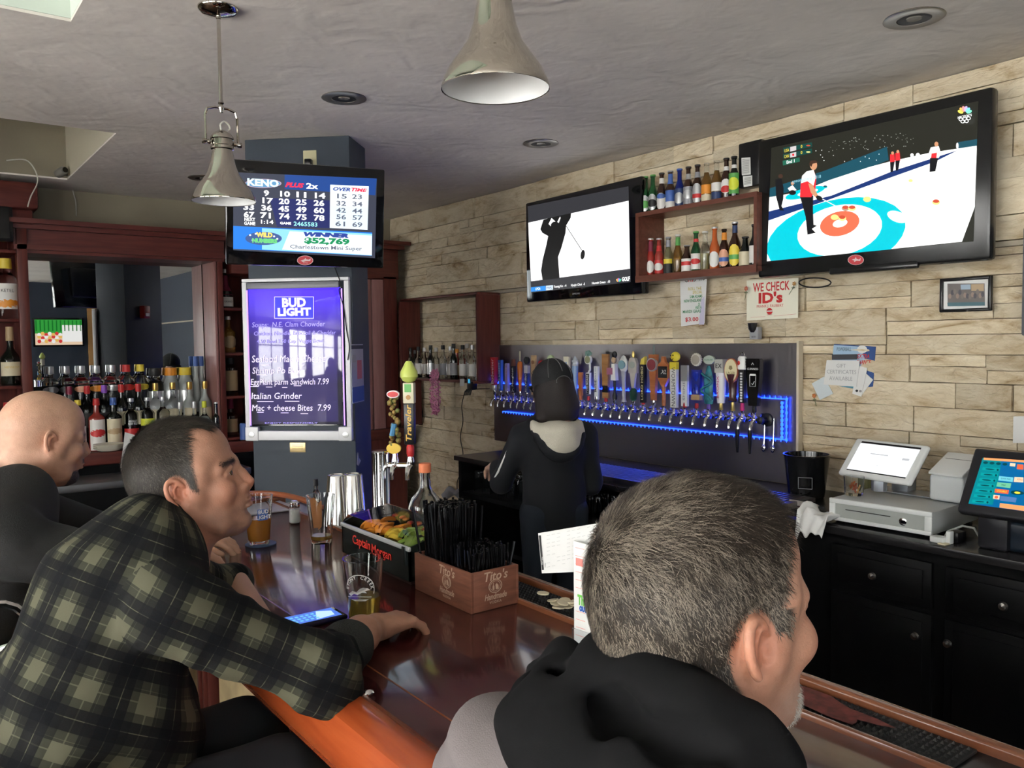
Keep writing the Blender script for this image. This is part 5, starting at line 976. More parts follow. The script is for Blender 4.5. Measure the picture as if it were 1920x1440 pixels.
# ---- wall niche shelf at the far end of the stone wall
XN = 3.36
nz = thing('niche_shelf', 'mahogany framed shelf with spirit bottles at the far end of stone wall', 'shelf', (XN, 0, 0), -90*D); pn = Pl(nz)
a, c = pn.L(895, 553), pn.L(752, 700); zt_n, zb_n = pn.L(895, 552)[1], pn.L(895, 715)[1]; nx1 = a[0]; nx0 = -5.98
bb('top_board', m_mahogh, nz, nx0, nx1, 0, .20, zt_n-.0, zt_n+.018); bb('bottom_board', m_mahogh, nz, nx0, nx1, 0, .20, zb_n-.018, zb_n)
bb('right_board', m_mahog, nz, nx1-.02, nx1, -.005, .20, zb_n, zt_n); bb('left_board', m_mahog, nz, nx0-.03, nx0, 0, .19, zb_n-.4, zt_n)
gN = 'spirit bottles on the niche shelf'
for k, (px, g_, c_, lab, H) in enumerate([(770, 'dark', 'black', 'tan', .24), (777, 'dark', 'grey', 'cream', .22), (785, 'clear', 'black', 'white', .25), (796, 'clear', 'white', 'white', .24), (808, 'dark', 'black', 'silver', .26), (818, 'clear', 'white', 'white', .24), (831, 'clear', 'black', 'grey', .26), (845, 'clear', 'silver', 'white', .25), (851, 'dark', 'black', 'grey', .27), (857, 'rose', 'orange', 'cream', .23), (868, 'clear', 'black', 'white', .26), (876, 'clear', 'white', 'white', .27), (886, 'clear', 'silver', 'white', .26)]):
    bottle('%s bottle with %s cap and %s label, %s along the niche shelf' % ({'dark': 'dark', 'rose': 'amber', 'clear': 'clear'}[g_], c_, lab, ['first', 'second', 'third', 'fourth', 'fifth', 'sixth', 'seventh', 'eighth', 'ninth', 'tenth', 'eleventh', 'twelfth', 'last'][k]), (3.46+.06*(k % 2)-.03, onX(px, 690, 3.46+.06*(k % 2)-.03).y, zb_n), H, .029, sh=.55, nk=.74, nr=.012, g=g_, cap=c_, capn=.13, labs=[(.12, .46, lab, 'r')], group=gN, name='liquor_bottle', rz=-40*D)
# pink lei garland
rl = random.Random(2); g = MB(); cg = onX(817, 735, 3.34)
for k in range(300):
    a = 2*math.pi*k/300; x = .036*math.cos(a); z = .155*math.sin(a); an = rl.random()*6.28; el = rl.uniform(-1, 1)
    s_ = rl.uniform(.012, .020); Mx = Matrix.Translation((x+rl.uniform(-.014, .014), rl.uniform(-.02, .006), z+rl.uniform(-.008, .008))) @ Euler((an, el, an*2)).to_matrix().to_4x4()
    g.add([(0, 0, 0), (s_, -s_*.5, .002), (s_*1.3, 0, .006), (s_, s_*.5, .002)], [(0, 1, 2, 3)], None, Mx)
    g.add([(0, 0, 0), (-s_, -s_*.5, .004), (-s_*1.3, 0, .002), (-s_, s_*.5, .002)], [(0, 1, 2, 3)], None, Mx)
lei = thing('flower_garland', 'pink flower garland hanging from the niche shelf', 'garland', tuple(cg), -90*D)
o = g.build('petals', mat('lei_pink', (.80, .33, .52), .6), lei, smooth=0); o['kind'] = 'stuff'; MB().tube([(.045*math.cos(a), 0, .155*math.sin(a)) for a in np.linspace(0, 6.283, 30)[:-1]], .002, 5, closed=True).build('cord', cm('lei_cord', (.4, .1, .2)), lei)
t = thing('speaker_box', 'small black gadget and hook under the niche shelf corner', 'gadget', tuple(onX(884, 722, 3.37)), -90*D)
MB().bbox(-.035, .035, -.02, .03, -.035, .03, .01).build('body', m_blackpl, t); g = MB(); [g.tube([(-.03+.012*k, -.02, -.03), (-.04+.016*k, -.035, -.055), (-.03+.014*k, -.04, -.07)], .004, 5) for k in range(6)]; o = g.build('tangled_leads', m_blackpl, t); o['kind'] = 'stuff'; MB().box(-.012, .012, -.022, -.02, .015, .045).build('blue_light', emat('gadget_blue', (.05, .35, .6), .7), t, smooth=0)
MB().tube([(.03, 0, -.03), (.10, .0, -.025), (.20, .02, -.02)], .004, 6).build('bracket_arm', m_chrome, t)
tag(MB().prism([(-.03, -.025), (.028, -.02), (.033, .03), (-.026, .028)], 0, .002).build('price_card', m_paper, None, tuple(onX(866, 718, 3.345)), (0, 0, -90*D), smooth=0), 'small white card hanging at the niche shelf corner', 'card')
wire('black power cord running down the stone wall', smooth_pts([onX(*p, 3.565) for p in ((872, 733), (866, 760), (868, 790), (863, 820), (868, 850), (864, 885), (857, 905), (860, 930), (873, 945))]), .0035, m_blackpl)
tag(cloth('crumpled_paper', 'x', 'paper', (3.3, 5.0, .55), 0, lambda u_, v_: (u_*.3, v_*.3, .03*math.sin(u_*11+v_*5)+.02*math.sin(v_*13)), 12, 12, LB['grey']), 'crumpled grey paper on the ledge behind the clear jug', 'paper')
# ================================================================ COLUMN THINGS
NV = Vector((math.sin(COLROT), -math.cos(COLROT), 0))
cfront = lambda px, py, off: (lambda d, o_: Vector((0, 0, EYE))+d*((o_-Vector((0, 0, EYE))).dot(NV)/d.dot(NV)))(Vector(ray(px, py)), Vector((c0.x, c0.y, 0))+NV*off)
sg = thing('beer_sign', 'lit purple beer menu board in white frame hung on blue column', 'sign', tuple(cfront(556, 674, .035)), COLROT)
ps = Pl(sg); x0, x1, z0, z1 = quad_dims(ps, [(458, 523), (653, 523), (654, 826), (461, 823)])
fr = mat('sign_frame_white', (.72, .72, .74), .35); fw = .026
bb('top_rail', fr, sg, x0, x1, 0, .034, z1-.018, z1); bb('left_rail', fr, sg, x0, x0+fw, 0, .034, z0+.05, z1-.018); bb('right_rail', fr, sg, x1-fw, x1, 0, .034, z0+.05, z1-.018)
bb('bottom_rail', fr, sg, x0, x1, 0, .034, z0, z0+.05)
for x in (x0+.035, x1-.035):
    MB().bbox(x-.036, x+.036, -.006, .03, z0-.002, z0+.072, .005).build('corner_cap', fr, sg); MB().lathe([(.016, 0), (.016, .003), (.012, .004)], 18, M=Matrix.Translation((x+(.004 if x > 0 else 0), -.006, z0+.03)) @ KM, cap=True).build('round_screw', LB['silver'], sg)
MB().bbox(x0+.034, x1-.05, -.010, .02, z1-.055, z1-.022, .004).build('lamp_cover', mat('lamp_cover', (.16, .16, .18), .35), sg)
bz1, bz0, bx0_, bx1_ = z1-.052, z0+.085, x0+.036, x1-.046
MB().box(bx0_-.004, bx1_+.010, .0035, .012, bz0-.006, bz1).build('black_backing', m_gloss, sg, smooth=0)
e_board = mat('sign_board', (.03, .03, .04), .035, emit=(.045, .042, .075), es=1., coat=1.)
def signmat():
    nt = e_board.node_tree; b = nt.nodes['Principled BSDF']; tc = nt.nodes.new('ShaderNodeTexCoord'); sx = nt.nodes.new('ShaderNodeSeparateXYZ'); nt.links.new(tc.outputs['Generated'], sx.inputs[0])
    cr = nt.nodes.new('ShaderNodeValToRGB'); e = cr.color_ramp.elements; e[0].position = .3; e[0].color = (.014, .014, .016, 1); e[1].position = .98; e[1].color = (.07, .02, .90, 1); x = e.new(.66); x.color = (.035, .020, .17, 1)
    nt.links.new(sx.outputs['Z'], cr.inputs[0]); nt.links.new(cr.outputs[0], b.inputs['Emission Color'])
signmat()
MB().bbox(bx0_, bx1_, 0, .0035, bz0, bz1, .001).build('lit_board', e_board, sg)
for x in (x0+fw+.003, x1-fw-.012): MB().box(x-.003, x+.003, -.0005, .003, z0+.08, z1-.06).build('neon_edge', emat('neon_edge', (.45, .25, 1), 1.5), sg, smooth=0)
P = Print(sg, 440, 500, 4.233, -.001, 'sign_print'); nb = emat('sign_blue', (.02, .02, .85), 1.1); nw = emat('sign_white', (.80, .70, 1), 1.1); ns = emat('sign_script', (.42, .36, 1.), 1.0)
P.mb.v or None; P.poly([(315, 238), (628, 238), (628, 412), (315, 412)], nw); P.poly([(319, 242), (624, 242), (624, 408), (319, 408)], nb)
P.text('BUD', 470, 288, 68, nw, 190, bold=.003); P.text('LIGHT', 472, 362, 58, nw, 265, bold=.003)
def hand(s_, x0_, x1_, y, h, m=ns): P.text(s_, (x0_+x1_)/2, y, h, m, x1_-x0_, shear=.12)['kind'] = 'stuff'
hand('Soups:  N.E. Clam Chowder', 135, 715, 460, 40); hand('Chicken, Noodle, Broccoli & Cheddar', 150, 800, 528, 32); hand('4.50 Bowl 3.50 Cup  Veggie Bowl', 175, 700, 592, 30)
hand('Seafood Mac n Cheese', 135, 720, 733, 56, nw); hand('Shrimp Po Boy', 138, 520, 826, 50, nw); hand('EggPlant parm Sandwich 7.99', 125, 745, 915, 48, nw); hand('Italian Grinder', 130, 530, 1028, 50, nw); hand('Mac + cheese Bites  7.99', 135, 760, 1122, 50, nw)
for a_, b_, y in ((210, 275, 780), (175, 255, 858), (125, 190, 952), (250, 300, 955), (378, 420, 958), (470, 530, 945), (180, 310, 1070), (400, 515, 1068), (180, 232, 1155), (368, 430, 1160), (525, 585, 1166)): P.line(a_, y, b_, y, 5, nw)
P.text('ENJOY RESPONSIBLY', 450, 1240, 12, ns, 420); P.done()['kind'] = 'stuff'
for ch in sg.children:
    if ch.name.startswith('lettering'): pass
wire('thin black cord hanging over the right edge of the lit sign', smooth_pts([cfront(*p, .040) for p in ((627, 500), (640, 535), (636, 545), (645, 580), (650, 620), (655, 650), (652, 675))]), .0025, m_blackpl)
# light of the sign onto the bar
l = bpy.data.lights.new('sign_light', 'AREA'); l.shape = 'RECTANGLE'; l.size = .45; l.size_y = .7; l.energy = 2.2; l.color = (.28, .18, 1)
o = bpy.data.objects.new('sign_light', l); col.objects.link(o); o.matrix_world = ps.M @ Matrix.Translation(((bx0_+bx1_)/2, -.012, (bz0+bz1)/2)) @ Matrix.Rotation(90*D, 4, 'X')
l.use_shadow = True; o.visible_camera = True
l.energy = .8
t = thing('brass_plaque', 'small brass plaque on the blue column below the sign', 'plaque', tuple(cfront(558, 839, .003)), COLROT); MB().bbox(-.043, .043, 0, .003, -.026, .026, .001).build('plate', mat('brass', (.65, .5, .25), .35, .8), t)
for z in (.012, .002, -.008): MB().box(-.03, .03, -.0006, 0, z, z+.003).build('engraved_line', cm('engrave', (.25, .18, .06)), t, smooth=0)
t = thing('socket_plate', 'cream socket plate with black plug above the number television', 'socket', tuple(cfront(581, 303, .003)), COLROT); MB().bbox(-.036, .036, 0, .004, -.05, .058, .002).build('plate', cm('socket_cream', (.5, .46, .28)), t); MB().bbox(-.018, .018, -.04, 0, -.03, .008, .006).build('plug', m_blackpl, t)
# side poster
sx_ = Vector((-math.sin(COLROT), math.cos(COLROT), 0)); SN = Vector((math.cos(COLROT), math.sin(COLROT), 0))
sd = lambda px, py: (lambda d, o_: Vector((0, 0, EYE))+d*((o_-Vector((0, 0, EYE))).dot(SN)/d.dot(SN)))(Vector(ray(px, py)), Vector((c1.x, c1.y, 0))+SN*.003)
t = thing('poster', 'small poster with drink picture on the column side face', 'poster', tuple(sd(671, 700)), COLROT+90*D); MB().bbox(-.105, .105, 0, .002, -.155, .155, .0005).build('sheet', cm('poster_grey', (.35, .35, .42)), t)
P = MB(); P.box(-.105, .105, -.001, 0, .13, .15, m_navy); P.box(-.01, .07, -.001, 0, -.03, .07, cm('poster_pink', (.5, .12, .12))); P.box(-.105, .105, -.001, 0, -.15, -.07, cm('poster_navy', (.03, .08, .25))); P.box(-.09, -.03, -.001, 0, .06, .10, LB['grey']); P.build('print', None, t, smooth=0)
tag(MB().prism([(0, .05), (.012, .02), (.045, .0), (.02, -.012), (0, -.02), (-.02, -.01), (-.012, .015)], 0, .003).build('wall_sticker', LB['silver'], None, tuple(sd(672, 866)), (0, 0, COLROT+90*D), smooth=0), 'small torn white sticker on the column side face', 'sticker')
# ---- number television
kt = thing('television', 'flat television showing a grid of lottery numbers on the column', 'television'); kt.matrix_world = Matrix.Translation((1.619, 3.75, 2.289)) @ Matrix.Rotation(-14*D, 4, 'Z') @ Matrix.Rotation(8*D, 4, 'X')
pk = Pl(kt); x0, x1, z0, z1 = quad_dims(pk, [(432, 306), (722, 318), (718, 503), (424, 488)])
MB().bbox(x0, x1, 0, .05, z0, z1, .008).build('casing', m_gloss, kt); MB().bbox(x0*.6, x1*.6, .05, .09, z0*.6, z1*.6, .02).build('back_hump', m_blackpl, kt)
MB().tube([(0, .08, 0), (.03, .20, .0), (.06, .34, .02)], .03, 8).bbox(-.02, .14, .30, .33, -.12, .12, .004).build('mount_arm', m_blackpl, kt)
P = Print(kt, 340, 220, 4.236, -.0012, 'screen_picture'); kb = E('keno_night', (.045, .05, .075)); blu = E('keno_blue', (.02, .20, .75)); lbl = E('keno_sky', (.25, .6, .95), 1.1)
scr = [(412, 436), (1552, 486), (1538, 1118), (412, 1055)]
P.poly(scr, kb); P.q = [P.P(*p) for p in scr]
P.poly([(820, 455), (1552, 486), (1540, 620), (1150, 590), (820, 570)], E('keno_navyblue', (.015, .06, .26))); P.poly([(700, 640), (1180, 660), (1180, 880), (760, 870)], E('keno_deep', (.02, .025, .12)))
P.poly([(412, 862), (1515, 915), (1512, 1100), (412, 1044)], blu); P.poly([(640, 880), (1515, 925), (1512, 1098), (640, 1050)], lbl); P.poly([(860, 905), (1512, 940), (1512, 1095), (800, 1050)], E('keno_white', (.85, .95, 1), 1.1))
P.ell(650, 525, 145, 36, E('keno_rim', (.5, .35, .45))); P.ell(650, 525, 138, 31, E('keno_lilac', (.12, .3, .5))); P.text('KENO', 648, 523, 52, E('keno_txt', (.65, .85, .95), 1.1), 250, bold=.002); P.text('PLUS', 893, 540, 34, E('keno_red', (.9, .03, .08)), 150, bold=.0015, shear=.3); P.text('2x', 1036, 548, 42, e_white, 95, bold=.001)
P.poly([(1182, 535), (1488, 548), (1478, 893), (1178, 878)], E('keno_white', (0, 0, 0))); P.poly([(1186, 700), (1482, 712), (1478, 889), (1182, 874)], E('keno_pale', (.7, .88, 1)))
P.text('OVER', 1268, 572, 26, E('keno_navy', (.03, .06, .3)), 138, bold=.001, shear=.3); P.text('TIME', 1402, 578, 26, E('keno_red', (0, 0, 0)), 128, bold=.001, shear=.3)
nk_ = E('keno_ink', (.12, .13, .18))
for r, (y, dy) in enumerate([(628, 5), (685, 6), (740, 6), (793, 6), (848, 6)]):
    P.text(['15', '32', '42', '56', '61'][r], 1268, y, 36, nk_, 78, bold=.0007); P.text(['23', '34', '44', '57', '69'][r], 1396, y+dy, 36, nk_, 80, bold=.0007)
rows = [['8', '9', '10', '11', '14'], ['16', '17', '20', '25', '26'], ['33', '36', '45', '49', '60'], ['67', '71', '74', '75', '78']]
xs = [535, 675, 815, 952, 1092]
for r in range(4):
    for c in range(5): t_ = rows[r][c]; P.text(t_, xs[c], 598+r*59+c*6.5, 42, e_white, 42 if len(t_) == 1 else (78 if t_ == '11' or t_ == '10' else 84), bold=.001)
P.text('NEXT\nGAME', 542, 828, 50, e_white, 88, bold=.0004); P.text('1:14', 675, 832, 30, e_white, 98, bold=.0004); P.text('GAME', 826, 842, 18, e_white, 88, bold=.0004); P.text('2465583', 986, 850, 32, E('keno_cyan', (.35, .9, .9)), 188, bold=.0004)
P.ell(652, 962, 145, 52, E('keno_oval', (.05, .10, .28))); P.text('WILD', 660, 935, 34, E('keno_gold', (.9, .65, .15)), 130, bold=.002); P.text('NUMBERS', 660, 982, 30, E('keno_green', (.15, .6, .2)), 200, bold=.002)
for x, y in ((545, 935), (565, 975), (735, 945), (760, 965), (590, 925)): P.ell(x, y, 8, 7, e_white, n=8)
P.text('WINNER', 1142, 935, 30, E('keno_navy', (0, 0, 0)), 360, bold=.002, shear=.2); P.text('$52,769', 1155, 985, 42, E('keno_dkgreen', (.01, .25, .09)), 360, bold=.002); P.text('Charlestown Mini Super', 1150, 1036, 30, E('keno_ink', (0, 0, 0)), 570, bold=.0004)
P.done()
Q = Print(kt, 340, 220, 4.236, -.004, 'round_sticker'); w_ = mat('sticker_white', (.75, .6, .6), .4); r1 = mat('sticker_red', (.55, .05, .06), .4); Q.ell(982, 1136, 64, 38, w_); Q.ell(982, 1136, 60, 35, r1); Q.poly([(945, 1138), (975, 1128), (985, 1116), (992, 1128), (1012, 1130), (1028, 1120), (1022, 1142), (990, 1142), (965, 1148)], w_); Q.text('FMC', 985, 1156, 10, w_, 40); Q.done()['label'] = 'red oval sticker with a white fish'
# ================================================================ CEILING LIGHTS
def pendant(label, px, py, D_, full=True):
    p = onD(px, py, D_); t = thing('pendant_lamp', label, 'lamp', (p.x, p.y, 2.145), 0, 'nickel pendant lamps over the bar')
    nk = mat('polished_nickel', (.56, .53, .47), .035, 1.)
    sh_ = [(.100, 0), (.1005, .004), (.098, .012), (.088, .035), (.070, .060), (.052, .085), (.041, .115), (.035, .145), (.031, .165), (.036, .168), (.036, .176), (.033, .180), (.033, .198), (.037, .20), (.036, .206), (.026, .220), (.012, .228), (.0005, .23)]
    MB().lathe(sh_, 40, cap=False).build('shade', nk, t); MB().lathe([(.099, .002), (.096, .012), (.086, .035), (.068, .060), (.050, .085), (.039, .115), (.033, .140), (.0005, .142)], 36, cap=False).build('white_inside', mat('enamel_white', (.8, .8, .78), .35), t)
    MB().sph((0, 0, .075), (.028, .028, .034), 12).lathe([(.014, .10), (.014, .14)], 12).build('bulb', mat('bulb_glass', (.6, .6, .6), .15, trans=.4), t)
    y = MB(); y.tube([(-.052, 0, .185), (-.052, 0, .27), (-.045, 0, .292), (-.02, 0, .300), (.02, 0, .300), (.045, 0, .292), (.052, 0, .27), (.052, 0, .185)], .0042, 8); y.build('yoke', nk, t)
    for s_ in (-1, 1): MB().lathe([(.004, 0), (.008, .002), (.008, .010), (.005, .012), (.009, .020), (.009, .028), (0, .030)], 12, M=Matrix.Translation((s_*.034, 0, .188)) @ Matrix.Rotation(s_*90*D, 4, 'Y')).build('wing_bolt', nk, t)
    MB().lathe([(.006, .285), (.010, .30), (.006, .31), (.010, .315), (.006, .325), (.0062, .58), (.008, .582), (.008, .60), (.010, .602), (.006, .61)], 12).build('rod', nk, t)
    MB().tube(smooth_pts([(0, 0, .225), (-.004, 0, .245), (.008, 0, .258), (.022, 0, .25), (.026, 0, .236), (.018, .0, .232)]), .003, 6).build('cord', wc, t)
    MB().lathe([(.010, .59), (.05, .598), (.062, .608), (.064, .612), (.064, .6145)], 28).build('ceiling_rose', nk, t)
    return t
pendant('polished nickel pendant lamp hanging in front of the number television', 420, 382, 2.69)
pendant('polished nickel pendant lamp nearest the camera, cropped at the top', 929, 163, 1.53)
for k, (px, py, nm) in enumerate(((645, 183, 'above the number television'), (1014, 268, 'near the golf television'), (1714, 33, 'nearest, at the upper right'), (382, 333, 'partly behind the pendant lamp'))):
    p = onZ(px, py, ZC); t = thing('ceiling_spotlight', 'round recessed ceiling spotlight '+nm, 'light', (p.x, p.y, ZC), 0, 'recessed ceiling spotlights')
    MB().lathe([(.095, .0), (.098, -.004), (.090, -.008), (.055, -.007), (.052, -.001), (.050, -.0005)], 36, cap=False).build('trim_ring', mat('spot_nickel', (.35, .33, .30), .35, .9), t)
    MB().lathe([(.052, -.006), (.045, -.0045), (.030, -.002), (.0005, -.0015)], 28, cap=False).build('dark_baffle', mat('baffle_black', (.02, .018, .015), .5), t)
    MB().lathe([(.026, -.003), (.024, -.006), (.0005, -.007)], 20, cap=False).build('lens', mat('lens_grey', (.4, .38, .33), .2, .5), t)
# plant standing by the window, seen as a reflection in the lit sign
pl_ = thing('potted_plant', 'leafy potted plant on a stand by the street window, seen as reflection', 'plant', (-2.45, 1.62, 0)); rp = random.Random(8)
MB().lathe([(.10, .0), (.12, .02), (.14, .85), (.13, .86)], 20).build('stand', m_blackpl, pl_); MB().lathe([(.07, .86), (.10, 1.02), (.105, 1.04), (.09, 1.04), (.085, 1.0), (0, 1.0)], 20).build('pot', cm('pot_clay', (.3, .1, .05)), pl_)
g = MB()
for k in range(240):
    a, e_ = rp.uniform(0, 6.28), rp.uniform(-.3, 1.4); r = rp.uniform(.05, .26); c_ = Vector((r*math.cos(a)*math.cos(e_), r*math.sin(a)*math.cos(e_), 1.12+r*1.5*math.sin(e_))); s__ = rp.uniform(.025, .05)
    g.add([(0, 0, 0), (s__, -s__*.35, .004), (s__*2, 0, -.006), (s__, s__*.35, .004)], [(0, 1, 2, 3)], None, Matrix.Translation(c_) @ Euler((rp.uniform(-.8, .8), rp.uniform(-.8, .8), a)).to_matrix().to_4x4())
g.build('leaves', cm('leaf_green', (.04, .10, .02)), pl_, smooth=0)['kind'] = 'stuff'; MB().tube([(0, 0, 1.0), (.01, 0, 1.15), (-.01, .01, 1.35)], .008, 6).build('stem', cm('stalk', (.1, .06, .03)), pl_)
# ================================================================ SEEN IN THE MIRROR
t = thing('television', 'television playing in green and red, seen in the back bar mirror', 'television', (2.30, YF+.08, 1.93), 180*D); MB().bbox(-.38, .38, 0, .06, -.24, .24, .01).build('casing', m_gloss, t)
g = MB(); g.box(-.35, .35, -.002, -.001, -.02, .21, E('mirror_green', (.03, .28, .04))); g.box(-.35, .35, -.002, -.001, -.21, -.02, E('mirror_pale', (.7, .5, .35))); g.box(-.35, -.05, -.004, -.002, -.16, .12, E('mirror_white', (.75, .72, .7))); [g.sph((-.02+.052*(k % 7), -.003, -.15+.055*(k//7)+.02*(k % 2)), (.028, .002, .03), 6, E(('mirror_red', 'mirror_gold', 'mirror_white')[k % 3], ((.55, .04, .04), (.7, .4, .1), (0, 0, 0))[k % 3])) for k in range(21)]; [g.box(-.34+.06*k, -.32+.06*k, -.004, -.002, .02, .20, E('mirror_dkgreen', (.01, .14, .02))) for k in range(12)]
g.build('screen_picture', None, t, smooth=0)
MB().box(2.75, 3.3, YF, YF+.03, 0, ZC, m_orange).build('orange_panel', None, wf, smooth=0)
t = thing('fire_alarm', 'red fire alarm box seen in the back bar mirror', 'alarm', (c0.x+.40*0+nn.x*.295+u.x*.25, c0.y+nn.y*.295+u.y*.25, 2.0), COLROT+180*D); MB().bbox(-.05, .05, -.05, 0, -.06, .06, .008).build('box', cm('alarm_red', (.35, .03, .02), .35), t); MB().box(-.03, .03, -.054, -.05, -.04, -.01).build('strobe', m_white, t, smooth=0)
# ================================================================ THE BAR
ZB = 1.07; BX0, BX1, BY0, BY1 = .60, 1.155, -.9, 3.12
B = lambda px, py, z=ZB: onZ(px, py, z)
m_bar = wood('bar_top_wood', (.040, .008, .008), (.070, .015, .014), .14, coat=.35, sc_=(10, 1.2, 10), bump=.03)
m_rail = wood('bar_rail_wood', (.27, .045, .012), (.36, .07, .018), .26, coat=.35, sc_=(10, 1.2, 10), bump=.04)
m_edge = wood('bar_edge_wood', (.17, .055, .025), (.25, .09, .04), .25, coat=.4, sc_=(10, 1, 10))
bar = thing('bar_counter', 'long polished dark red wooden bar with orange padded front rail', 'bar', (0, 0, 0))
MB().bbox(BX0, BX1, BY0, BY1, ZB-.045, ZB, .004).build('bar_top', m_bar, bar)
pr = [(.640, -.004), (.628, .010), (.606, .020), (.580, .020), (.556, .008), (.542, -.018), (.536, -.050), (.545, -.075), (.565, -.085), (.600, -.08), (.640, -.05)]
g = MB(); n = len(pr); ys = np.linspace(BY0, BY1, 30); vs = [(x, y, ZB+z) for y in ys for x, z in pr]
fs = [(j*n+i, j*n+(i+1) % n, (j+1)*n+(i+1) % n, (j+1)*n+i) for j in range(len(ys)-1) for i in range(n)]; fs += [tuple(range(n)), tuple((len(ys)-1)*n+i for i in reversed(range(n)))]
g.add(vs, fs).build('arm_rail', m_rail, bar)
MB().box(.70, .7035, BY0, BY1, ZB, ZB+.0006).build('inlay_line', m_edge, bar, smooth=0)
MB().bbox(BX1-.004, BX1+.010, BY0, BY1, ZB-.03, ZB+.010, .004).build('inner_edge', m_edge, bar)
MB().box(BX1+.010, BX1+.125, BY0, BY1, ZB-.03, ZB-.012).build('drip_gutter', m_blackpl, bar, smooth=0)
MB().bbox(BX1+.125, BX1+.150, BY0, BY1, ZB-.04, ZB+.006, .006, seg=3).build('inner_rim', m_edge, bar)
m_tan = mat('tan_marbled_panel', (.36, .28, .15), .6, var=.3, vs=9)
MB().box(.70, .76, BY0, BY1, 0, ZB-.046).build('front_wall', m_mahog, bar, smooth=0)
y = BY0
while y < BY1-.1:
    MB().box(.685, .699, y, min(y+.52, BY1), .12, ZB-.09).build('front_panel', m_tan, bar, smooth=0)
    if y+.66 < BY1:
        g = MB(); g.bbox(.665, .699, y+.54, y+.64, .1, ZB-.08, .004); g.bbox(.655, .668, y+.555, y+.575, .1, ZB-.09, .003); g.bbox(.655, .668, y+.60, y+.62, .1, ZB-.09, .003); g.build('pilaster', m_mahog, bar)
    y += .66
MB().box(.665, .70, BY0, BY1, 0, .11).build('skirting', m_mahog, bar, smooth=0)
MB().box(1.24, 1.28, BY0, BY1, 0, ZB-.046).build('back_panel', m_blackw, bar, smooth=0)
MB().tube(smooth_pts([(.60, 3.13, ZB+.028), (.95, 3.17, ZB+.03), (1.10, 3.17, ZB+.032), (1.19, 3.08, ZB+.03), (1.225, 2.9, ZB+.025), (1.215, 2.6, ZB+.02), (1.20, 2.35, ZB+.012)], 8), .011, 8).build('curved_rail', mat('copper_wood', (.30, .09, .04), .2, coat=.6), bar)
MB().bbox(.62, 1.22, 3.10, 3.18, ZB-.04, ZB+.02, .008).build('end_rim', m_edge, bar)
tag(MB().bbox(.86, 1.19, 2.90, 3.09, ZB, ZB+.006, .002).build('bar_cloth', cm('cloth_grey', (.42, .42, .47))), 'pale folded bar cloth at the far end of the bar', 'cloth')
# drip mats
def studmat(label, y0, y1, red=False):
    t = thing('bar_mat', label, 'mat', (BX1+.067, (y0+y1)/2, ZB-.012)); L = (y1-y0)/2
    MB().bbox(-.052, .052, -L, L, 0, .006, .002).build('base', mat('rubber_black', (.012, .012, .012), .6), t)
    g = MB(); n = int(2*L/.011)
    for i in range(n):
        for j in range(8): x = -.042+j*.012; yy = -L+.008+i*.011; g.add([(x-.003, yy-.003, .006), (x+.003, yy-.003, .006), (x+.003, yy+.003, .006), (x-.003, yy+.003, .006), (x, yy, .011)], [(0, 1, 4), (1, 2, 4), (2, 3, 4), (3, 0, 4)])
    o = g.build('studs', mat('rubber_black', (.012, .012, .012), .6), t, smooth=0); o['kind'] = 'stuff'
    if red:
        q = []
        for i in range(22): a = 2*math.pi*i/22; r = 1+.22*math.sin(a*5); q.append((.034*r*math.sin(a), .13*r*math.cos(a)))
        MB().add([(x, yy+.02, .0115) for x, yy in q][::-1], [tuple(range(22))]).build('red_emblem', mat('mat_red', (.13, .028, .022), .7, var=.5, vs=60), t, smooth=0)
studmat('black studded rubber bar mat with worn red emblem', .55, 1.02, True)
studmat('black studded rubber bar mat beside the wooden straw box', 1.12, 1.78)
studmat('black studded rubber bar mat under the clear jug and tap tower', 1.84, 2.70)
pt = thing('pull_tabs', 'small pile of cream bar chips on the rubber mat', 'chips', (BX1+.05, 1.43, ZB+.0))
for k in range(9): MB().lathe([(.014, 0), (.014, .003)], 10).build('chip', LB['cream'], pt, (rg.uniform(-.03, .03), rg.uniform(-.05, .05), .0+.003*k), (rg.uniform(-.2, .2), rg.uniform(-.2, .2), 0))
# glasses
beer1 = mat('hazy_orange_beer', (.62, .25, .04), .15, trans=.25); beer2 = mat('golden_beer', (.80, .58, .12), .05, trans=.85, ior=1.33)
p = B(683, 1172); ga = tumbler('pint glass with white logo and golden beer by the plaid man hand', (p.x, p.y, ZB), .148, .031, .044, 'pint glasses on the bar', n=32, liq=(beer2, .066), rz=35*D-75*D, name='pint_glass')
wp_ = mat('glass_print', (.75, .75, .72), .5)
gp = MB()
def wrap(m, pts, z0r=.031, H=.148, r1=.044):
    vs = []
    for x, z in pts: R = z0r+(r1-z0r)*z/H+.0006; a = x/R; vs.append((R*math.sin(a), -R*math.cos(a), z))
    return m.add(vs, [tuple(range(len(vs)))])
for k in range(26): a0, a1 = math.pi*(1.0-k/26*1.1), math.pi*(1.0-(k+1)/26*1.1); wrap(gp, [(.034*math.cos(a0), .088+.034*math.sin(a0)), (.034*math.cos(a1), .088+.034*math.sin(a1)), (.0325*math.cos(a1), .088+.0325*math.sin(a1)), (.0325*math.cos(a0), .088+.0325*math.sin(a0))])
for q in ([(-.026, .078), (-.016, .086), (-.006, .084), (.0, .09), (.008, .094), (.018, .092), (.024, .087), (.012, .086), (.016, .081), (.006, .083), (-.004, .078), (-.012, .08), (-.020, .074)], [(-.03, .072), (.026, .072), (.026, .0705), (-.03, .0705)], [(-.020, .067), (.02, .067), (.012, .064), (-.010, .064)]): wrap(gp, q[::-1])
gp.build('logo_print', wp_, ga, smooth=0)['kind'] = 'stuff'
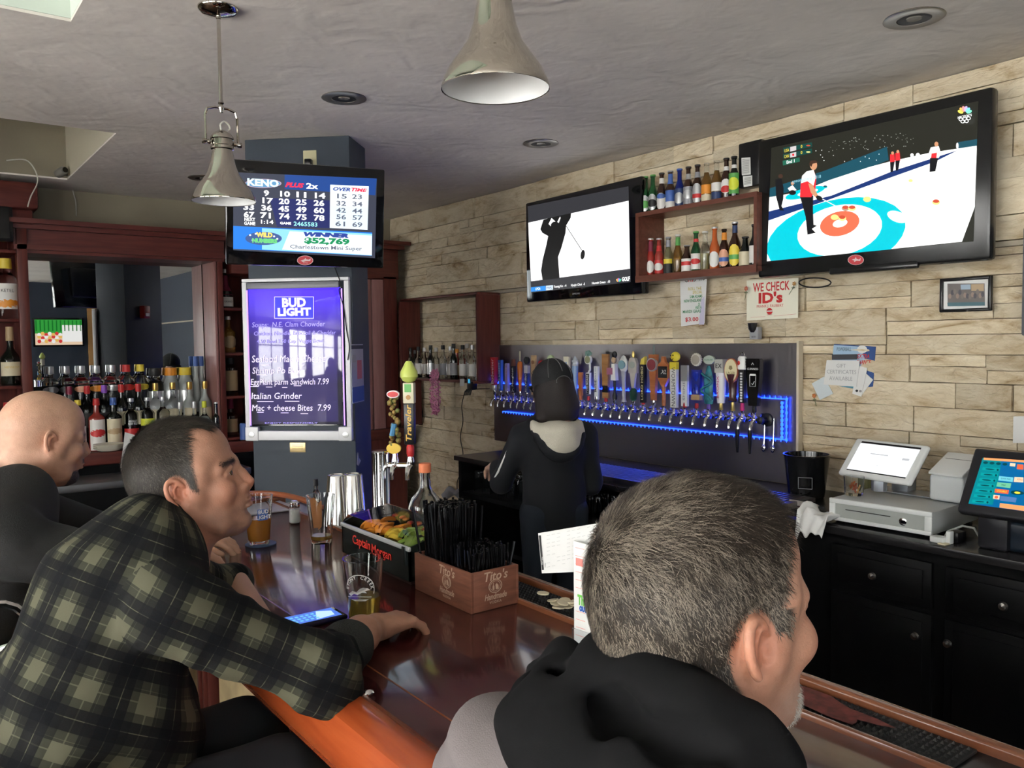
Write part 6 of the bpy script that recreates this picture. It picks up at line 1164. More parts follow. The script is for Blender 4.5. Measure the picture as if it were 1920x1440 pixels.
def arc_text(s_, par, R, zc, rad, h, m, a0, a1, H=.148, r0=.031, r1=.044):
    for i, ch in enumerate(s_):
        if ch == ' ': continue
        a = a0+(a1-a0)*i/(len(s_)-1); x, z = rad*math.cos(a), zc+rad*math.sin(a); Rr = r0+(r1-r0)*z/H+.0012; th = x/Rr
        o = text(ch, h/.7, m, par, (Rr*math.sin(th), -Rr*math.cos(th), z), depth=.0001, bold=.0002); o.rotation_mode = 'XYZ'; o.matrix_basis = Matrix.Translation((Rr*math.sin(th), -Rr*math.cos(th), z)) @ Matrix.Rotation(th, 4, 'Z') @ Matrix.Rotation(90*D, 4, 'X') @ Matrix.Rotation(a-math.pi/2, 4, 'Z')
arc_text('STONY CREEK', ga, .04, .088, .028, .007, wp_, math.pi*.97, math.pi*.05)
p = B(486, 1021); gb_ = tumbler('pint glass with blue Bud Light print and hazy orange beer', (p.x, p.y, ZB+.003), .148, .031, .044, 'pint glasses on the bar', n=32, liq=(beer1, .080), rz=-20*D, name='pint_glass')
q = MB(); 
for k in range(8): x0_, x1_ = -.002+k*.0042, -.002+(k+1)*.0042; wrap(q, [(x0_, .078), (x1_, .078), (x1_, .112), (x0_, .112)])
q.build('blue_label', LB['blue'], gb_, smooth=0); 
for s_, z in (('BUD', .104), ('LIGHT', .088)): R_g = .0425; o = text(s_, .016, wp_, gb_, (0, 0, 0), depth=.0001, bold=.0003); th = .36; o.matrix_basis = Matrix.Rotation(th, 4, 'Z') @ Matrix.Translation((0, -R_g, z)) @ Matrix.Rotation(90*D, 4, 'X')
tag(MB().lathe([(.046, 0), (.047, .001), (.046, .003)], 30).build('coaster', cm('coaster_blue', (.03, .07, .14)), None, (p.x+.005, p.y, ZB)), 'round blue coaster under the pint of hazy beer', 'coaster')
p = B(603, 1017); gc = tumbler('pint glass almost empty with orange peel and napkin inside', (p.x, p.y, ZB), .148, .031, .044, 'pint glasses on the bar', n=32, liq=(mat('amber_dregs', (.45, .25, .05), .1, trans=.5), .024), name='pint_glass')
g = MB(); g.add([(-.028, -.01, .05), (-.034, .0, .135), (-.018, .008, .142), (-.002, -.006, .11), (-.012, -.012, .05)], [(0, 1, 2, 3, 4)]); g.add([(-.01, 0, .04), (-.004, .012, .12), (.008, .010, .128), (.004, 0, .05)], [(0, 1, 2, 3)]); g.build('peel_strip', cm('peel_orange', (.5, .2, .07)), gc, smooth=0); MB().tube([(.0, .0, .03), (.024, .008, .15)], .003, 6).build('straw', m_blackpl, gc)
# salt shaker, tins, small bottle
p = B(553, 980); t = thing('salt_shaker', 'glass salt shaker with metal cap standing on the bar', 'shaker', (p.x, p.y, ZB))
MB().lathe([(.016, 0), (.019, .004), (.018, .05), (.016, .056)], 16).build('glass_body', m_glass, t); MB().lathe([(.0145, .002), (.0165, .006), (.0155, .046), (0.0005, .047)], 14).build('salt', m_white, t); MB().lathe([(.017, .055), (.018, .058), (.017, .070), (.010, .076), (0, .077)], 16).build('cap', m_chrome, t)
for k, (px, py, nm) in enumerate(((634, 984, 'left, partly hidden'), (664, 982, 'right, in front'))):
    p = B(px, py); t = thing('shaker_tin', 'upturned steel cocktail shaker tin, %s' % nm, 'shaker', (p.x, p.y, ZB), 0, 'upturned shaker tins')
    MB().lathe([(.044, 0), (.046, .003), (.045, .006), (.032, .165), (.030, .170), (.026, .171), (.025, .168), (.0005, .168)], 32, cap=False).build('tin', mat('tin_steel', (.62, .62, .60), .16, 1.), t)
p = B(604, 960); bottle('tiny clear bitters bottle with black cap behind the shaker tins', (p.x, p.y+.05, ZB), .115, .016, sh=.5, nk=.68, nr=.007, g='clear', cap='black', capn=.22, labs=[(.1, .4, 'white', 'r')], name='small_bottle')
# garnish tray
ft = thing('garnish_tray', 'black Captain Morgan fruit garnish tray with clear lid', 'tray', (1.02, 1.985, ZB), -90*D); L = .192; m_tr = mat('tray_black', (.012, .016, .016), .25)
g = MB(); g.prism([(-L, .012), (L, .012), (L, .098), (-L, .098)], 0, .006); g.box(-L, L, .006, .15, .012, .022); g.prism([(-L, .012), (L, .012), (L, .13), (-L, .13)], .144, .15); g.build('tray_body', m_tr, ft, smooth=0)
for x in (-L, L-.006): MB().add([(x, 0, .012), (x, .15, .012), (x, .15, .13), (x, 0, .098), (x+.006, 0, .012), (x+.006, .15, .012), (x+.006, .15, .13), (x+.006, 0, .098)], [(0, 1, 2, 3), (7, 6, 5, 4), (0, 4, 5, 1), (1, 5, 6, 2), (2, 6, 7, 3), (3, 7, 4, 0)]).build('end_wall', m_tr, ft, smooth=0)
MB().bbox(-L-.004, L+.004, -.004, .004, .088, .100, .003).build('front_lip', mat('lip_clear', (.55, .57, .57), .15, .3), ft)
MB().box(-L+.01, L-.01, .01, .14, .0, .012).build('foot', m_blackpl, ft, smooth=0); MB().bbox(L-.03, L-.012, -.006, .002, .05, .098, .002).build('hinge_clip', m_tr, ft)
lid = MB(); lid.add([(-L, .0, .099), (L, 0, .099), (L, .15, .134), (-L, .15, .134), (-L, .02, .118), (L, .02, .118)], [(0, 1, 5, 4), (4, 5, 2, 3), (1, 2, 5), (0, 4, 3)]); lid.build('lid', mat('lid_plastic', (.92, .92, .94), .04, trans=1., ior=1.15), ft, smooth=0)
for k in range(5): MB().box(-L+.006+k*.076-.002, -L+.006+k*.076+.002, .01, .14, .022, .085).build('divider', m_tr, ft, smooth=0)
rf = random.Random(9); fm = {n: mat('fruit_'+n, c, .35, coat=.2) for n, c in (('orange', (.85, .30, .03)), ('yellow', (.80, .55, .05)), ('lime', (.25, .38, .06)), ('cherry', (.45, .03, .02)))}
for k in range(46):
    x = rf.uniform(-.10, .175); y_ = rf.uniform(.022, .128); nm = 'lime' if x > .075 and y_ < .10 else ('yellow' if .03 < x <= .085 and y_ < .08 else ('cherry' if y_ > .09 else 'orange'))
    g = MB()
    if nm == 'cherry': g.sph((0, 0, 0), .010, 8)
    else: q = [(.024*math.cos(a), .024*math.sin(a)) for a in np.linspace(0, math.pi, 9)]; g.prism(q, -.006, .006)
    g.build('fruit_slice' if nm != 'cherry' else 'cherry', fm[nm], ft, (x, y_, .080+y_*.15+rf.uniform(-.006, .006)), (rf.uniform(-.9, .9), rf.uniform(-.5, .5), rf.uniform(0, 6)), smooth=40)
P = Print(ft, 560, 840, 6.4, -.0006, 'brand_print'); rr_ = cm('ink_bright_red', (.70, .04, .03)); P.text('Captain', 755, 1135, 105, rr_, 210, bold=.0006); P.text('Morgan', 995, 1252, 105, rr_, 232, bold=.0006); P.done() if P.mb.v else None
# Tito's straw box
bxw = thing('straw_box', 'printed wooden box holding black straws on the bar', 'box', (1.02, 1.52, ZB)); WX_, WY_, HB = .135, .247, .092; m_bw = wood('box_wood', (.17, .065, .04), (.26, .10, .06), .5, sc_=(3, 3, 22))
th = .007
for nm, a in (('side_panel', (0, th, 0, WY_, 0, HB)), ('side_panel', (WX_-th, WX_, 0, WY_, 0, HB*.98)), ('front_panel', (th, WX_-th, 0, th, 0, HB)), ('back_panel', (th, WX_-th, WY_-th, WY_, 0, HB)), ('divider', (th, WX_-th, .12, .124, 0, HB*.8)), ('floor_panel', (th, WX_-th, th, WY_-th, 0, .006))): MB().bbox(*a, .001).build(nm, m_bw, bxw)
inkw = cm('ink_pale', (.55, .38, .28))
for (ox, oy, rz_, wd) in ((-.0008, .10, -90*D, 1.0), (.0675, -.0008, 0, 1.0)):
    R3 = (90*D, 0, rz_)
    text("Tito's", .030, inkw, bxw, (ox, oy, .076), rot=R3, shear=.2, depth=.0002, bold=.0004); text('Handmade', .020, inkw, bxw, (ox, oy, .029), rot=R3, shear=.3, depth=.0002, bold=.0003, width=.062); text('VODKA', .009, inkw, bxw, (ox, oy, .016), rot=R3, depth=.0002, width=.034)
    em = MB(); em.tube([(.018*math.cos(a), 0, .015*math.sin(a)) for a in np.linspace(0, 6.283, 28)[:-1]], .0009, 5, closed=True); em.tube([(.014*math.cos(a), 0, .0115*math.sin(a)) for a in np.linspace(0, 6.283, 28)[:-1]], .0005, 5, closed=True)
    em.prism([(-.008, -.008), (-.003, -.008), (-.003, 0), (-.0048, .003), (-.0048, .008), (-.0062, .008), (-.0062, .003), (-.008, 0)], -.0004, 0); em.prism([(.001, -.008), (.009, -.008), (.008, .001), (.004, .006), (.0, .003)], -.0004, 0); o = em.build('emblem', inkw, bxw, (ox, oy, .0525), (0, 0, rz_)); o['kind'] = 'stuff'
m_str = mat('straw_black', (.006, .006, .007), .18)
def straws(name, x0, x1, y0, y1, n, zt, lean, r=.0028):
    g = MB(); rs = random.Random(int(n*7+x0*100))
    for k in range(n):
        x, y_ = rs.uniform(x0, x1), rs.uniform(y0, y1); dx, dy = (rs.uniform(-1, 1)*lean, rs.uniform(-1, 1)*lean); g.tube([(x, y_, .008), (x+dx, y_+dy, zt+rs.uniform(-.008, .006))], r, 6)
    o = g.build(name, m_str, bxw); o['kind'] = 'stuff'
straws('tall_straws', .02, .115, .135, .235, 210, .215, .016, .0032); straws('short_straws', .015, .12, .012, .112, 150, .135, .014, .0022)
for q in (((.02, .23), (.0, .25), .205), ((.10, .015), (.128, .005), .145), ((.03, .03), (.015, .01), .13)): MB().tube([(*q[0], .01), (*q[1], q[2])], .0032, 8).build('straw', m_str, bxw)
# jug bottle
jg = thing('glass_jug', 'empty clear glass jug bottle with orange screw cap', 'bottle', (1.226, 2.055, ZB+.006)); MB().lathe([(.030, .004), (.044, 0), (.049, .01), (.050, .10), (.049, .13), (.040, .155), (.024, .172), (.0165, .185), (.0145, .215), (.014, .235), (.0165, .237), (.0165, .242), (.013, .242), (.0115, .215), (.0135, .185), (.021, .170), (.037, .152), (.0465, .128), (.0475, .10), (.0465, .012), (.040, .006), (.001, .008)], 40, cap=False).build('glass_body', m_glass, jg)
MB().lathe([(.0175, .230), (.018, .232), (.018, .254), (.0165, .256)], 24).build('screw_cap', cm('cap_coral', (.75, .22, .10)), jg)
tag(MB().lathe([(.052, 0), (.054, .003), (.052, .006)], 28).build('mat_disc', m_blackpl, None, (1.226, 2.055, ZB)), 'round black rubber disc under the clear jug', 'mat')
# tap tower
tw_ = thing('tap_tower', 'polished steel beer tower with two tall decorative tap handles', 'tower', (1.283, 2.43, ZB-.012), -45*D); TH = .265
MB().lathe([(.045, 0), (.047, .004), (.030, .012), (.028, .016), (.028, TH-.006), (.030, TH-.004), (.030, TH), (.026, TH+.004), (0, TH+.004)], 32).build('column', m_chrome, tw_)
g = MB(); g.tube([(.02, 0, TH-.045), (.105, 0, TH-.045)], .010, 10); g.build('cross_arm', m_chrome, tw_)
for k, x in enumerate((.048, .10)):
    g = MB(); g.lathe([(.011, 0), (.013, .01), (.012, .02), (.009, .03), (.009, .045)], 12, M=Matrix.Translation((x, 0, TH-.045))); g.tube([(x, 0, TH-.045), (x, -.035, TH-.05), (x, -.045, TH-.062), (x, -.046, TH-.085)], [.009, .009, .0075, .007], 10); g.build('faucet', m_chrome, tw_)
x = .048; z0 = TH-.005
g = MB(); rs = random.Random(4)
for k in range(26): g.sph((x+rs.uniform(-.014, .014), rs.uniform(-.012, .006), z0+.03+k*.0062), (rs.uniform(.006, .011),)*3, 6)
o = g.build('sculpted_handle', mat('handle_leafy', (.08, .16, .04), .5, c2=(.35, .18, .05), var=.5, vs=60), tw_); o['kind'] = 'stuff'
MB().lathe([(.024, -.005), (.024, .005)], 24, M=Matrix.Translation((x, -.012, z0+.018)) @ KM @ Matrix.Diagonal((1, .72, 1, 1))).build('yellow_oval', cm('oval_yellow', (.75, .50, .05)), tw_); MB().lathe([(.021, -.005), (.021, .005)], 24, M=Matrix.Translation((x, -.008, z0+.195)) @ KM @ Matrix.Diagonal((1, .6, 1, 1))).build('top_oval', cm('oval_white', (.7, .6, .6)), tw_); MB().lathe([(.018, -.006), (.018, .006)], 24, M=Matrix.Translation((x, -.008, z0+.195)) @ KM @ Matrix.Diagonal((1, .5, 1, 1))).build('top_oval_red', LB['red'], tw_)
MB().tube([(x-.005, -.014, z0+.06), (x+.004, -.016, z0+.10)], .009, 8).build('blue_figure', cm('figure_blue', (.08, .25, .45)), tw_)
x = .10; z0 = TH+.005
MB().lathe([(.010, -.02), (.013, -.01), (.013, .012), (.009, .02)], 14, M=Matrix.Translation((x, 0, z0))).build('red_collar', LB['red'], tw_)
MB().bbox(x-.017, x+.017, -.013, .013, z0+.02, z0+.155, .003).build('black_handle', m_blackpl, tw_); o = text('Traveler', .026, cm('ink_goldy', (.65, .38, .06)), tw_, (x, -.0138, z0+.088), rot=(90*D, -90*D, 0), depth=.0003, shear=.2, width=.12, bold=.0005)
MB().bbox(x-.018, x+.018, -.014, .014, z0+.155, z0+.222, .002).build('cream_block', cm('block_cream', (.60, .55, .40)), tw_); MB().box(x-.012, x+.010, -.015, -.014, z0+.192, z0+.218).build('green_panel', LB['green'], tw_, smooth=0); MB().lathe([(.008, 0), (.008, .001)], 10, M=Matrix.Translation((x, -.014, z0+.175)) @ KM).build('hop_mark', cm('hop_tan', (.4, .2, .06)), tw_)
MB().lathe([(.006, 0), (.020, .006), (.029, .020), (.028, .036), (.019, .052), (.013, .064), (.009, .070), (0, .072)], 20, M=Matrix.Translation((x, 0, z0+.222))).build('pear', mat('pear_green', (.48, .55, .12), .35), tw_)
MB().tube([(x, 0, z0+.292), (x+.003, 0, z0+.303)], .002, 5).build('pear_stalk', cm('stalk', (.1, .06, .03)), tw_)
# wire rack by tins
tag(MB().tube(smooth_pts([(1.19, 2.40, ZB), (1.19, 2.42, ZB+.045), (1.23, 2.48, ZB+.06), (1.26, 2.52, ZB+.045), (1.27, 2.53, ZB)]), .003, 6).build('wire_rack', m_chrome), 'small bent steel wire rack between tins and tower', 'rack')
# menu holder
mh = thing('menu_holder', 'clear stand holding a narrow printed menu card', 'menu', (1.055, 1.17, ZB), -84*D)
MB().bbox(-.036, .036, -.03, .03, 0, .004, .001).build('holder_base', mat('acrylic', (.9, .92, .93), .03, trans=1., ior=1.2), mh); MB().box(-.036, .036, -.006, -.004, .004, .05).build('holder_front', MC['acrylic'], mh, smooth=0)
MB().prism([(-.033, .005), (.033, .005), (.033, .20), (.028, .212), (.01, .220), (-.033, .222)], -.003, .001).build('menu_card', m_paper, mh, smooth=0); MB().prism([(-.02, .005), (.04, .005), (.04, .205), (-.02, .205)], .006, .009).build('menu_card', m_paper, mh, smooth=0)
g = MB(); rm = random.Random(3); ri = cm('ink_pink', (.75, .25, .22))
for k in range(24):
    z = .03+k*.0078
    if .085 < z < .125: continue
    w_ = rm.uniform(.012, .024); g.box(.032-w_, .032, -.0034, -.003, z, z+.0022); 
    if k % 2: g.box(-.028, -.004, -.0034, -.003, z, z+.0008)
g.box(-.027, -.008, -.0034, -.003, .175, .19); o = g.build('menu_print', ri, mh, smooth=0); o['kind'] = 'stuff'
o = text('The Lot', .026, cm('ink_lime', (.15, .5, .08)), mh, (.002, -.0036, .108), depth=.0003, bold=.0012, width=.050); o = text('OUTDOOR', .013, cm('ink_royal', (.02, .1, .45)), mh, (.004, -.0036, .092), depth=.0003, bold=.0012, width=.046)
ms = thing('beer_menu', 'large white beer menu sheet standing behind the menu holder', 'menu', tuple(onD(1062, 1030, 1.62)), -38*D); pm = Pl(ms)
q = [pm.L(*a) for a in ((1009, 1000), (1122, 981), (1135, 1070), (1016, 1075))]; MB().prism(q, 0, .001).build('sheet', m_paper, ms, smooth=0)
P = Print(ms, 720, 840, 3.6, -.0006, 'menu_print'); P.poly([(1044, 590), (1058, 588), (1080, 822), (1066, 824)], Bk)
o = P.text('DRAFT BEERS', 1068, 760, 9, m_paper, 10); o.rotation_euler = (90*D, -85*D, 0); o.data.transform(Matrix.Diagonal((5.5, 1, 1, 1)))
o = P.text('LAGERS', 1088, 790, 9, Bk, 10); o.rotation_euler = (90*D, -85*D, 0); o.data.transform(Matrix.Diagonal((3, 1, 1, 1)))
for r in range(9):
    for c in range(9): y_ = 590-c*7+r*26; x_ = 1098+c*34; (P.line(x_, y_, x_+22, y_-4, 2, gr) if y_ < 835-r*0 and rm.random() < .75 else None)
P.done()
# phone
a, b_, c, d_ = [B(*p, ZB+.012) for p in ((534, 1159), (614, 1141), (640, 1152), (548, 1172))]
ph = thing('mobile_phone', 'mobile phone with lit blue home screen in dark case', 'phone', tuple((a+b_+c+d_)/4-Vector((0, 0, .010)))); ctr = (a+b_+c+d_)/4
ex = ((b_-a)+(c-d_)).normalized(); ph.rotation_euler = (0, 0, math.atan2(ex.y, ex.x)); hl = .070; hw = .036
MB().bbox(-hl, hl, -hw, hw, -.001, .009, .004, seg=3).build('case', cm('case_navy', (.01, .012, .05), .3), ph); MB().bbox(-hl+.004, hl-.004, -hw+.004, hw-.004, .008, .0098, .001).build('glass_face', m_gloss, ph)
g = MB(); g.box(-hl+.012, hl-.012, -hw+.006, hw-.006, .0099, .0102, E('phone_blue', (.06, .16, .60), 1.0)); 
for i in range(5):
    for j in range(3): g.box(-.045+i*.012, -.038+i*.012, -.02+j*.015, -.012+j*.015, .0103, .0105, E('phone_icon', (.15, .5, .75), 1.0))
g.add([(.0, -.026, .0104), (.045, -.02, .0104), (.05, .01, .0104), (.02, .026, .0104), (.01, .0, .0104)], [(0, 1, 2, 3, 4)], E('phone_pale', (.45, .65, 1), 1.0)); g.build('lit_screen', None, ph, smooth=0)['kind'] = 'stuff'
tag(MB().sph((0, 0, .006), (.012, .008, .006), 6).build('foil_scrap', m_chrome, None, tuple(B(690, 1306))), 'tiny crumpled foil scrap near the bar edge', 'scrap')
# ---- stools
m_leather = mat('stool_leather', (.012, .012, .013), .4, bump=.1, bs=200)
def stool(label, x, y, rz=0, back=True, arms=True):
    t = thing('bar_stool', label, 'stool', (x, y, 0), rz, 'bar stools along the bar')
    MB().lathe([(.17, .70), (.19, .715), (.195, .74), (.18, .765), (.10, .775), (0, .777)], 28).build('seat', m_leather, t)
    for sx_s, sy_s in ((-1, -1), (-1, 1), (1, -1), (1, 1)): MB().tube([(sx_s*.13, sy_s*.13, .705), (sx_s*.20, sy_s*.20, .0)], .012, 8).build('leg', m_chrome, t)
    MB().tube([(.176*math.cos(a), .176*math.sin(a), .30) for a in np.linspace(0, 6.283, 25)[:-1]], .009, 8, closed=True).build('foot_ring', m_chrome, t)
    if back:
        for s_ in (-1, 1): MB().bbox(-.215, -.195, s_*.15-.012, s_*.15+.012, .70, 1.06, .003).build('back_post', m_blackpl, t); MB().bbox(-.222, -.188, s_*.15-.018, s_*.15+.018, 1.055, 1.08, .003).build('post_cap', m_chrome, t)
        MB().bbox(-.225, -.19, -.16, .16, .86, 1.05, .012).build('backrest', m_leather, t)
        for s_ in ((-1, 1) if arms else ()): MB().tube([(-.20, s_*.17, 1.0)]+[(.02-.065*math.cos(a), s_*.215, 1.09+.06*math.sin(a)) for a in np.linspace(-.6, math.pi+.6, 13)][::-1]+[(.09, s_*.21, .95), (.06, s_*.19, .74)], .009, 8).build('arm_loop', m_chrome, t)
    return t
stool('black bar stool with chrome trim under the plaid shirt man', .205, 1.49, 57*D, arms=False); stool('black bar stool with chrome arms under the bald man', .13, 2.22); stool('black bar stool under the grey haired man', .20, .50, back=False)
# ================================================================ PEOPLE : smooth blended bodies on a grid
A_ = lambda *v: np.array(v, dtype=np.float32)
class SDF:
    def __init__(s, lo, hi, h):
        s.lo = np.array(lo, np.float32); s.h = h; s.n = np.ceil((np.array(hi)-np.array(lo))/h).astype(int)+1
        s.ax = [s.lo[i]+h*np.arange(s.n[i], dtype=np.float32) for i in range(3)]; s.F = np.full(s.n, .5, np.float32)
    def slab(s, lo, hi):
        sl = []
        for i in range(3):
            a = max(0, int((lo[i]-s.lo[i])/s.h)); b = min(int(s.n[i]), int((hi[i]-s.lo[i])/s.h)+2)
            if b <= a: return None
            sl.append(slice(a, b))
        return tuple(sl)
    def grid(s, sl): return np.meshgrid(s.ax[0][sl[0]], s.ax[1][sl[1]], s.ax[2][sl[2]], indexing='ij', sparse=True)
    def put(s, sl, d, k, sub=False):
        F = s.F[sl]
        if sub: d = -d; h = np.clip(.5-.5*(F-d)/k, 0, 1); s.F[sl] = F*(1-h)+d*h+k*h*(1-h)
        else: h = np.clip(.5+.5*(d-F)/k, 0, 1); s.F[sl] = d*(1-h)+F*h-k*h*(1-h)
    def ell(s, c, r, k=.015, sub=False, rot=None):
        c = np.array(c, np.float32); r = np.array(r, np.float32); m = float(r.max())*1.05+k+.03; sl = s.slab(c-m, c+m)
        if sl is None: return s
        X, Y, Z = s.grid(sl); X, Y, Z = X-c[0], Y-c[1], Z-c[2]
        if rot is not None:
            q = np.array(Euler(rot).to_matrix().transposed(), np.float32); X, Y, Z = (q[0, 0]*X+q[0, 1]*Y+q[0, 2]*Z, q[1, 0]*X+q[1, 1]*Y+q[1, 2]*Z, q[2, 0]*X+q[2, 1]*Y+q[2, 2]*Z)
        k0 = np.sqrt((X/r[0])**2+(Y/r[1])**2+(Z/r[2])**2); k1 = np.sqrt((X/r[0]**2)**2+(Y/r[1]**2)**2+(Z/r[2]**2)**2)+1e-6
        s.put(sl, k0*(k0-1)/k1, k, sub); return s
    def cap(s, a, b, ra, rb=None, k=.015, sub=False, flat=None):
        rb = ra if rb is None else rb; a = np.array(a, np.float32); b = np.array(b, np.float32); m = max(ra, rb)+k+.03
        sl = s.slab(np.minimum(a, b)-m, np.maximum(a, b)+m)
        if sl is None: return s
        X, Y, Z = s.grid(sl); X, Y, Z = X-a[0], Y-a[1], Z-a[2]; v = b-a; L = float(v @ v)+1e-9
        t = np.clip((X*v[0]+Y*v[1]+Z*v[2])/L, 0, 1); dx, dy, dz = X-t*v[0], Y-t*v[1], Z-t*v[2]
        if flat is not None:       # flat=(normal, factor): thinner along normal
            n, f = np.array(flat[0], np.float32), flat[1]; n = n/np.linalg.norm(n); q = (dx*n[0]+dy*n[1]+dz*n[2])*(f-1); dx, dy, dz = dx+q*n[0], dy+q*n[1], dz+q*n[2]
        d = np.sqrt(dx*dx+dy*dy+dz*dz)-(ra+(rb-ra)*t)
        s.put(sl, d, k, sub); return s
    def chain(s, pts, rs, k=.015, **kw):
        for i in range(len(pts)-1): s.cap(pts[i], pts[i+1], rs[i], rs[i+1], k, **kw)
        return s
    def disp(s, fn):
        X, Y, Z = np.meshgrid(*s.ax, indexing='ij', sparse=True); s.F = s.F + fn(X, Y, Z).astype(np.float32); return s
    def net(s):
        F = s.F; F[0] = F[-1] = .1; F[:, 0] = F[:, -1] = .1; F[:, :, 0] = F[:, :, -1] = .1
        S = F < 0; c = S[:-1, :-1, :-1].astype(np.int8)
        for i, j, k in ((1, 0, 0), (0, 1, 0), (0, 0, 1), (1, 1, 0), (1, 0, 1), (0, 1, 1), (1, 1, 1)): c = c+S[i:S.shape[0]-1+i, j:S.shape[1]-1+j, k:S.shape[2]-1+k]
        act = np.argwhere((c > 0) & (c < 8)); idx = np.full(c.shape, -1, np.int32); idx[tuple(act.T)] = np.arange(len(act))
        co = [(i, j, k) for i in (0, 1) for j in (0, 1) for k in (0, 1)]; V = np.stack([F[act[:, 0]+i, act[:, 1]+j, act[:, 2]+k] for i, j, k in co], 1)
        P = np.zeros((len(act), 3), np.float32); N = np.zeros(len(act), np.float32); ci = {q: n for n, q in enumerate(co)}
        for q in co:
            for a in range(3):
                if q[a]: continue
                q2 = list(q); q2[a] = 1; q2 = tuple(q2); fa, fb = V[:, ci[q]], V[:, ci[q2]]; m = (fa < 0) != (fb < 0); t = np.where(m, fa/(fa-fb+1e-12), 0)
                p = np.array(q, np.float32)[None]+0*P; p[:, a] += t; P += p*m[:, None]; N += m
        P = P/N[:, None]+act; P = P*s.h+s.lo
        fs = []
        for a in range(3):
            b_, c_ = (a+1) % 3, (a+2) % 3; sa = [slice(None)]*3; sb = [slice(None)]*3; sa[a] = slice(0, -1); sb[a] = slice(1, None)
            A, Bb = S[tuple(sa)], S[tuple(sb)]; E_ = np.argwhere(A != Bb); ok = (E_[:, b_] > 0) & (E_[:, c_] > 0) & (E_[:, b_] < F.shape[b_]-1) & (E_[:, c_] < F.shape[c_]-1); E_ = E_[ok]
            def g(db, dc): q = E_.copy(); q[:, b_] -= db; q[:, c_] -= dc; return idx[q[:, 0], q[:, 1], q[:, 2]]
            Q = np.stack([g(1, 1), g(0, 1), g(0, 0), g(1, 0)], 1); fl = ~A[tuple(E_.T)]; Q[fl] = Q[fl][:, ::-1]; fs.append(Q)
        Q = np.concatenate(fs); Q = Q[(Q >= 0).all(1)]; return P, Q
def np_mesh(name, P, Q, m, colors=None, uvs=None, parent=None, M=None):
    if M is not None: R3 = np.array(M.to_3x3()); P = P @ R3.T + np.array(M.translation)
    me = bpy.data.meshes.new(name); me.vertices.add(len(P)); me.vertices.foreach_set('co', P.astype(np.float32).ravel()); me.loops.add(Q.size); me.loops.foreach_set('vertex_index', Q.astype(np.int32).ravel())
    me.polygons.add(len(Q)); me.polygons.foreach_set('loop_start', np.arange(0, Q.size, 4, dtype=np.int32)); me.polygons.foreach_set('loop_total', np.full(len(Q), 4, np.int32)); me.polygons.foreach_set('use_smooth', np.ones(len(Q), bool)); me.update(calc_edges=True); me.validate()
    if colors is not None: a = me.color_attributes.new('col', 'FLOAT_COLOR', 'POINT'); a.data.foreach_set('color', np.concatenate([colors, np.ones((len(P), 1))], 1).astype(np.float32).ravel())
    if uvs is not None: u_ = me.uv_layers.new(name='uv'); u_.data.foreach_set('uv', uvs.astype(np.float32).ravel())
    me.materials.append(m); o = bpy.data.objects.new(name, me); col.objects.link(o)
    if parent: o.parent = parent
    return o
def sm(x, a, b): t = np.clip((x-a)/(b-a), 0, 1); return t*t*(3-2*t)
def noise3(P, sc, seed=0):     # cheap value noise
    p = P*sc+seed*17.3; i = np.floor(p).astype(np.int64); f = p-i; f = f*f*(3-2*f); out = 0
    for dx in (0, 1):
        for dy in (0, 1):
            for dz in (0, 1):
                q = (i[:, 0]+dx)*73856093 ^ (i[:, 1]+dy)*19349663 ^ (i[:, 2]+dz)*83492791; hsh = ((q*1103515245+12345) & 0x7fffffff)/0x7fffffff
                out = out+hsh*(f[:, 0] if dx else 1-f[:, 0])*(f[:, 1] if dy else 1-f[:, 1])*(f[:, 2] if dz else 1-f[:, 2])
    return out
SK = [.0027]
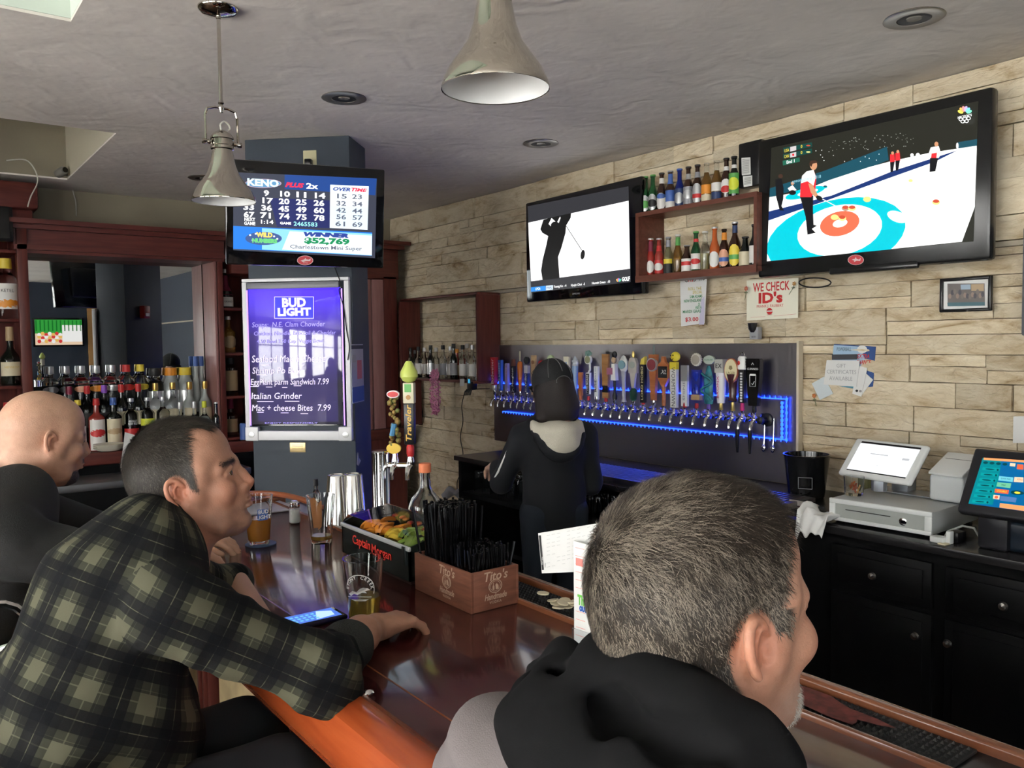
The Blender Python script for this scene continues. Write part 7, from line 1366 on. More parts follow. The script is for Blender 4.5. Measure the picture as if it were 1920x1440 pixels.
def head_sdf(h=.0027, fat=0., es=.88, neck=(-.045, 0, -.20), nr=.060, nose=1., brow=1., down=-.30):
    s = SDF((-.15, -.13, down), (.165, .13, .17), h)
    s.ell((-.018, 0, .038), (.096, .077, .090), .02).ell((-.045, 0, .02), (.066, .070, .072), .03).ell((.035, 0, .045), (.056, .062, .062), .03)
    s.ell((.042, 0, -.03), (.048, .056+fat, .070), .03).ell((.040, 0, -.078), (.046, .047+fat, .036), .02).ell((.080, 0, -.100), (.018, .024, .017), .02)
    for q in (-1, 1):
        s.ell((.062, q*.040, -.030), (.026+fat*.5, .022+fat, .024), .02); s.cap((.088, q*.008, .018), (.070, q*.050, .014), .0105*brow, .009, .014)
        s.cap((.0, q*.060, -.045), (.045, q*.042, -.090), .016+fat*.6, .014+fat*.6, .03); s.cap((.035, q*.062, .02), (.015, q*.066, -.02), .012, .014, .03)
    s.cap((.0, 0, -.08), (.055, 0, -.098), .035+fat*.6, .022+fat, .025)
    s.cap((-.025, 0, -.05), neck, nr, nr+.004, .035); s.cap((-.055, 0, -.03), (neck[0]-.025, 0, neck[2]), nr*.62, nr*.75, .035)
    for q in (-1, 1): s.ell((.103, q*.032, .000), (.020, .021, .013), .012, sub=True)
    for q in (-1, 1):
        s.ell((.0765, q*.032, .001), (.0118, .0118, .0116), .001)
        s.cap((.0875, q*.020, .007), (.0900, q*.032, .0095), .0030, .0034, .004).cap((.0900, q*.032, .0095), (.0800, q*.047, .003), .0034, .003, .004)
        s.cap((.0870, q*.021, -.004), (.0885, q*.032, -.0075), .0026, .0026, .004).cap((.0885, q*.032, -.0075), (.0800, q*.047, .000), .0026, .0026, .004)
    N_ = nose
    for q in (-1, 1): s.ell((.0835, q*.0135, -.006), (.012, .0095, .017), .006); s.ell((.090, q*.013, -.024), (.013, .009, .014), .010)
    s.cap((.090, 0, .016), (.104, 0, -.010), .0075, .0080, .012).cap((.104, 0, -.010), (.104+.0095*N_, 0, -.029), .0080, .0098, .008).cap((.096, 0, -.040), (.108, 0, -.037), .009, .007, .008)
    for q in (-1, 1): s.ell((.101, q*.0125, -.034), (.011, .0075, .0080), .005); s.ell((.106, q*.007, -.0435), (.005, .0036, .003), .002, sub=True)
    s.ell((.088, 0, -.056), (.016, .028, .022), .016); s.ell((.1015, 0, -.061), (.0075, .021, .0048), .004); s.ell((.1000, 0, -.0725), (.0080, .019, .0058), .004); s.cap((.1095, -.020, -.0668), (.1095, .020, -.0668), .0014, .0014, .0028, sub=True); s.ell((.100, 0, -.084), (.008, .016, .004), .008, sub=True)
    for q in (-1, 1):       # ears
        r0 = lambda a, rx=.0185*es, rz=.031*es: (-.010+rx*math.cos(a)*1.0-.006*math.sin(a), q*(.0745+.0115*(1-math.cos(a))*.6+.004), -.008+rz*math.sin(a))
        s.ell((-.008, q*.0755, -.008), (.0175, .0050, .030), .006, rot=(0, 0, q*-.38))
        pts = [r0(a) for a in np.linspace(.35, 3.95, 14)]; s.chain(pts, [.0034]+[.0042]*12+[.0045], .003)
        s.ell((-.004, q*.0785, -.036), (.0085, .0050, .0095), .004); s.ell((.0, q*.0845, -.010), (.0085, .0075, .0125), .003, sub=True, rot=(0, 0, q*-.3)); s.ell((.0045, q*.0775, -.012), (.0035, .0042, .0065), .003)
        s.chain([(-.004, q*.0835, .012), (-.0150, q*.0855, .002), (-.0155, q*.0845, -.014), (-.008, q*.081, -.022)], [.0022, .0027, .0027, .0022], .003)
    return s
def skin_colors(P, base, hairmask, hairc, stub=0., stubc=(.12, .10, .09), red=1.):
    n = len(P); C = np.tile(np.array(base, np.float32), (n, 1)); x, y, z = P[:, 0], P[:, 1], P[:, 2]; ay = abs(y)
    def mixc(C, m, c): return C*(1-m[:, None])+np.array(c)[None]*m[:, None]
    b = np.array(base); rc = b*np.array([1.12, .72, .62])
    g = lambda cx, cy, cz, r: np.exp(-(((x-cx)**2+(ay-cy)**2+(z-cz)**2)/r**2))
    C = mixc(C, np.clip(red*(.75*g(-.008, .086, -.005, .028)+.5*g(.118, 0, -.03, .02)+.35*g(.075, .045, -.035, .03)+.4*g(-.02, .05, -.10, .05)), 0, 1), rc)
    C *= (1+.16*(noise3(P, 60, 1)-.5)+.12*(noise3(P, 160, 2)-.5))[:, None]
    lip = np.clip(g(.107, .0, -.0665, .013)*1.5*(ay < .024), 0, 1)*sm(x, .098, .104); C = mixc(C, lip*.7, b*np.array([.85, .48, .45]))
    beard = sm(-z, .045, .075)*sm(x, .0, .04)*(1-lip)*sm(z, -.135, -.115); C = mixc(C, np.clip(beard*stub*(.6+.6*noise3(P, 400, 3)), 0, 1), stubc)
    brow = np.exp(-((z-.020-.12*(ay-.03)*-1*.5)/.0048)**2)*sm(ay, .010, .016)*(1-sm(ay, .048, .056))*sm(x, .066, .078); C = mixc(C, np.clip(brow*.9, 0, 1), np.array(hairc)*.8)
    hm = hairmask(P); C = mixc(C, np.clip(hm*1.0, 0, 1), hairc); return C, hm
def head_M(o, yaw, pitch=0., roll=0.): return Matrix.Translation(o) @ Matrix.Rotation(yaw, 4, 'Z') @ Matrix.Rotation(-pitch, 4, 'Y') @ Matrix.Rotation(roll, 4, 'X')
def eyes(par, M, iris=(.12, .07, .03)):
    for q in (-1, 1):
        g = MB(); g.sph((0, 0, 0), .0128, 14, mat('eye_white', (.45, .40, .36), .2, coat=.6)); g.lathe([(.0066, .01105), (.003, .0127), (.0001, .0131)], 16, mat('iris', iris, .1, coat=1), Matrix.Rotation(90*D, 4, 'Y'), cap=False); g.lathe([(.0028, .0129), (.0001, .0133)], 12, mat('pupil', (.003, .003, .003), .05), Matrix.Rotation(90*D, 4, 'Y'), cap=False)
        o = g.build('eye', None, par); o.matrix_local = M @ Matrix.Translation((.0779, q*.032, .001)) @ Matrix.Rotation(.30*q, 4, 'Z') @ Matrix.Rotation(-.05, 4, "Y")
def hair(par, P, Q, mask, M, n, fn_dir, fn_len, fn_col, wid=.0007, seed=1, name='hair', lift=.35, m=None):
    rs = np.random.RandomState(seed); tri = P[Q[:, :3]]; nrm = np.cross(tri[:, 1]-tri[:, 0], tri[:, 2]-tri[:, 0]); ar = np.linalg.norm(nrm, axis=1)+1e-12; nrm /= ar[:, None]
    fm = mask[Q].mean(1); w_ = ar*(fm > .35)*fm; w_ /= w_.sum(); f = rs.choice(len(Q), n, p=w_); r = rs.rand(n, 2); quad = P[Q[f]]
    base = (quad[:, 0]*(1-r[:, :1])+quad[:, 1]*r[:, :1])*(1-r[:, 1:])+(quad[:, 3]*(1-r[:, :1])+quad[:, 2]*r[:, :1])*r[:, 1:]; N = nrm[f]
    dr = fn_dir(base, N); dr = dr-N*(dr*N).sum(1)[:, None]; dr /= np.linalg.norm(dr, axis=1)[:, None]+1e-9
    jit = rs.randn(n, 3)*.36; dr = dr+jit-N*(jit*N).sum(1)[:, None]; dr /= np.linalg.norm(dr, axis=1)[:, None]+1e-9
    L = fn_len(base)*(.7+.6*rs.rand(n)); seg = 4; pts = []; p = base-N*.001
    for k in range(seg+1):
        t = k/seg; pts.append(p+0); p = p+(dr*(1-lift*(1-t)*.9)+N*lift*(1-t)*1.1)*(L/seg)[:, None]
    side = np.cross(dr, N); V = []; 
    for k in range(seg+1): wk = wid*(1-.75*k/seg); V += [pts[k]-side*wk*.5, pts[k]+side*wk*.5]
    V = np.stack(V, 1).reshape(-1, 3); nb = 2*(seg+1); q = np.array([[2*k, 2*k+1, 2*k+3, 2*k+2] for k in range(seg)]); Qh = (np.arange(n)[:, None, None]*nb+q[None]).reshape(-1, 4)
    cc = fn_col(base, rs); Cc = np.repeat(cc, nb, axis=0)
    m = m or vcmat('hair_strands', .5, spec=.35); o = np_mesh(name, V, Qh, m, Cc, None, par, M); return o
m_skin = vcmat('skin', .48, sub=.12, bump=.12, bs=350, spec=.4)
def person(label, loc): return thing('person', label, 'person', loc)
def W2(par, o): o.matrix_parent_inverse = par.matrix_world.inverted(); return o
def hand_sdf(s, Mh, curl=.5, side=1, k=.008, sp=1.):
    """palm from wrist at origin along +x, palm down, thumb toward +y*side"""
    T = lambda x, y, z: np.array(Mh @ Vector((x, y*side, z)))
    s.ell(T(.045, 0, 0), (.001, .001, .001), .001) if False else None
    s.cap(T(-.02, 0, 0), T(.02, 0, 0), .025, .026, .015, flat=(np.array(Mh.to_3x3() @ Vector((0, 0, 1))), 1.35))
    tips = []
    for i, (y, L) in enumerate(((.030, .072), (.010, .080), (-.011, .074), (-.030, .058))):
        s.cap(T(.012, y*.55, 0), T(.085-abs(i-1)*.004, y, .003), .0165, .0105, .016)
        a = .25+curl*.5; x, z = .085-abs(i-1)*.004, .003; yy = y; r = .0098
        for j, f_ in enumerate((.45, .30, .25)):
            x2, z2 = x+L*f_*math.cos(a), z-L*f_*math.sin(a); y2 = yy+(y*.12*sp if j == 0 else 0); s.cap(T(x, yy, z), T(x2, y2, z2), r, r-.001, .004); x, z, yy = x2, z2, y2; a += curl*.75; r -= .0009
    s.cap(T(.015, .022, -.004), T(.045, .042, -.010), .0155, .0125, .012).cap(T(.045, .042, -.010), T(.072, .048, -.018), .0120, .0105, .005).cap(T(.072, .048, -.018), T(.092, .044, -.026), .0105, .0085, .004)
    return s
def folds(fr, amp, ax, warp=2.):
    def f(X, Y, Z):
        u_ = X*ax[0]+Y*ax[1]+Z*ax[2]; v = X*ax[1]-Y*ax[2]+Z*ax[0]; return amp*(np.sin(u_*fr+warp*np.sin(v*fr*.45)+1.3*np.sin((X+Z)*fr*.3))*(.5+.5*np.sin(v*fr*.33+2)))
    return f
def bone_uv(P, Q, bones):
    c = P[Q].mean(1); best = np.full(len(c), 1e9); bi = np.zeros(len(c), int)
    for i, (a, b, r, ref) in enumerate(bones):
        a, b = np.array(a), np.array(b); v = b-a; t = np.clip(((c-a) @ v)/(v @ v), 0, 1); d = np.linalg.norm(c-a-t[:, None]*v, axis=1)/r; m = d < best; best[m] = d[m]; bi[m] = i
    uv = np.zeros((len(Q), 4, 2)); acc = 0
    for i, (a, b, r, ref) in enumerate(bones):
        a, b = np.array(a), np.array(b); v = (b-a)/np.linalg.norm(b-a); e1 = np.array(ref)-v*np.dot(ref, v); e1 /= np.linalg.norm(e1); e2 = np.cross(v, e1); m = bi == i
        p = P[Q[m]]-a; u_ = p @ v; x, y = p @ e1, p @ e2; an = np.arctan2(y, x); mu = an[:, :1]; an = mu+((an-mu+np.pi) % (2*np.pi)-np.pi); uv[m] = np.stack([(an*r if i == 0 else y*1.0), u_+acc], -1); acc += .37
    return uv.reshape(-1, 2)
def plaidmat():
    m = bpy.data.materials.new('plaid_flannel'); m.use_nodes = True; nt = m.node_tree; b = nt.nodes['Principled BSDF']; b.inputs['Roughness'].default_value = .9; b.inputs['Specular IOR Level'].default_value = .15
    uv = nt.nodes.new('ShaderNodeUVMap'); uv.uv_map = 'uv'; sp = nt.nodes.new('ShaderNodeSeparateXYZ'); nt.links.new(uv.outputs[0], sp.inputs[0])
    def mth(op, a, b_=None, c=None):
        n = nt.nodes.new('ShaderNodeMath'); n.operation = op
        for i, v in enumerate((a, b_, c)):
            if v is None: continue
            if isinstance(v, (int, float)): n.inputs[i].default_value = v
            else: nt.links.new(v, n.inputs[i])
        return n.outputs[0]
    def bands(o, per, name):
        f = mth('FRACT', mth('MULTIPLY', mth('ADD', o, 10.), 1/per)); cr = nt.nodes.new('ShaderNodeValToRGB'); cr.color_ramp.interpolation = 'CONSTANT'; e = cr.color_ramp.elements
        st = [(0, .26), (.19, .85), (.205, .26), (.36, .66), (.50, 1.0), (.66, 1.35), (.68, 1.0), (.82, .62), (.86, .8), (.872, .62)]
        e[0].position, e[0].color = 0, (st[0][1],)*3+(1,); e[1].position, e[1].color = st[1][0], (st[1][1],)*3+(1,)
        for p, v in st[2:]: x = e.new(p); x.color = (v, v, v, 1)
        nt.links.new(f, cr.inputs[0]); return cr.outputs[0]
    bu, bv = bands(sp.outputs[0], .080, 'u'), bands(sp.outputs[1], .094, 'v')
    mx = nt.nodes.new('ShaderNodeMix'); mx.data_type = 'RGBA'; mx.blend_type = 'MULTIPLY'; mx.inputs[0].default_value = 1; nt.links.new(bu, mx.inputs[6]); nt.links.new(bv, mx.inputs[7])
    av = nt.nodes.new('ShaderNodeMix'); av.data_type = 'RGBA'; av.blend_type = 'MIX'; av.inputs[0].default_value = .45; nt.links.new(mx.outputs[2], av.inputs[6])
    ad = nt.nodes.new('ShaderNodeMix'); ad.data_type = 'RGBA'; ad.inputs[0].default_value = .5; nt.links.new(bu, ad.inputs[6]); nt.links.new(bv, ad.inputs[7]); nt.links.new(ad.outputs[2], av.inputs[7])
    tint = nt.nodes.new('ShaderNodeValToRGB'); e = tint.color_ramp.elements; e[0].position = .1; e[0].color = (.003, .0035, .005, 1); e[1].position = .98; e[1].color = (.085, .083, .055, 1); x = e.new(.45); x.color = (.009, .009, .009, 1); x = e.new(.75); x.color = (.035, .036, .025, 1)
    nt.links.new(av.outputs[2], tint.inputs[0]); nt.links.new(tint.outputs[0], b.inputs['Base Color'])
    n = nt.nodes.new('ShaderNodeTexNoise'); n.inputs['Scale'].default_value = 900; bp = nt.nodes.new('ShaderNodeBump'); bp.inputs['Strength'].default_value = .15; bp.inputs['Distance'].default_value = .002; nt.links.new(n.outputs['Fac'], bp.inputs['Height']); nt.links.new(bp.outputs[0], b.inputs['Normal'])
    return m
# ---------------------------------------------------------------- the grey haired man, nearest
def near_man():
    t = person('grey haired man in black hooded grey jacket seen from behind, nearest', (.40, .48, 0))
    H = onD(1320, 1140, .785); M = head_M(H, -11*D, .05, .03); s = head_sdf(.0024, fat=.007, nr=.066, neck=(-.05, 0, -.19), nose=.8, down=-.24)
    P, Q = s.net()
    def hm(P):
        x, y, z = P[:, 0], P[:, 1], P[:, 2]; ay = abs(y); front = sm(.060+.008*np.cos(ay*60)-x+.55*(z-.085)*(z > .02), -.004, .006)
        side = np.where(z < .040, sm(.038+.25*(z-.02)-x, -.006, .009), 1); ear = sm(((x+.009)/.0245)**2+((z+.012)/.038)**2, .9, 1.15); ear = np.where((ay > .0815) & (abs(z+.01) < .05), 0, ear); nape = sm(z, -.105, -.085)*np.where(z < -.035, sm(-.022-x, -.004, .006), 1)
        burn = sm(-z, .002, .012)*(x > .004); return np.clip(front*side*nape*ear*(1-burn), 0, 1)
    C, hmask = skin_colors(P, (.42, .225, .150), hm, (.040, .032, .025), stub=.25, stubc=(.45, .42, .38))
    body = np_mesh('body', P, Q, m_skin, C, None, t, M); W2x(t, body)
    wh = np.array([-.095, .028, .075])
    def fdir(p, N):
        d = p-wh; ang = np.cross(np.tile([-1., 0, .5], (len(p), 1)), d); r = np.linalg.norm(d, axis=1)[:, None]; w_ = np.exp(-(r/.03)**2); out = d/(r+1e-6)+ang/(r+1e-6)*w_*1.2
        side = sm(abs(p[:, 1]), .045, .07)[:, None]; low = sm(-p[:, 2], -.04, .02)[:, None]; return out*(1-.7*np.maximum(side*.6, low))+np.array([.10, 0, -1.])*np.maximum(side*.7, low)*.9
    flen = lambda p: .008+.012*sm(p[:, 2], .02, .10)+.006*sm(p[:, 0], .02, .06)*sm(p[:, 2], .05, .09)
    def fcol(p, rs):
        top = sm(p[:, 2], .045, .105)*sm(p[:, 0], -.07, .0); g = noise3(p, 90, 5); k = rs.rand(len(p)); gray = np.clip(.50-.46*top+.9*(g-.5)+.4*(noise3(p, 35, 9)-.5), .03, .85); m = (k < gray)[:, None]
        lt = np.array([.19, .16, .125])*(.35+1.2*rs.rand(len(p), 1)); dk = np.array([.030, .022, .016])*(.5+rs.rand(len(p), 1)); return np.where(m, lt, dk)
    W2x(t, hair(t, P, Q, hmask, M, 46000, fdir, flen, fcol, .00075, 3))
    bm = lambda P: sm(-P[:, 2], .062, .084)*sm(P[:, 0], .038, .062)*sm(P[:, 2], -.13, -.122)
    W2x(t, hair(t, P, Q, bm(P), M, 4200, lambda p, N: np.tile([.3, 0, -1.], (len(p), 1)), lambda p: .008+0*p[:, 0], lambda p, rs: np.array([.60, .56, .50])*(.6+.5*rs.rand(len(p), 1)), .0006, 8, 'beard', .6))
    eyes(t, Matrix.Translation(-Vector(t.location)) @ M)
    # hood
    w_ = lambda x, y, d: np.array(onD(x, y, d))
    lo, hi = (.02, -.10, 1.0), (.98, 1.02, 1.44); s = SDF(lo, hi, .0048)
    nb = np.array(M @ Vector((-.05, 0, -.165)))
    # ring round the neck
    ring = [np.array(M @ Vector((-.045+.105*math.cos(a)+.01, .112*math.sin(a), -.148-.045*math.cos(a)*1.0-.0))) for a in np.linspace(0, 2*math.pi, 15)]
    s.chain(ring, [.026+.008*math.cos(a-math.pi) for a in np.linspace(0, 2*math.pi, 15)], .014)
    s.chain([w_(1075, 1262, .83), w_(1135, 1262, .78), w_(1215, 1300, .715), w_(1300, 1342, .68), w_(1390, 1368, .675)], [.020, .036, .038, .034, .024], .012)
    s.chain([w_(1040, 1300, .82), w_(1050, 1370, .77), w_(1120, 1440, .71), w_(1215, 1480, .67), w_(1330, 1490, .65), w_(1440, 1440, .66)], [.040, .052, .052, .050, .046, .030], .022)
    s.chain([w_(1070, 1300, .80), w_(1180, 1380, .72), w_(1300, 1420, .67), w_(1400, 1400, .67)], [.030, .036, .034, .026], .02)
    s.chain([w_(1012, 1255, .88), w_(1050, 1235, .86), w_(1100, 1240, .83)], [.016, .018, .016], .02)
    s.chain([w_(1095, 1315, .735), w_(1160, 1345, .690), w_(1250, 1385, .645), w_(1350, 1412, .632)], [.010, .017, .016, .008], .014, sub=True); s.cap(w_(1015, 1290, .82), w_(1075, 1290, .76), .010, .012, .012, sub=True); s.cap(w_(1225, 1395, .62), w_(1250, 1480, .60), .004, .004, .012, sub=True); s.cap(w_(1030, 1340, .73), w_(1080, 1400, .69), .007, .007, .014, sub=True)
    s.disp(folds(40, .0055, (.5, .6, .9), 3.5)); s.disp(folds(95, .0018, (.9, -.5, .6), 2.))
    P2, Q2 = s.net(); mh_ = mat('hood_black', (.007, .007, .0075), .95, bump=.12, bs=1600, spec=.12); W2x(t, np_mesh('hood', P2, Q2, mh_, parent=t))
    # jacket
    s = SDF((.0, -.20, .55), (1.02, 1.16, 1.40), .0075); N0 = nb+np.array([-.02, 0, -.03]); shL = w_(945, 1440, .93); shR = np.array([.50, .20, 1.16])
    hipc = np.array([.30, .50, .86]); chest = np.array([.45, .49, 1.10])
    s.cap(hipc, chest, .165, .175, .05, flat=((1, 0, .3), 1.25)); s.cap(chest, N0-[0, 0, .08], .16, .10, .05, flat=((1, 0, .3), 1.2)); s.cap(shL, N0, .070, .075, .05).cap(shR, N0, .070, .075, .05)
    eL, eR = np.array([.66, .86, 1.03]), np.array([.60, .10, .98]); s.cap(shL, eL, .070, .058, .03).cap(eL, (.86, .62, 1.115), .056, .042, .03).cap(shR, eR, .070, .058, .03).cap(eR, (.82, .22, 1.115), .056, .042, .03)
    s.disp(folds(38, .005, (.6, -.3, .8), 2.6)); P3, Q3 = s.net(); W2x(t, np_mesh('jacket', P3, Q3, mat('jacket_grey', (.15, .13, .13), .85, bump=.2, bs=600), parent=t))
    s = SDF((.70, .50, 1.06), (1.06, .78, 1.20), .003); Mh = Matrix.Translation((.86, .62, 1.112)) @ Matrix.Rotation(-25*D, 4, 'Z') @ Matrix.Rotation(8*D, 4, 'Y'); hand_sdf(s, Mh, .35, -1); s.cap((.84, .63, 1.115), (.87, .615, 1.112), .028, .026, .01); Ph, Qh = s.net()
    W2x(t, np_mesh('hand', Ph, Qh, m_skin, np.tile([.42, .225, .150], (len(Ph), 1)), None, t))
    s = SDF((.10, .20, .0), (.75, .80, .95), .012); 
    for q in (-1, 1): s.cap((.25, .50+q*.09, .84), (.56, .50+q*.13, .80), .095, .075, .03).cap((.56, .50+q*.13, .80), (.46, .50+q*.12, .36), .068, .052, .03).cap((.44, .50+q*.12, .34), (.54, .50+q*.12, .32), .040, .035, .03)
    P4, Q4 = s.net(); W2x(t, np_mesh('trousers', P4, Q4, mat('trousers_dark', (.015, .016, .02), .8), parent=t))
def W2x(t, o):      # world-space mesh under an empty that is only translated
    o.location = -Vector(t.location)
# ---------------------------------------------------------------- plaid shirt man
def plaid_man():
    t = person('dark haired man in green plaid shirt leaning on the bar, head turned up', (.25, 1.45, 0))
    H = onD(356, 903, 1.60); M = head_M(H, -25*D, 13*D, 0) @ Matrix.Diagonal((.94, 1, 1, 1)); s = head_sdf(.0027, fat=.001, nr=.060, neck=(-.085, 0, -.19), nose=1.0, brow=1.1, down=-.24)
    P, Q = s.net()
    def hm(P):
        x, y, z = P[:, 0], P[:, 1], P[:, 2]; ay = abs(y); lim = .030+.042*sm(z, .070, .092)*(1-sm(ay, .030, .048)); front = sm(lim-x, -.004, .008)
        side = np.where(z < .03, sm(.034-x, -.003, .006), 1); ear = sm(((x+.009)/.0245)**2+((z+.012)/.038)**2, .9, 1.15); ear = np.where((ay > .0815) & (abs(z+.01) < .05), 0, ear); nape = sm(z, -.100, -.082)*np.where(z < -.035, sm(-.022-x, -.004, .006), 1)
        low = (z < -.012) & (x > .0); return np.clip(front*side*nape*ear*(~low), 0, 1)
    C, hmask = skin_colors(P, (.40, .205, .135), hm, (.030, .024, .020), stub=.28, stubc=(.12, .09, .07))
    x, y, z = P[:, 0], P[:, 1], P[:, 2]
    W2x(t, np_mesh('body', P, Q, m_skin, C, None, t, M))
    def fdir(p, N):
        d = p-np.array([-.07, 0, .09]); r = np.linalg.norm(d, axis=1)[:, None]; low = sm(-p[:, 2], -.05, .01)[:, None]; return d/(r+1e-6)*(1-.8*low)+np.array([-.25, 0, -1.])*low
    flen = lambda p: .009+.014*sm(p[:, 2], .04, .10)
    def fcol(p, rs):
        g = noise3(p, 80, 4); k = rs.rand(len(p)); gray = np.clip(.20+.35*sm(-p[:, 2], -.05, .04)+.3*(g-.5), .02, .8); return np.where((k < gray)[:, None], np.array([.10, .085, .07])*(.4+.8*rs.rand(len(p), 1)), np.array([.020, .015, .011])*(.5+rs.rand(len(p), 1)))
    W2x(t, hair(t, P, Q, hmask, M, 32000, fdir, flen, fcol, .00075, 5, lift=.32)); bw = np.exp(-((P[:, 2]-.021)/.005)**2)*sm(abs(P[:, 1]), .010, .014)*(1-sm(abs(P[:, 1]), .050, .056))*sm(P[:, 0], .066, .075)
    W2x(t, hair(t, P, Q, bw, M, 600, lambda p, N: np.stack([0*p[:, 0]-.3, np.sign(p[:, 1]), .1+0*p[:, 0]], 1), lambda p: .008+0*p[:, 0], lambda p, rs: np.tile([.014, .010, .008], (len(p), 1)), .0008, 6, 'eyebrows', .3))
    eyes(t, Matrix.Translation(-Vector(t.location)) @ M)
    # shirt
    hip, mid, che, nb = A_(.10, 1.55, .86), A_(.225, 1.56, 1.08), A_(.315, 1.58, 1.24), A_(.370, 1.61, 1.345)
    sR, sL = A_(.350, 1.38, 1.255), A_(.40, 1.76, 1.275); eR, eL = A_(.565, 1.300, 1.125), A_(.54, 1.88, 1.13); wR, wL = A_(.650, 1.385, 1.122), np.array(B(436, 1090, 1.125), np.float32)
    s = SDF((-.16, 1.12, .72), (.80, 2.04, 1.46), .0062)
    s.cap(hip, mid, .165, .160, .06, flat=((1, 0, -.5), 1.30)); s.cap(mid, che, .160, .165, .06, flat=((1, 0, -.5), 1.30)); s.cap(che, nb-A_(0, 0, .05), .150, .080, .05, flat=((1, 0, -.5), 1.15))
    s.ell((.31, 1.55, 1.00), (.125, .16, .17), .06).cap(sR, nb-A_(.0, 0, .02), .064, .060, .05).cap(sL, nb-A_(0, 0, .02), .068, .062, .05); s.cap(sR, eR, .066, .060, .035).cap(sL, eL, .070, .060, .03); s.cap(eR, wR, .060, .050, .03).cap(eL, wL, .056, .044, .03)
    s.ell(eR-A_(.0, .0, .01), (.064, .062, .058), .02)
    col_pts = [np.array(M @ Vector((-.075+.068*math.cos(a), .070*math.sin(a), -.118-.028*math.cos(a)))) for a in np.linspace(.5, 2*math.pi-.5, 13)]; s.chain(col_pts, [.010]*13, .012); cp2 = [p+np.array([-.012, 0, -.020]) for p in col_pts]; s.chain(cp2, [.017]*13, .012)
    s.disp(folds(36, .0060, (.75, -.35, .5), 3.2)); s.disp(folds(80, .0024, (-.4, .8, .6), 2.)); s.disp(folds(20, .0080, (.2, .9, .7), 3.))
    P2, Q2 = s.net(); bones = [(hip-A_(.05, 0, .09), nb, 1., (0, -1, 0)), (sR, eR, .50, (0, -1, 0)), (eR, wR, .42, (0, -.3, -1)), (sL, eL, .5, (0, 1, 0)), (eL, wL, .4, (0, 1, 0))]
    uv = bone_uv(P2, Q2, [(a, b_, r*.16 if r == 1. else r*.14, ref) for a, b_, r, ref in bones]); W2x(t, np_mesh('plaid_shirt', P2, Q2, plaidmat(), None, uv, t))
    # rolled cuffs
    for a, b_, r in ((wR, wR+(wR-eR)*.18, .052), (wL, wL+(wL-eL)*.2, .046)):
        s = SDF(np.minimum(a, b_)-.08, np.maximum(a, b_)+.08, .005); s.cap(a-(b_-a)*.3, a+(b_-a)*.35, r, r*.98, .008, flat=((0, 0, 1), 1.1)); s.disp(folds(90, .0015, (.5, .5, .8), 2)); Pc, Qc = s.net(); W2x(t, np_mesh('rolled_cuff', Pc, Qc, mat('cuff_dark', (.022, .024, .022), .9, bump=.3, bs=300), parent=t))
    # forearms and hands
    s = SDF((.60, 1.34, 1.055), (.96, 1.70, 1.20), .0028); w2 = A_(.765, 1.490, 1.105); s.chain([wR, (wR+w2)/2+A_(0, 0, .004), w2], [.036, .036, .027], .01)
    Mh = Matrix.Translation(Vector(w2)) @ Matrix.Rotation(12*D, 4, 'Z') @ Matrix.Rotation(4*D, 4, 'Y'); hand_sdf(s, Mh, .55, 1)
    Ph, Qh = s.net(); c_ = np.tile([.40, .205, .135], (len(Ph), 1))*(1+.2*(noise3(Ph, 120, 2)-.5))[:, None]; W2x(t, np_mesh('right_forearm', Ph, Qh, m_skin, c_, None, t))
    s = SDF((.54, 1.42, 1.05), (.86, 1.98, 1.18), .003); w3 = np.array(B(492, 1172, 1.105), np.float32); s.chain([wL, w3], [.034, .027], .01); Mh = Matrix.Translation(Vector(w3)) @ Matrix.Rotation(-84*D, 4, 'Z') @ Matrix.Rotation(8*D, 4, 'Y'); hand_sdf(s, Mh, .3, -1); Ph, Qh = s.net(); W2x(t, np_mesh('left_forearm', Ph, Qh, m_skin, np.tile([.40, .205, .135], (len(Ph), 1)), None, t))
    s = SDF((-.08, 1.20, .0), (.72, 1.84, 1.02), .011); 
    for q in (-1, 1): s.cap((.12, 1.52+q*.09, .865), (.53, 1.50+q*.10, .895), .105, .085, .03).cap((.53, 1.50+q*.10, .895), (.46, 1.52+q*.11, .40), .075, .055, .03).cap((.46, 1.52+q*.11, .36), (.54, 1.52+q*.11, .33), .042, .036, .03)
    P4, Q4 = s.net(); W2x(t, np_mesh('trousers', P4, Q4, mat('trousers_black', (.006, .007, .010), .85), parent=t))
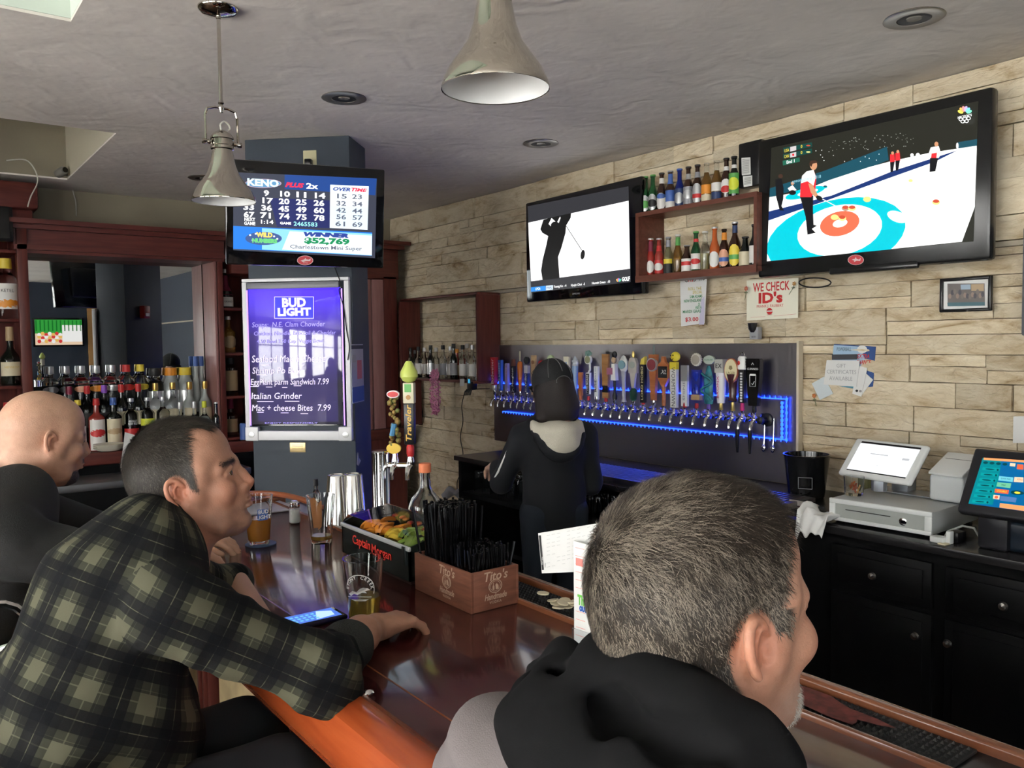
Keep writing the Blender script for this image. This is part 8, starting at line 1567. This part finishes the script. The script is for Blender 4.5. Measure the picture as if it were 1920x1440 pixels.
# ---------------------------------------------------------------- bald man
def bald_man():
    t = person('bald man with grey goatee in black jacket sitting farther along the bar', (.20, 2.35, 0))
    H = onD(84, 822, 2.26); M = head_M(H, 10*D, -10*D, 0); s = head_sdf(.0032, fat=.004, nr=.064, neck=(-.05, 0, -.19), down=-.24); P, Q = s.net()
    C, hmask = skin_colors(P, (.50, .29, .20), lambda P: np.zeros(len(P)), (.05, .04, .035), stub=.0, red=.7); sh_ = sm(P[:, 2], -.05, .0)*0
    W2x(t, np_mesh('body', P, Q, m_skin, C, None, t, M)); bm = sm(-P[:, 2], .070, .085)*sm(P[:, 0], .055, .072)*sm(P[:, 2], -.13, -.122)*(1-np.exp(-((P[:, 2]+.067)/.010)**2)); bm = np.maximum(bm, sm(P[:, 0], .094, .098)*np.exp(-((P[:, 2]+.052)/.006)**2)*(abs(P[:, 1]) < .028))
    W2x(t, hair(t, P, Q, bm, M, 5200, lambda p, N: np.tile([.2, 0, -1.], (len(p), 1)), lambda p: .007+0*p[:, 0], lambda p, rs: np.array([.10, .085, .075])*(.5+.8*rs.rand(len(p), 1)), .0011, 8, 'goatee', .5)); eyes(t, Matrix.Translation(-Vector(t.location)) @ M)
    hip, che, nb = A_(.06, 2.42, .88), A_(.19, 2.42, 1.16), A_(.24, 2.43, 1.30); sR, sL = A_(.20, 2.22, 1.24), A_(.24, 2.62, 1.25); eR, eL = A_(.42, 2.14, 1.13), A_(.50, 2.66, 1.12); wR, wL = A_(.58, 2.29, 1.115), A_(.68, 2.50, 1.115)
    s = SDF((-.20, 1.98, .72), (.86, 2.84, 1.44), .0085); s.cap(hip, che, .175, .175, .06, flat=((1, 0, -.4), 1.25)).cap(che, nb-A_(0, 0, .04), .16, .09, .05, flat=((1, 0, -.4), 1.1)); s.cap(sR, nb, .078, .075, .05).cap(sL, nb, .078, .075, .05).cap(sR, eR, .078, .062, .03).cap(sL, eL, .075, .06, .03).cap(eR, wR, .058, .045, .03).cap(eL, wL, .056, .044, .03)
    cp = [np.array(M @ Vector((-.06+.082*math.cos(a), .082*math.sin(a), -.125-.035*math.cos(a)))) for a in np.linspace(.4, 2*math.pi-.4, 13)]; s.chain(cp, [.018]*13, .02)
    s.disp(folds(30, .006, (.6, -.4, .6), 2.5)); P2, Q2 = s.net(); W2x(t, np_mesh('jacket', P2, Q2, mat('jacket_black', (.014, .014, .014), .8, bump=.2, bs=400), parent=t))
    s = SDF((.50, 2.16, 1.055), (.96, 2.62, 1.20), .0035); 
    for w_, an, sd_ in ((A_(.60, 2.30, 1.11), 14, 1), (A_(.70, 2.49, 1.11), -35, -1)): hand_sdf(s, Matrix.Translation(Vector(w_)) @ Matrix.Rotation(an*D, 4, 'Z') @ Matrix.Rotation(6*D, 4, 'Y'), .5, sd_)
    Ph, Qh = s.net(); W2x(t, np_mesh('hands', Ph, Qh, m_skin, np.tile([.50, .29, .20], (len(Ph), 1)), None, t))
    s = SDF((-.10, 2.12, .0), (.70, 2.72, 1.0), .014)
    for q in (-1, 1): s.cap((.08, 2.42+q*.09, .86), (.42, 2.42+q*.12, .84), .10, .08, .03).cap((.42, 2.42+q*.12, .84), (.40, 2.42+q*.12, .40), .07, .05, .03).cap((.40, 2.42+q*.12, .36), (.52, 2.42+q*.12, .33), .042, .036, .03)
    P4, Q4 = s.net(); W2x(t, np_mesh('trousers', P4, Q4, MC['trousers_black'], parent=t))
# ---------------------------------------------------------------- bartender
def bartender():
    g0 = onD(1037, 770, 3.95); t = person('bartender in black cap and black hoodie with white hood lining, back turned', (g0.x, g0.y, 0)); Mb = Matrix.Translation((g0.x, g0.y, 0)) @ Matrix.Rotation((90-22)*D, 4, 'Z')
    T = lambda x, y, z: A_(*(Mb @ Vector((x, y, z))))
    H = Mb @ Vector((.02, 0, 1.435)); M = head_M(H, (90-10)*D, -12*D, 0); s = head_sdf(.004, nr=.050, neck=(-.04, 0, -.18), down=-.22); P, Q = s.net(); C, _ = skin_colors(P, (.50, .30, .22), lambda P: np.zeros(len(P)), (.02, .012, .01)); W2x(t, np_mesh('body', P, Q, m_skin, C, None, t, M))
    # hair to the shoulders
    s = SDF((-.17, -.15, -.21), (.12, .15, .15), .006); s.ell((-.03, 0, .02), (.105, .092, .10), .03); s.ell((-.07, 0, -.075), (.064, .096, .090), .04); s.cap((-.02, .075, .0), (-.03, .085, -.12), .03, .03, .03).cap((-.02, -.075, .0), (-.03, -.085, -.12), .03, .03, .03); s.ell((.09, 0, -.03), (.07, .07, .12), .02, sub=True); s.disp(folds(90, .002, (.1, 1, .1), .6)); P2, Q2 = s.net()
    W2x(t, np_mesh('hair', P2, Q2, mat('bob_hair', (.012, .007, .006), .55, bump=.3, bs=120, stretch=(8, 8, 1)), None, None, t, M))
    s = SDF((-.16, -.14, -.02), (.24, .14, .20), .004); s.ell((-.02, 0, .055), (.113, .096, .105), .01); s.cap((.11, -.03, .045), (.15, 0, .03), .03, .02, .02, flat=((0, 0, 1), 4)).cap((.11, .03, .045), (.15, 0, .03), .03, .02, .02, flat=((0, 0, 1), 4)); s.ell((.0, 0, -.08), (.2, .2, .105), .004, sub=True); s.ell((-.125, .0, .032), (.04, .036, .026), .004, sub=True); P3, Q3 = s.net()
    capo = np_mesh('cap', P3, Q3, mat('cap_black', (.012, .012, .013), .85, bump=.3, bs=300), None, None, t, M); W2x(t, capo)
    st = cm('stitch_grey', (.14, .14, .14)); g = MB()
    def onc(a, e): r = 1.008; return (-.02+.113*r*math.cos(e)*math.cos(a), .096*r*math.cos(e)*math.sin(a), .055+.105*r*math.sin(e))
    for a in (math.pi+.55, math.pi-.05, math.pi-.75, .6, -.6): g.tube([onc(a, e) for e in np.linspace(.0 if abs(a-math.pi) > .2 else .25, 1.5, 10)], .0016, 5)
    o = g.build('cap_seams', st, t); o.matrix_local = Matrix.Translation(-Vector(t.location)) @ M; o['kind'] = 'stuff'
    g = MB(); g.tube([(-.128+.006*abs(math.cos(a)), .038*math.cos(a), .030+.028*math.sin(a)) for a in np.linspace(0, math.pi, 11)], .003, 6); g.tube([(-.121, -.04, .028), (-.130, 0, .024), (-.121, .04, .028)], .0045, 6); o = g.build('cap_strap', st, t); o.matrix_local = Matrix.Translation(-Vector(t.location)) @ M
    # hoodie
    lo = Mb.translation-Vector((.48, .48, 0)); s = SDF((lo.x, lo.y, .74), (lo.x+.96, lo.y+.96, 1.42), .0085)
    s.cap(T(.0, 0, .86), T(.0, 0, 1.18), .155, .150, .05, flat=(np.array(Mb.to_3x3() @ Vector((1, 0, 0))), 1.45)); s.cap(T(.0, 0, 1.18), T(.0, 0, 1.29), .15, .08, .05, flat=(np.array(Mb.to_3x3() @ Vector((1, 0, 0))), 1.2))
    for q in (-1, 1): s.cap(T(0, q*.145, 1.225), T(0, 0, 1.28), .062, .06, .05)
    s.cap(T(.0, .160, 1.225), T(.10, .235, 1.00), .060, .050, .03).cap(T(.10, .235, 1.0), T(.33, .20, 1.04), .048, .038, .03); s.cap(T(.0, -.160, 1.225), T(.02, -.20, .985), .060, .050, .03).cap(T(.02, -.20, .985), T(.22, -.17, .99), .048, .038, .03)
    s.disp(folds(34, .005, (.5, .5, .8), 2.5)); P4, Q4 = s.net(); W2x(t, np_mesh('hoodie', P4, Q4, mat('hoodie_black', (.008, .009, .012), .85), parent=t))
    s = SDF((lo.x, lo.y, 1.05), (lo.x+.96, lo.y+.96, 1.40), .005); hood = [T(-.035-.095*math.sin(a), .112*math.cos(a), 1.300-.125*math.sin(a)**1.5) for a in np.linspace(0, math.pi, 13)]
    s.chain(hood, [.010+.022*math.sin(a) for a in np.linspace(0, math.pi, 13)], .03); s.ell(T(-.085, 0, 1.262), (.10, .10, .050), .03); s.ell(T(-.115, 0, 1.215), (.07, .07, .060), .03); s.disp(folds(60, .003, (.8, .2, .3), 2)); P5, Q5 = s.net()
    W2x(t, np_mesh('hood_lining', P5, Q5, mat('fleece_white', (.60, .56, .46), .95, bump=.5, bs=250), parent=t))
    s = SDF((lo.x, lo.y, 1.05), (lo.x+.96, lo.y+.96, 1.40), .006); rim = [p+np.array(Mb.to_3x3() @ Vector((-.012, 0, -.022))) for p in hood]; s.chain(rim[1:-1], [.020+.012*math.sin(a) for a in np.linspace(0, math.pi, 13)][1:-1], .02); P6, Q6 = s.net(); W2x(t, np_mesh('hood_shell', P6, Q6, MC['hoodie_black'], parent=t))
    W2x(t, MB().tube([T(-.03, .19, 1.245), T(.0, .225, 1.17), T(.05, .262, 1.06), T(.10, .285, .99)], .006, 6).build('sleeve_stripe', m_white, t))
    s = SDF(T(.30, .18, 1.0)-.14, T(.42, .20, 1.1)+.14, .005); hand_sdf(s, Mb @ Matrix.Translation((.35, .20, 1.045)) @ Matrix.Rotation(20*D, 4, 'Y'), .6, -1); Ph, Qh = s.net(); W2x(t, np_mesh('hand', Ph, Qh, m_skin, np.tile([.5, .29, .21], (len(Ph), 1)), None, t))
    s = SDF((lo.x+.1, lo.y+.1, .0), (lo.x+.9, lo.y+.9, .98), .014)
    for q in (-1, 1): s.cap(T(0, q*.075, .86), T(.01, q*.085, .48), .095, .062, .04).cap(T(.01, q*.085, .48), T(-.01, q*.09, .09), .060, .045, .03).cap(T(-.03, q*.09, .045), T(.13, q*.10, .035), .042, .032, .03)
    P7, Q7 = s.net(); W2x(t, np_mesh('jeans', P7, Q7, mat('jeans_dark', (.010, .015, .024), .85), parent=t))
bpy.context.view_layer.update()
near_man(); plaid_man(); bald_man(); bartender()
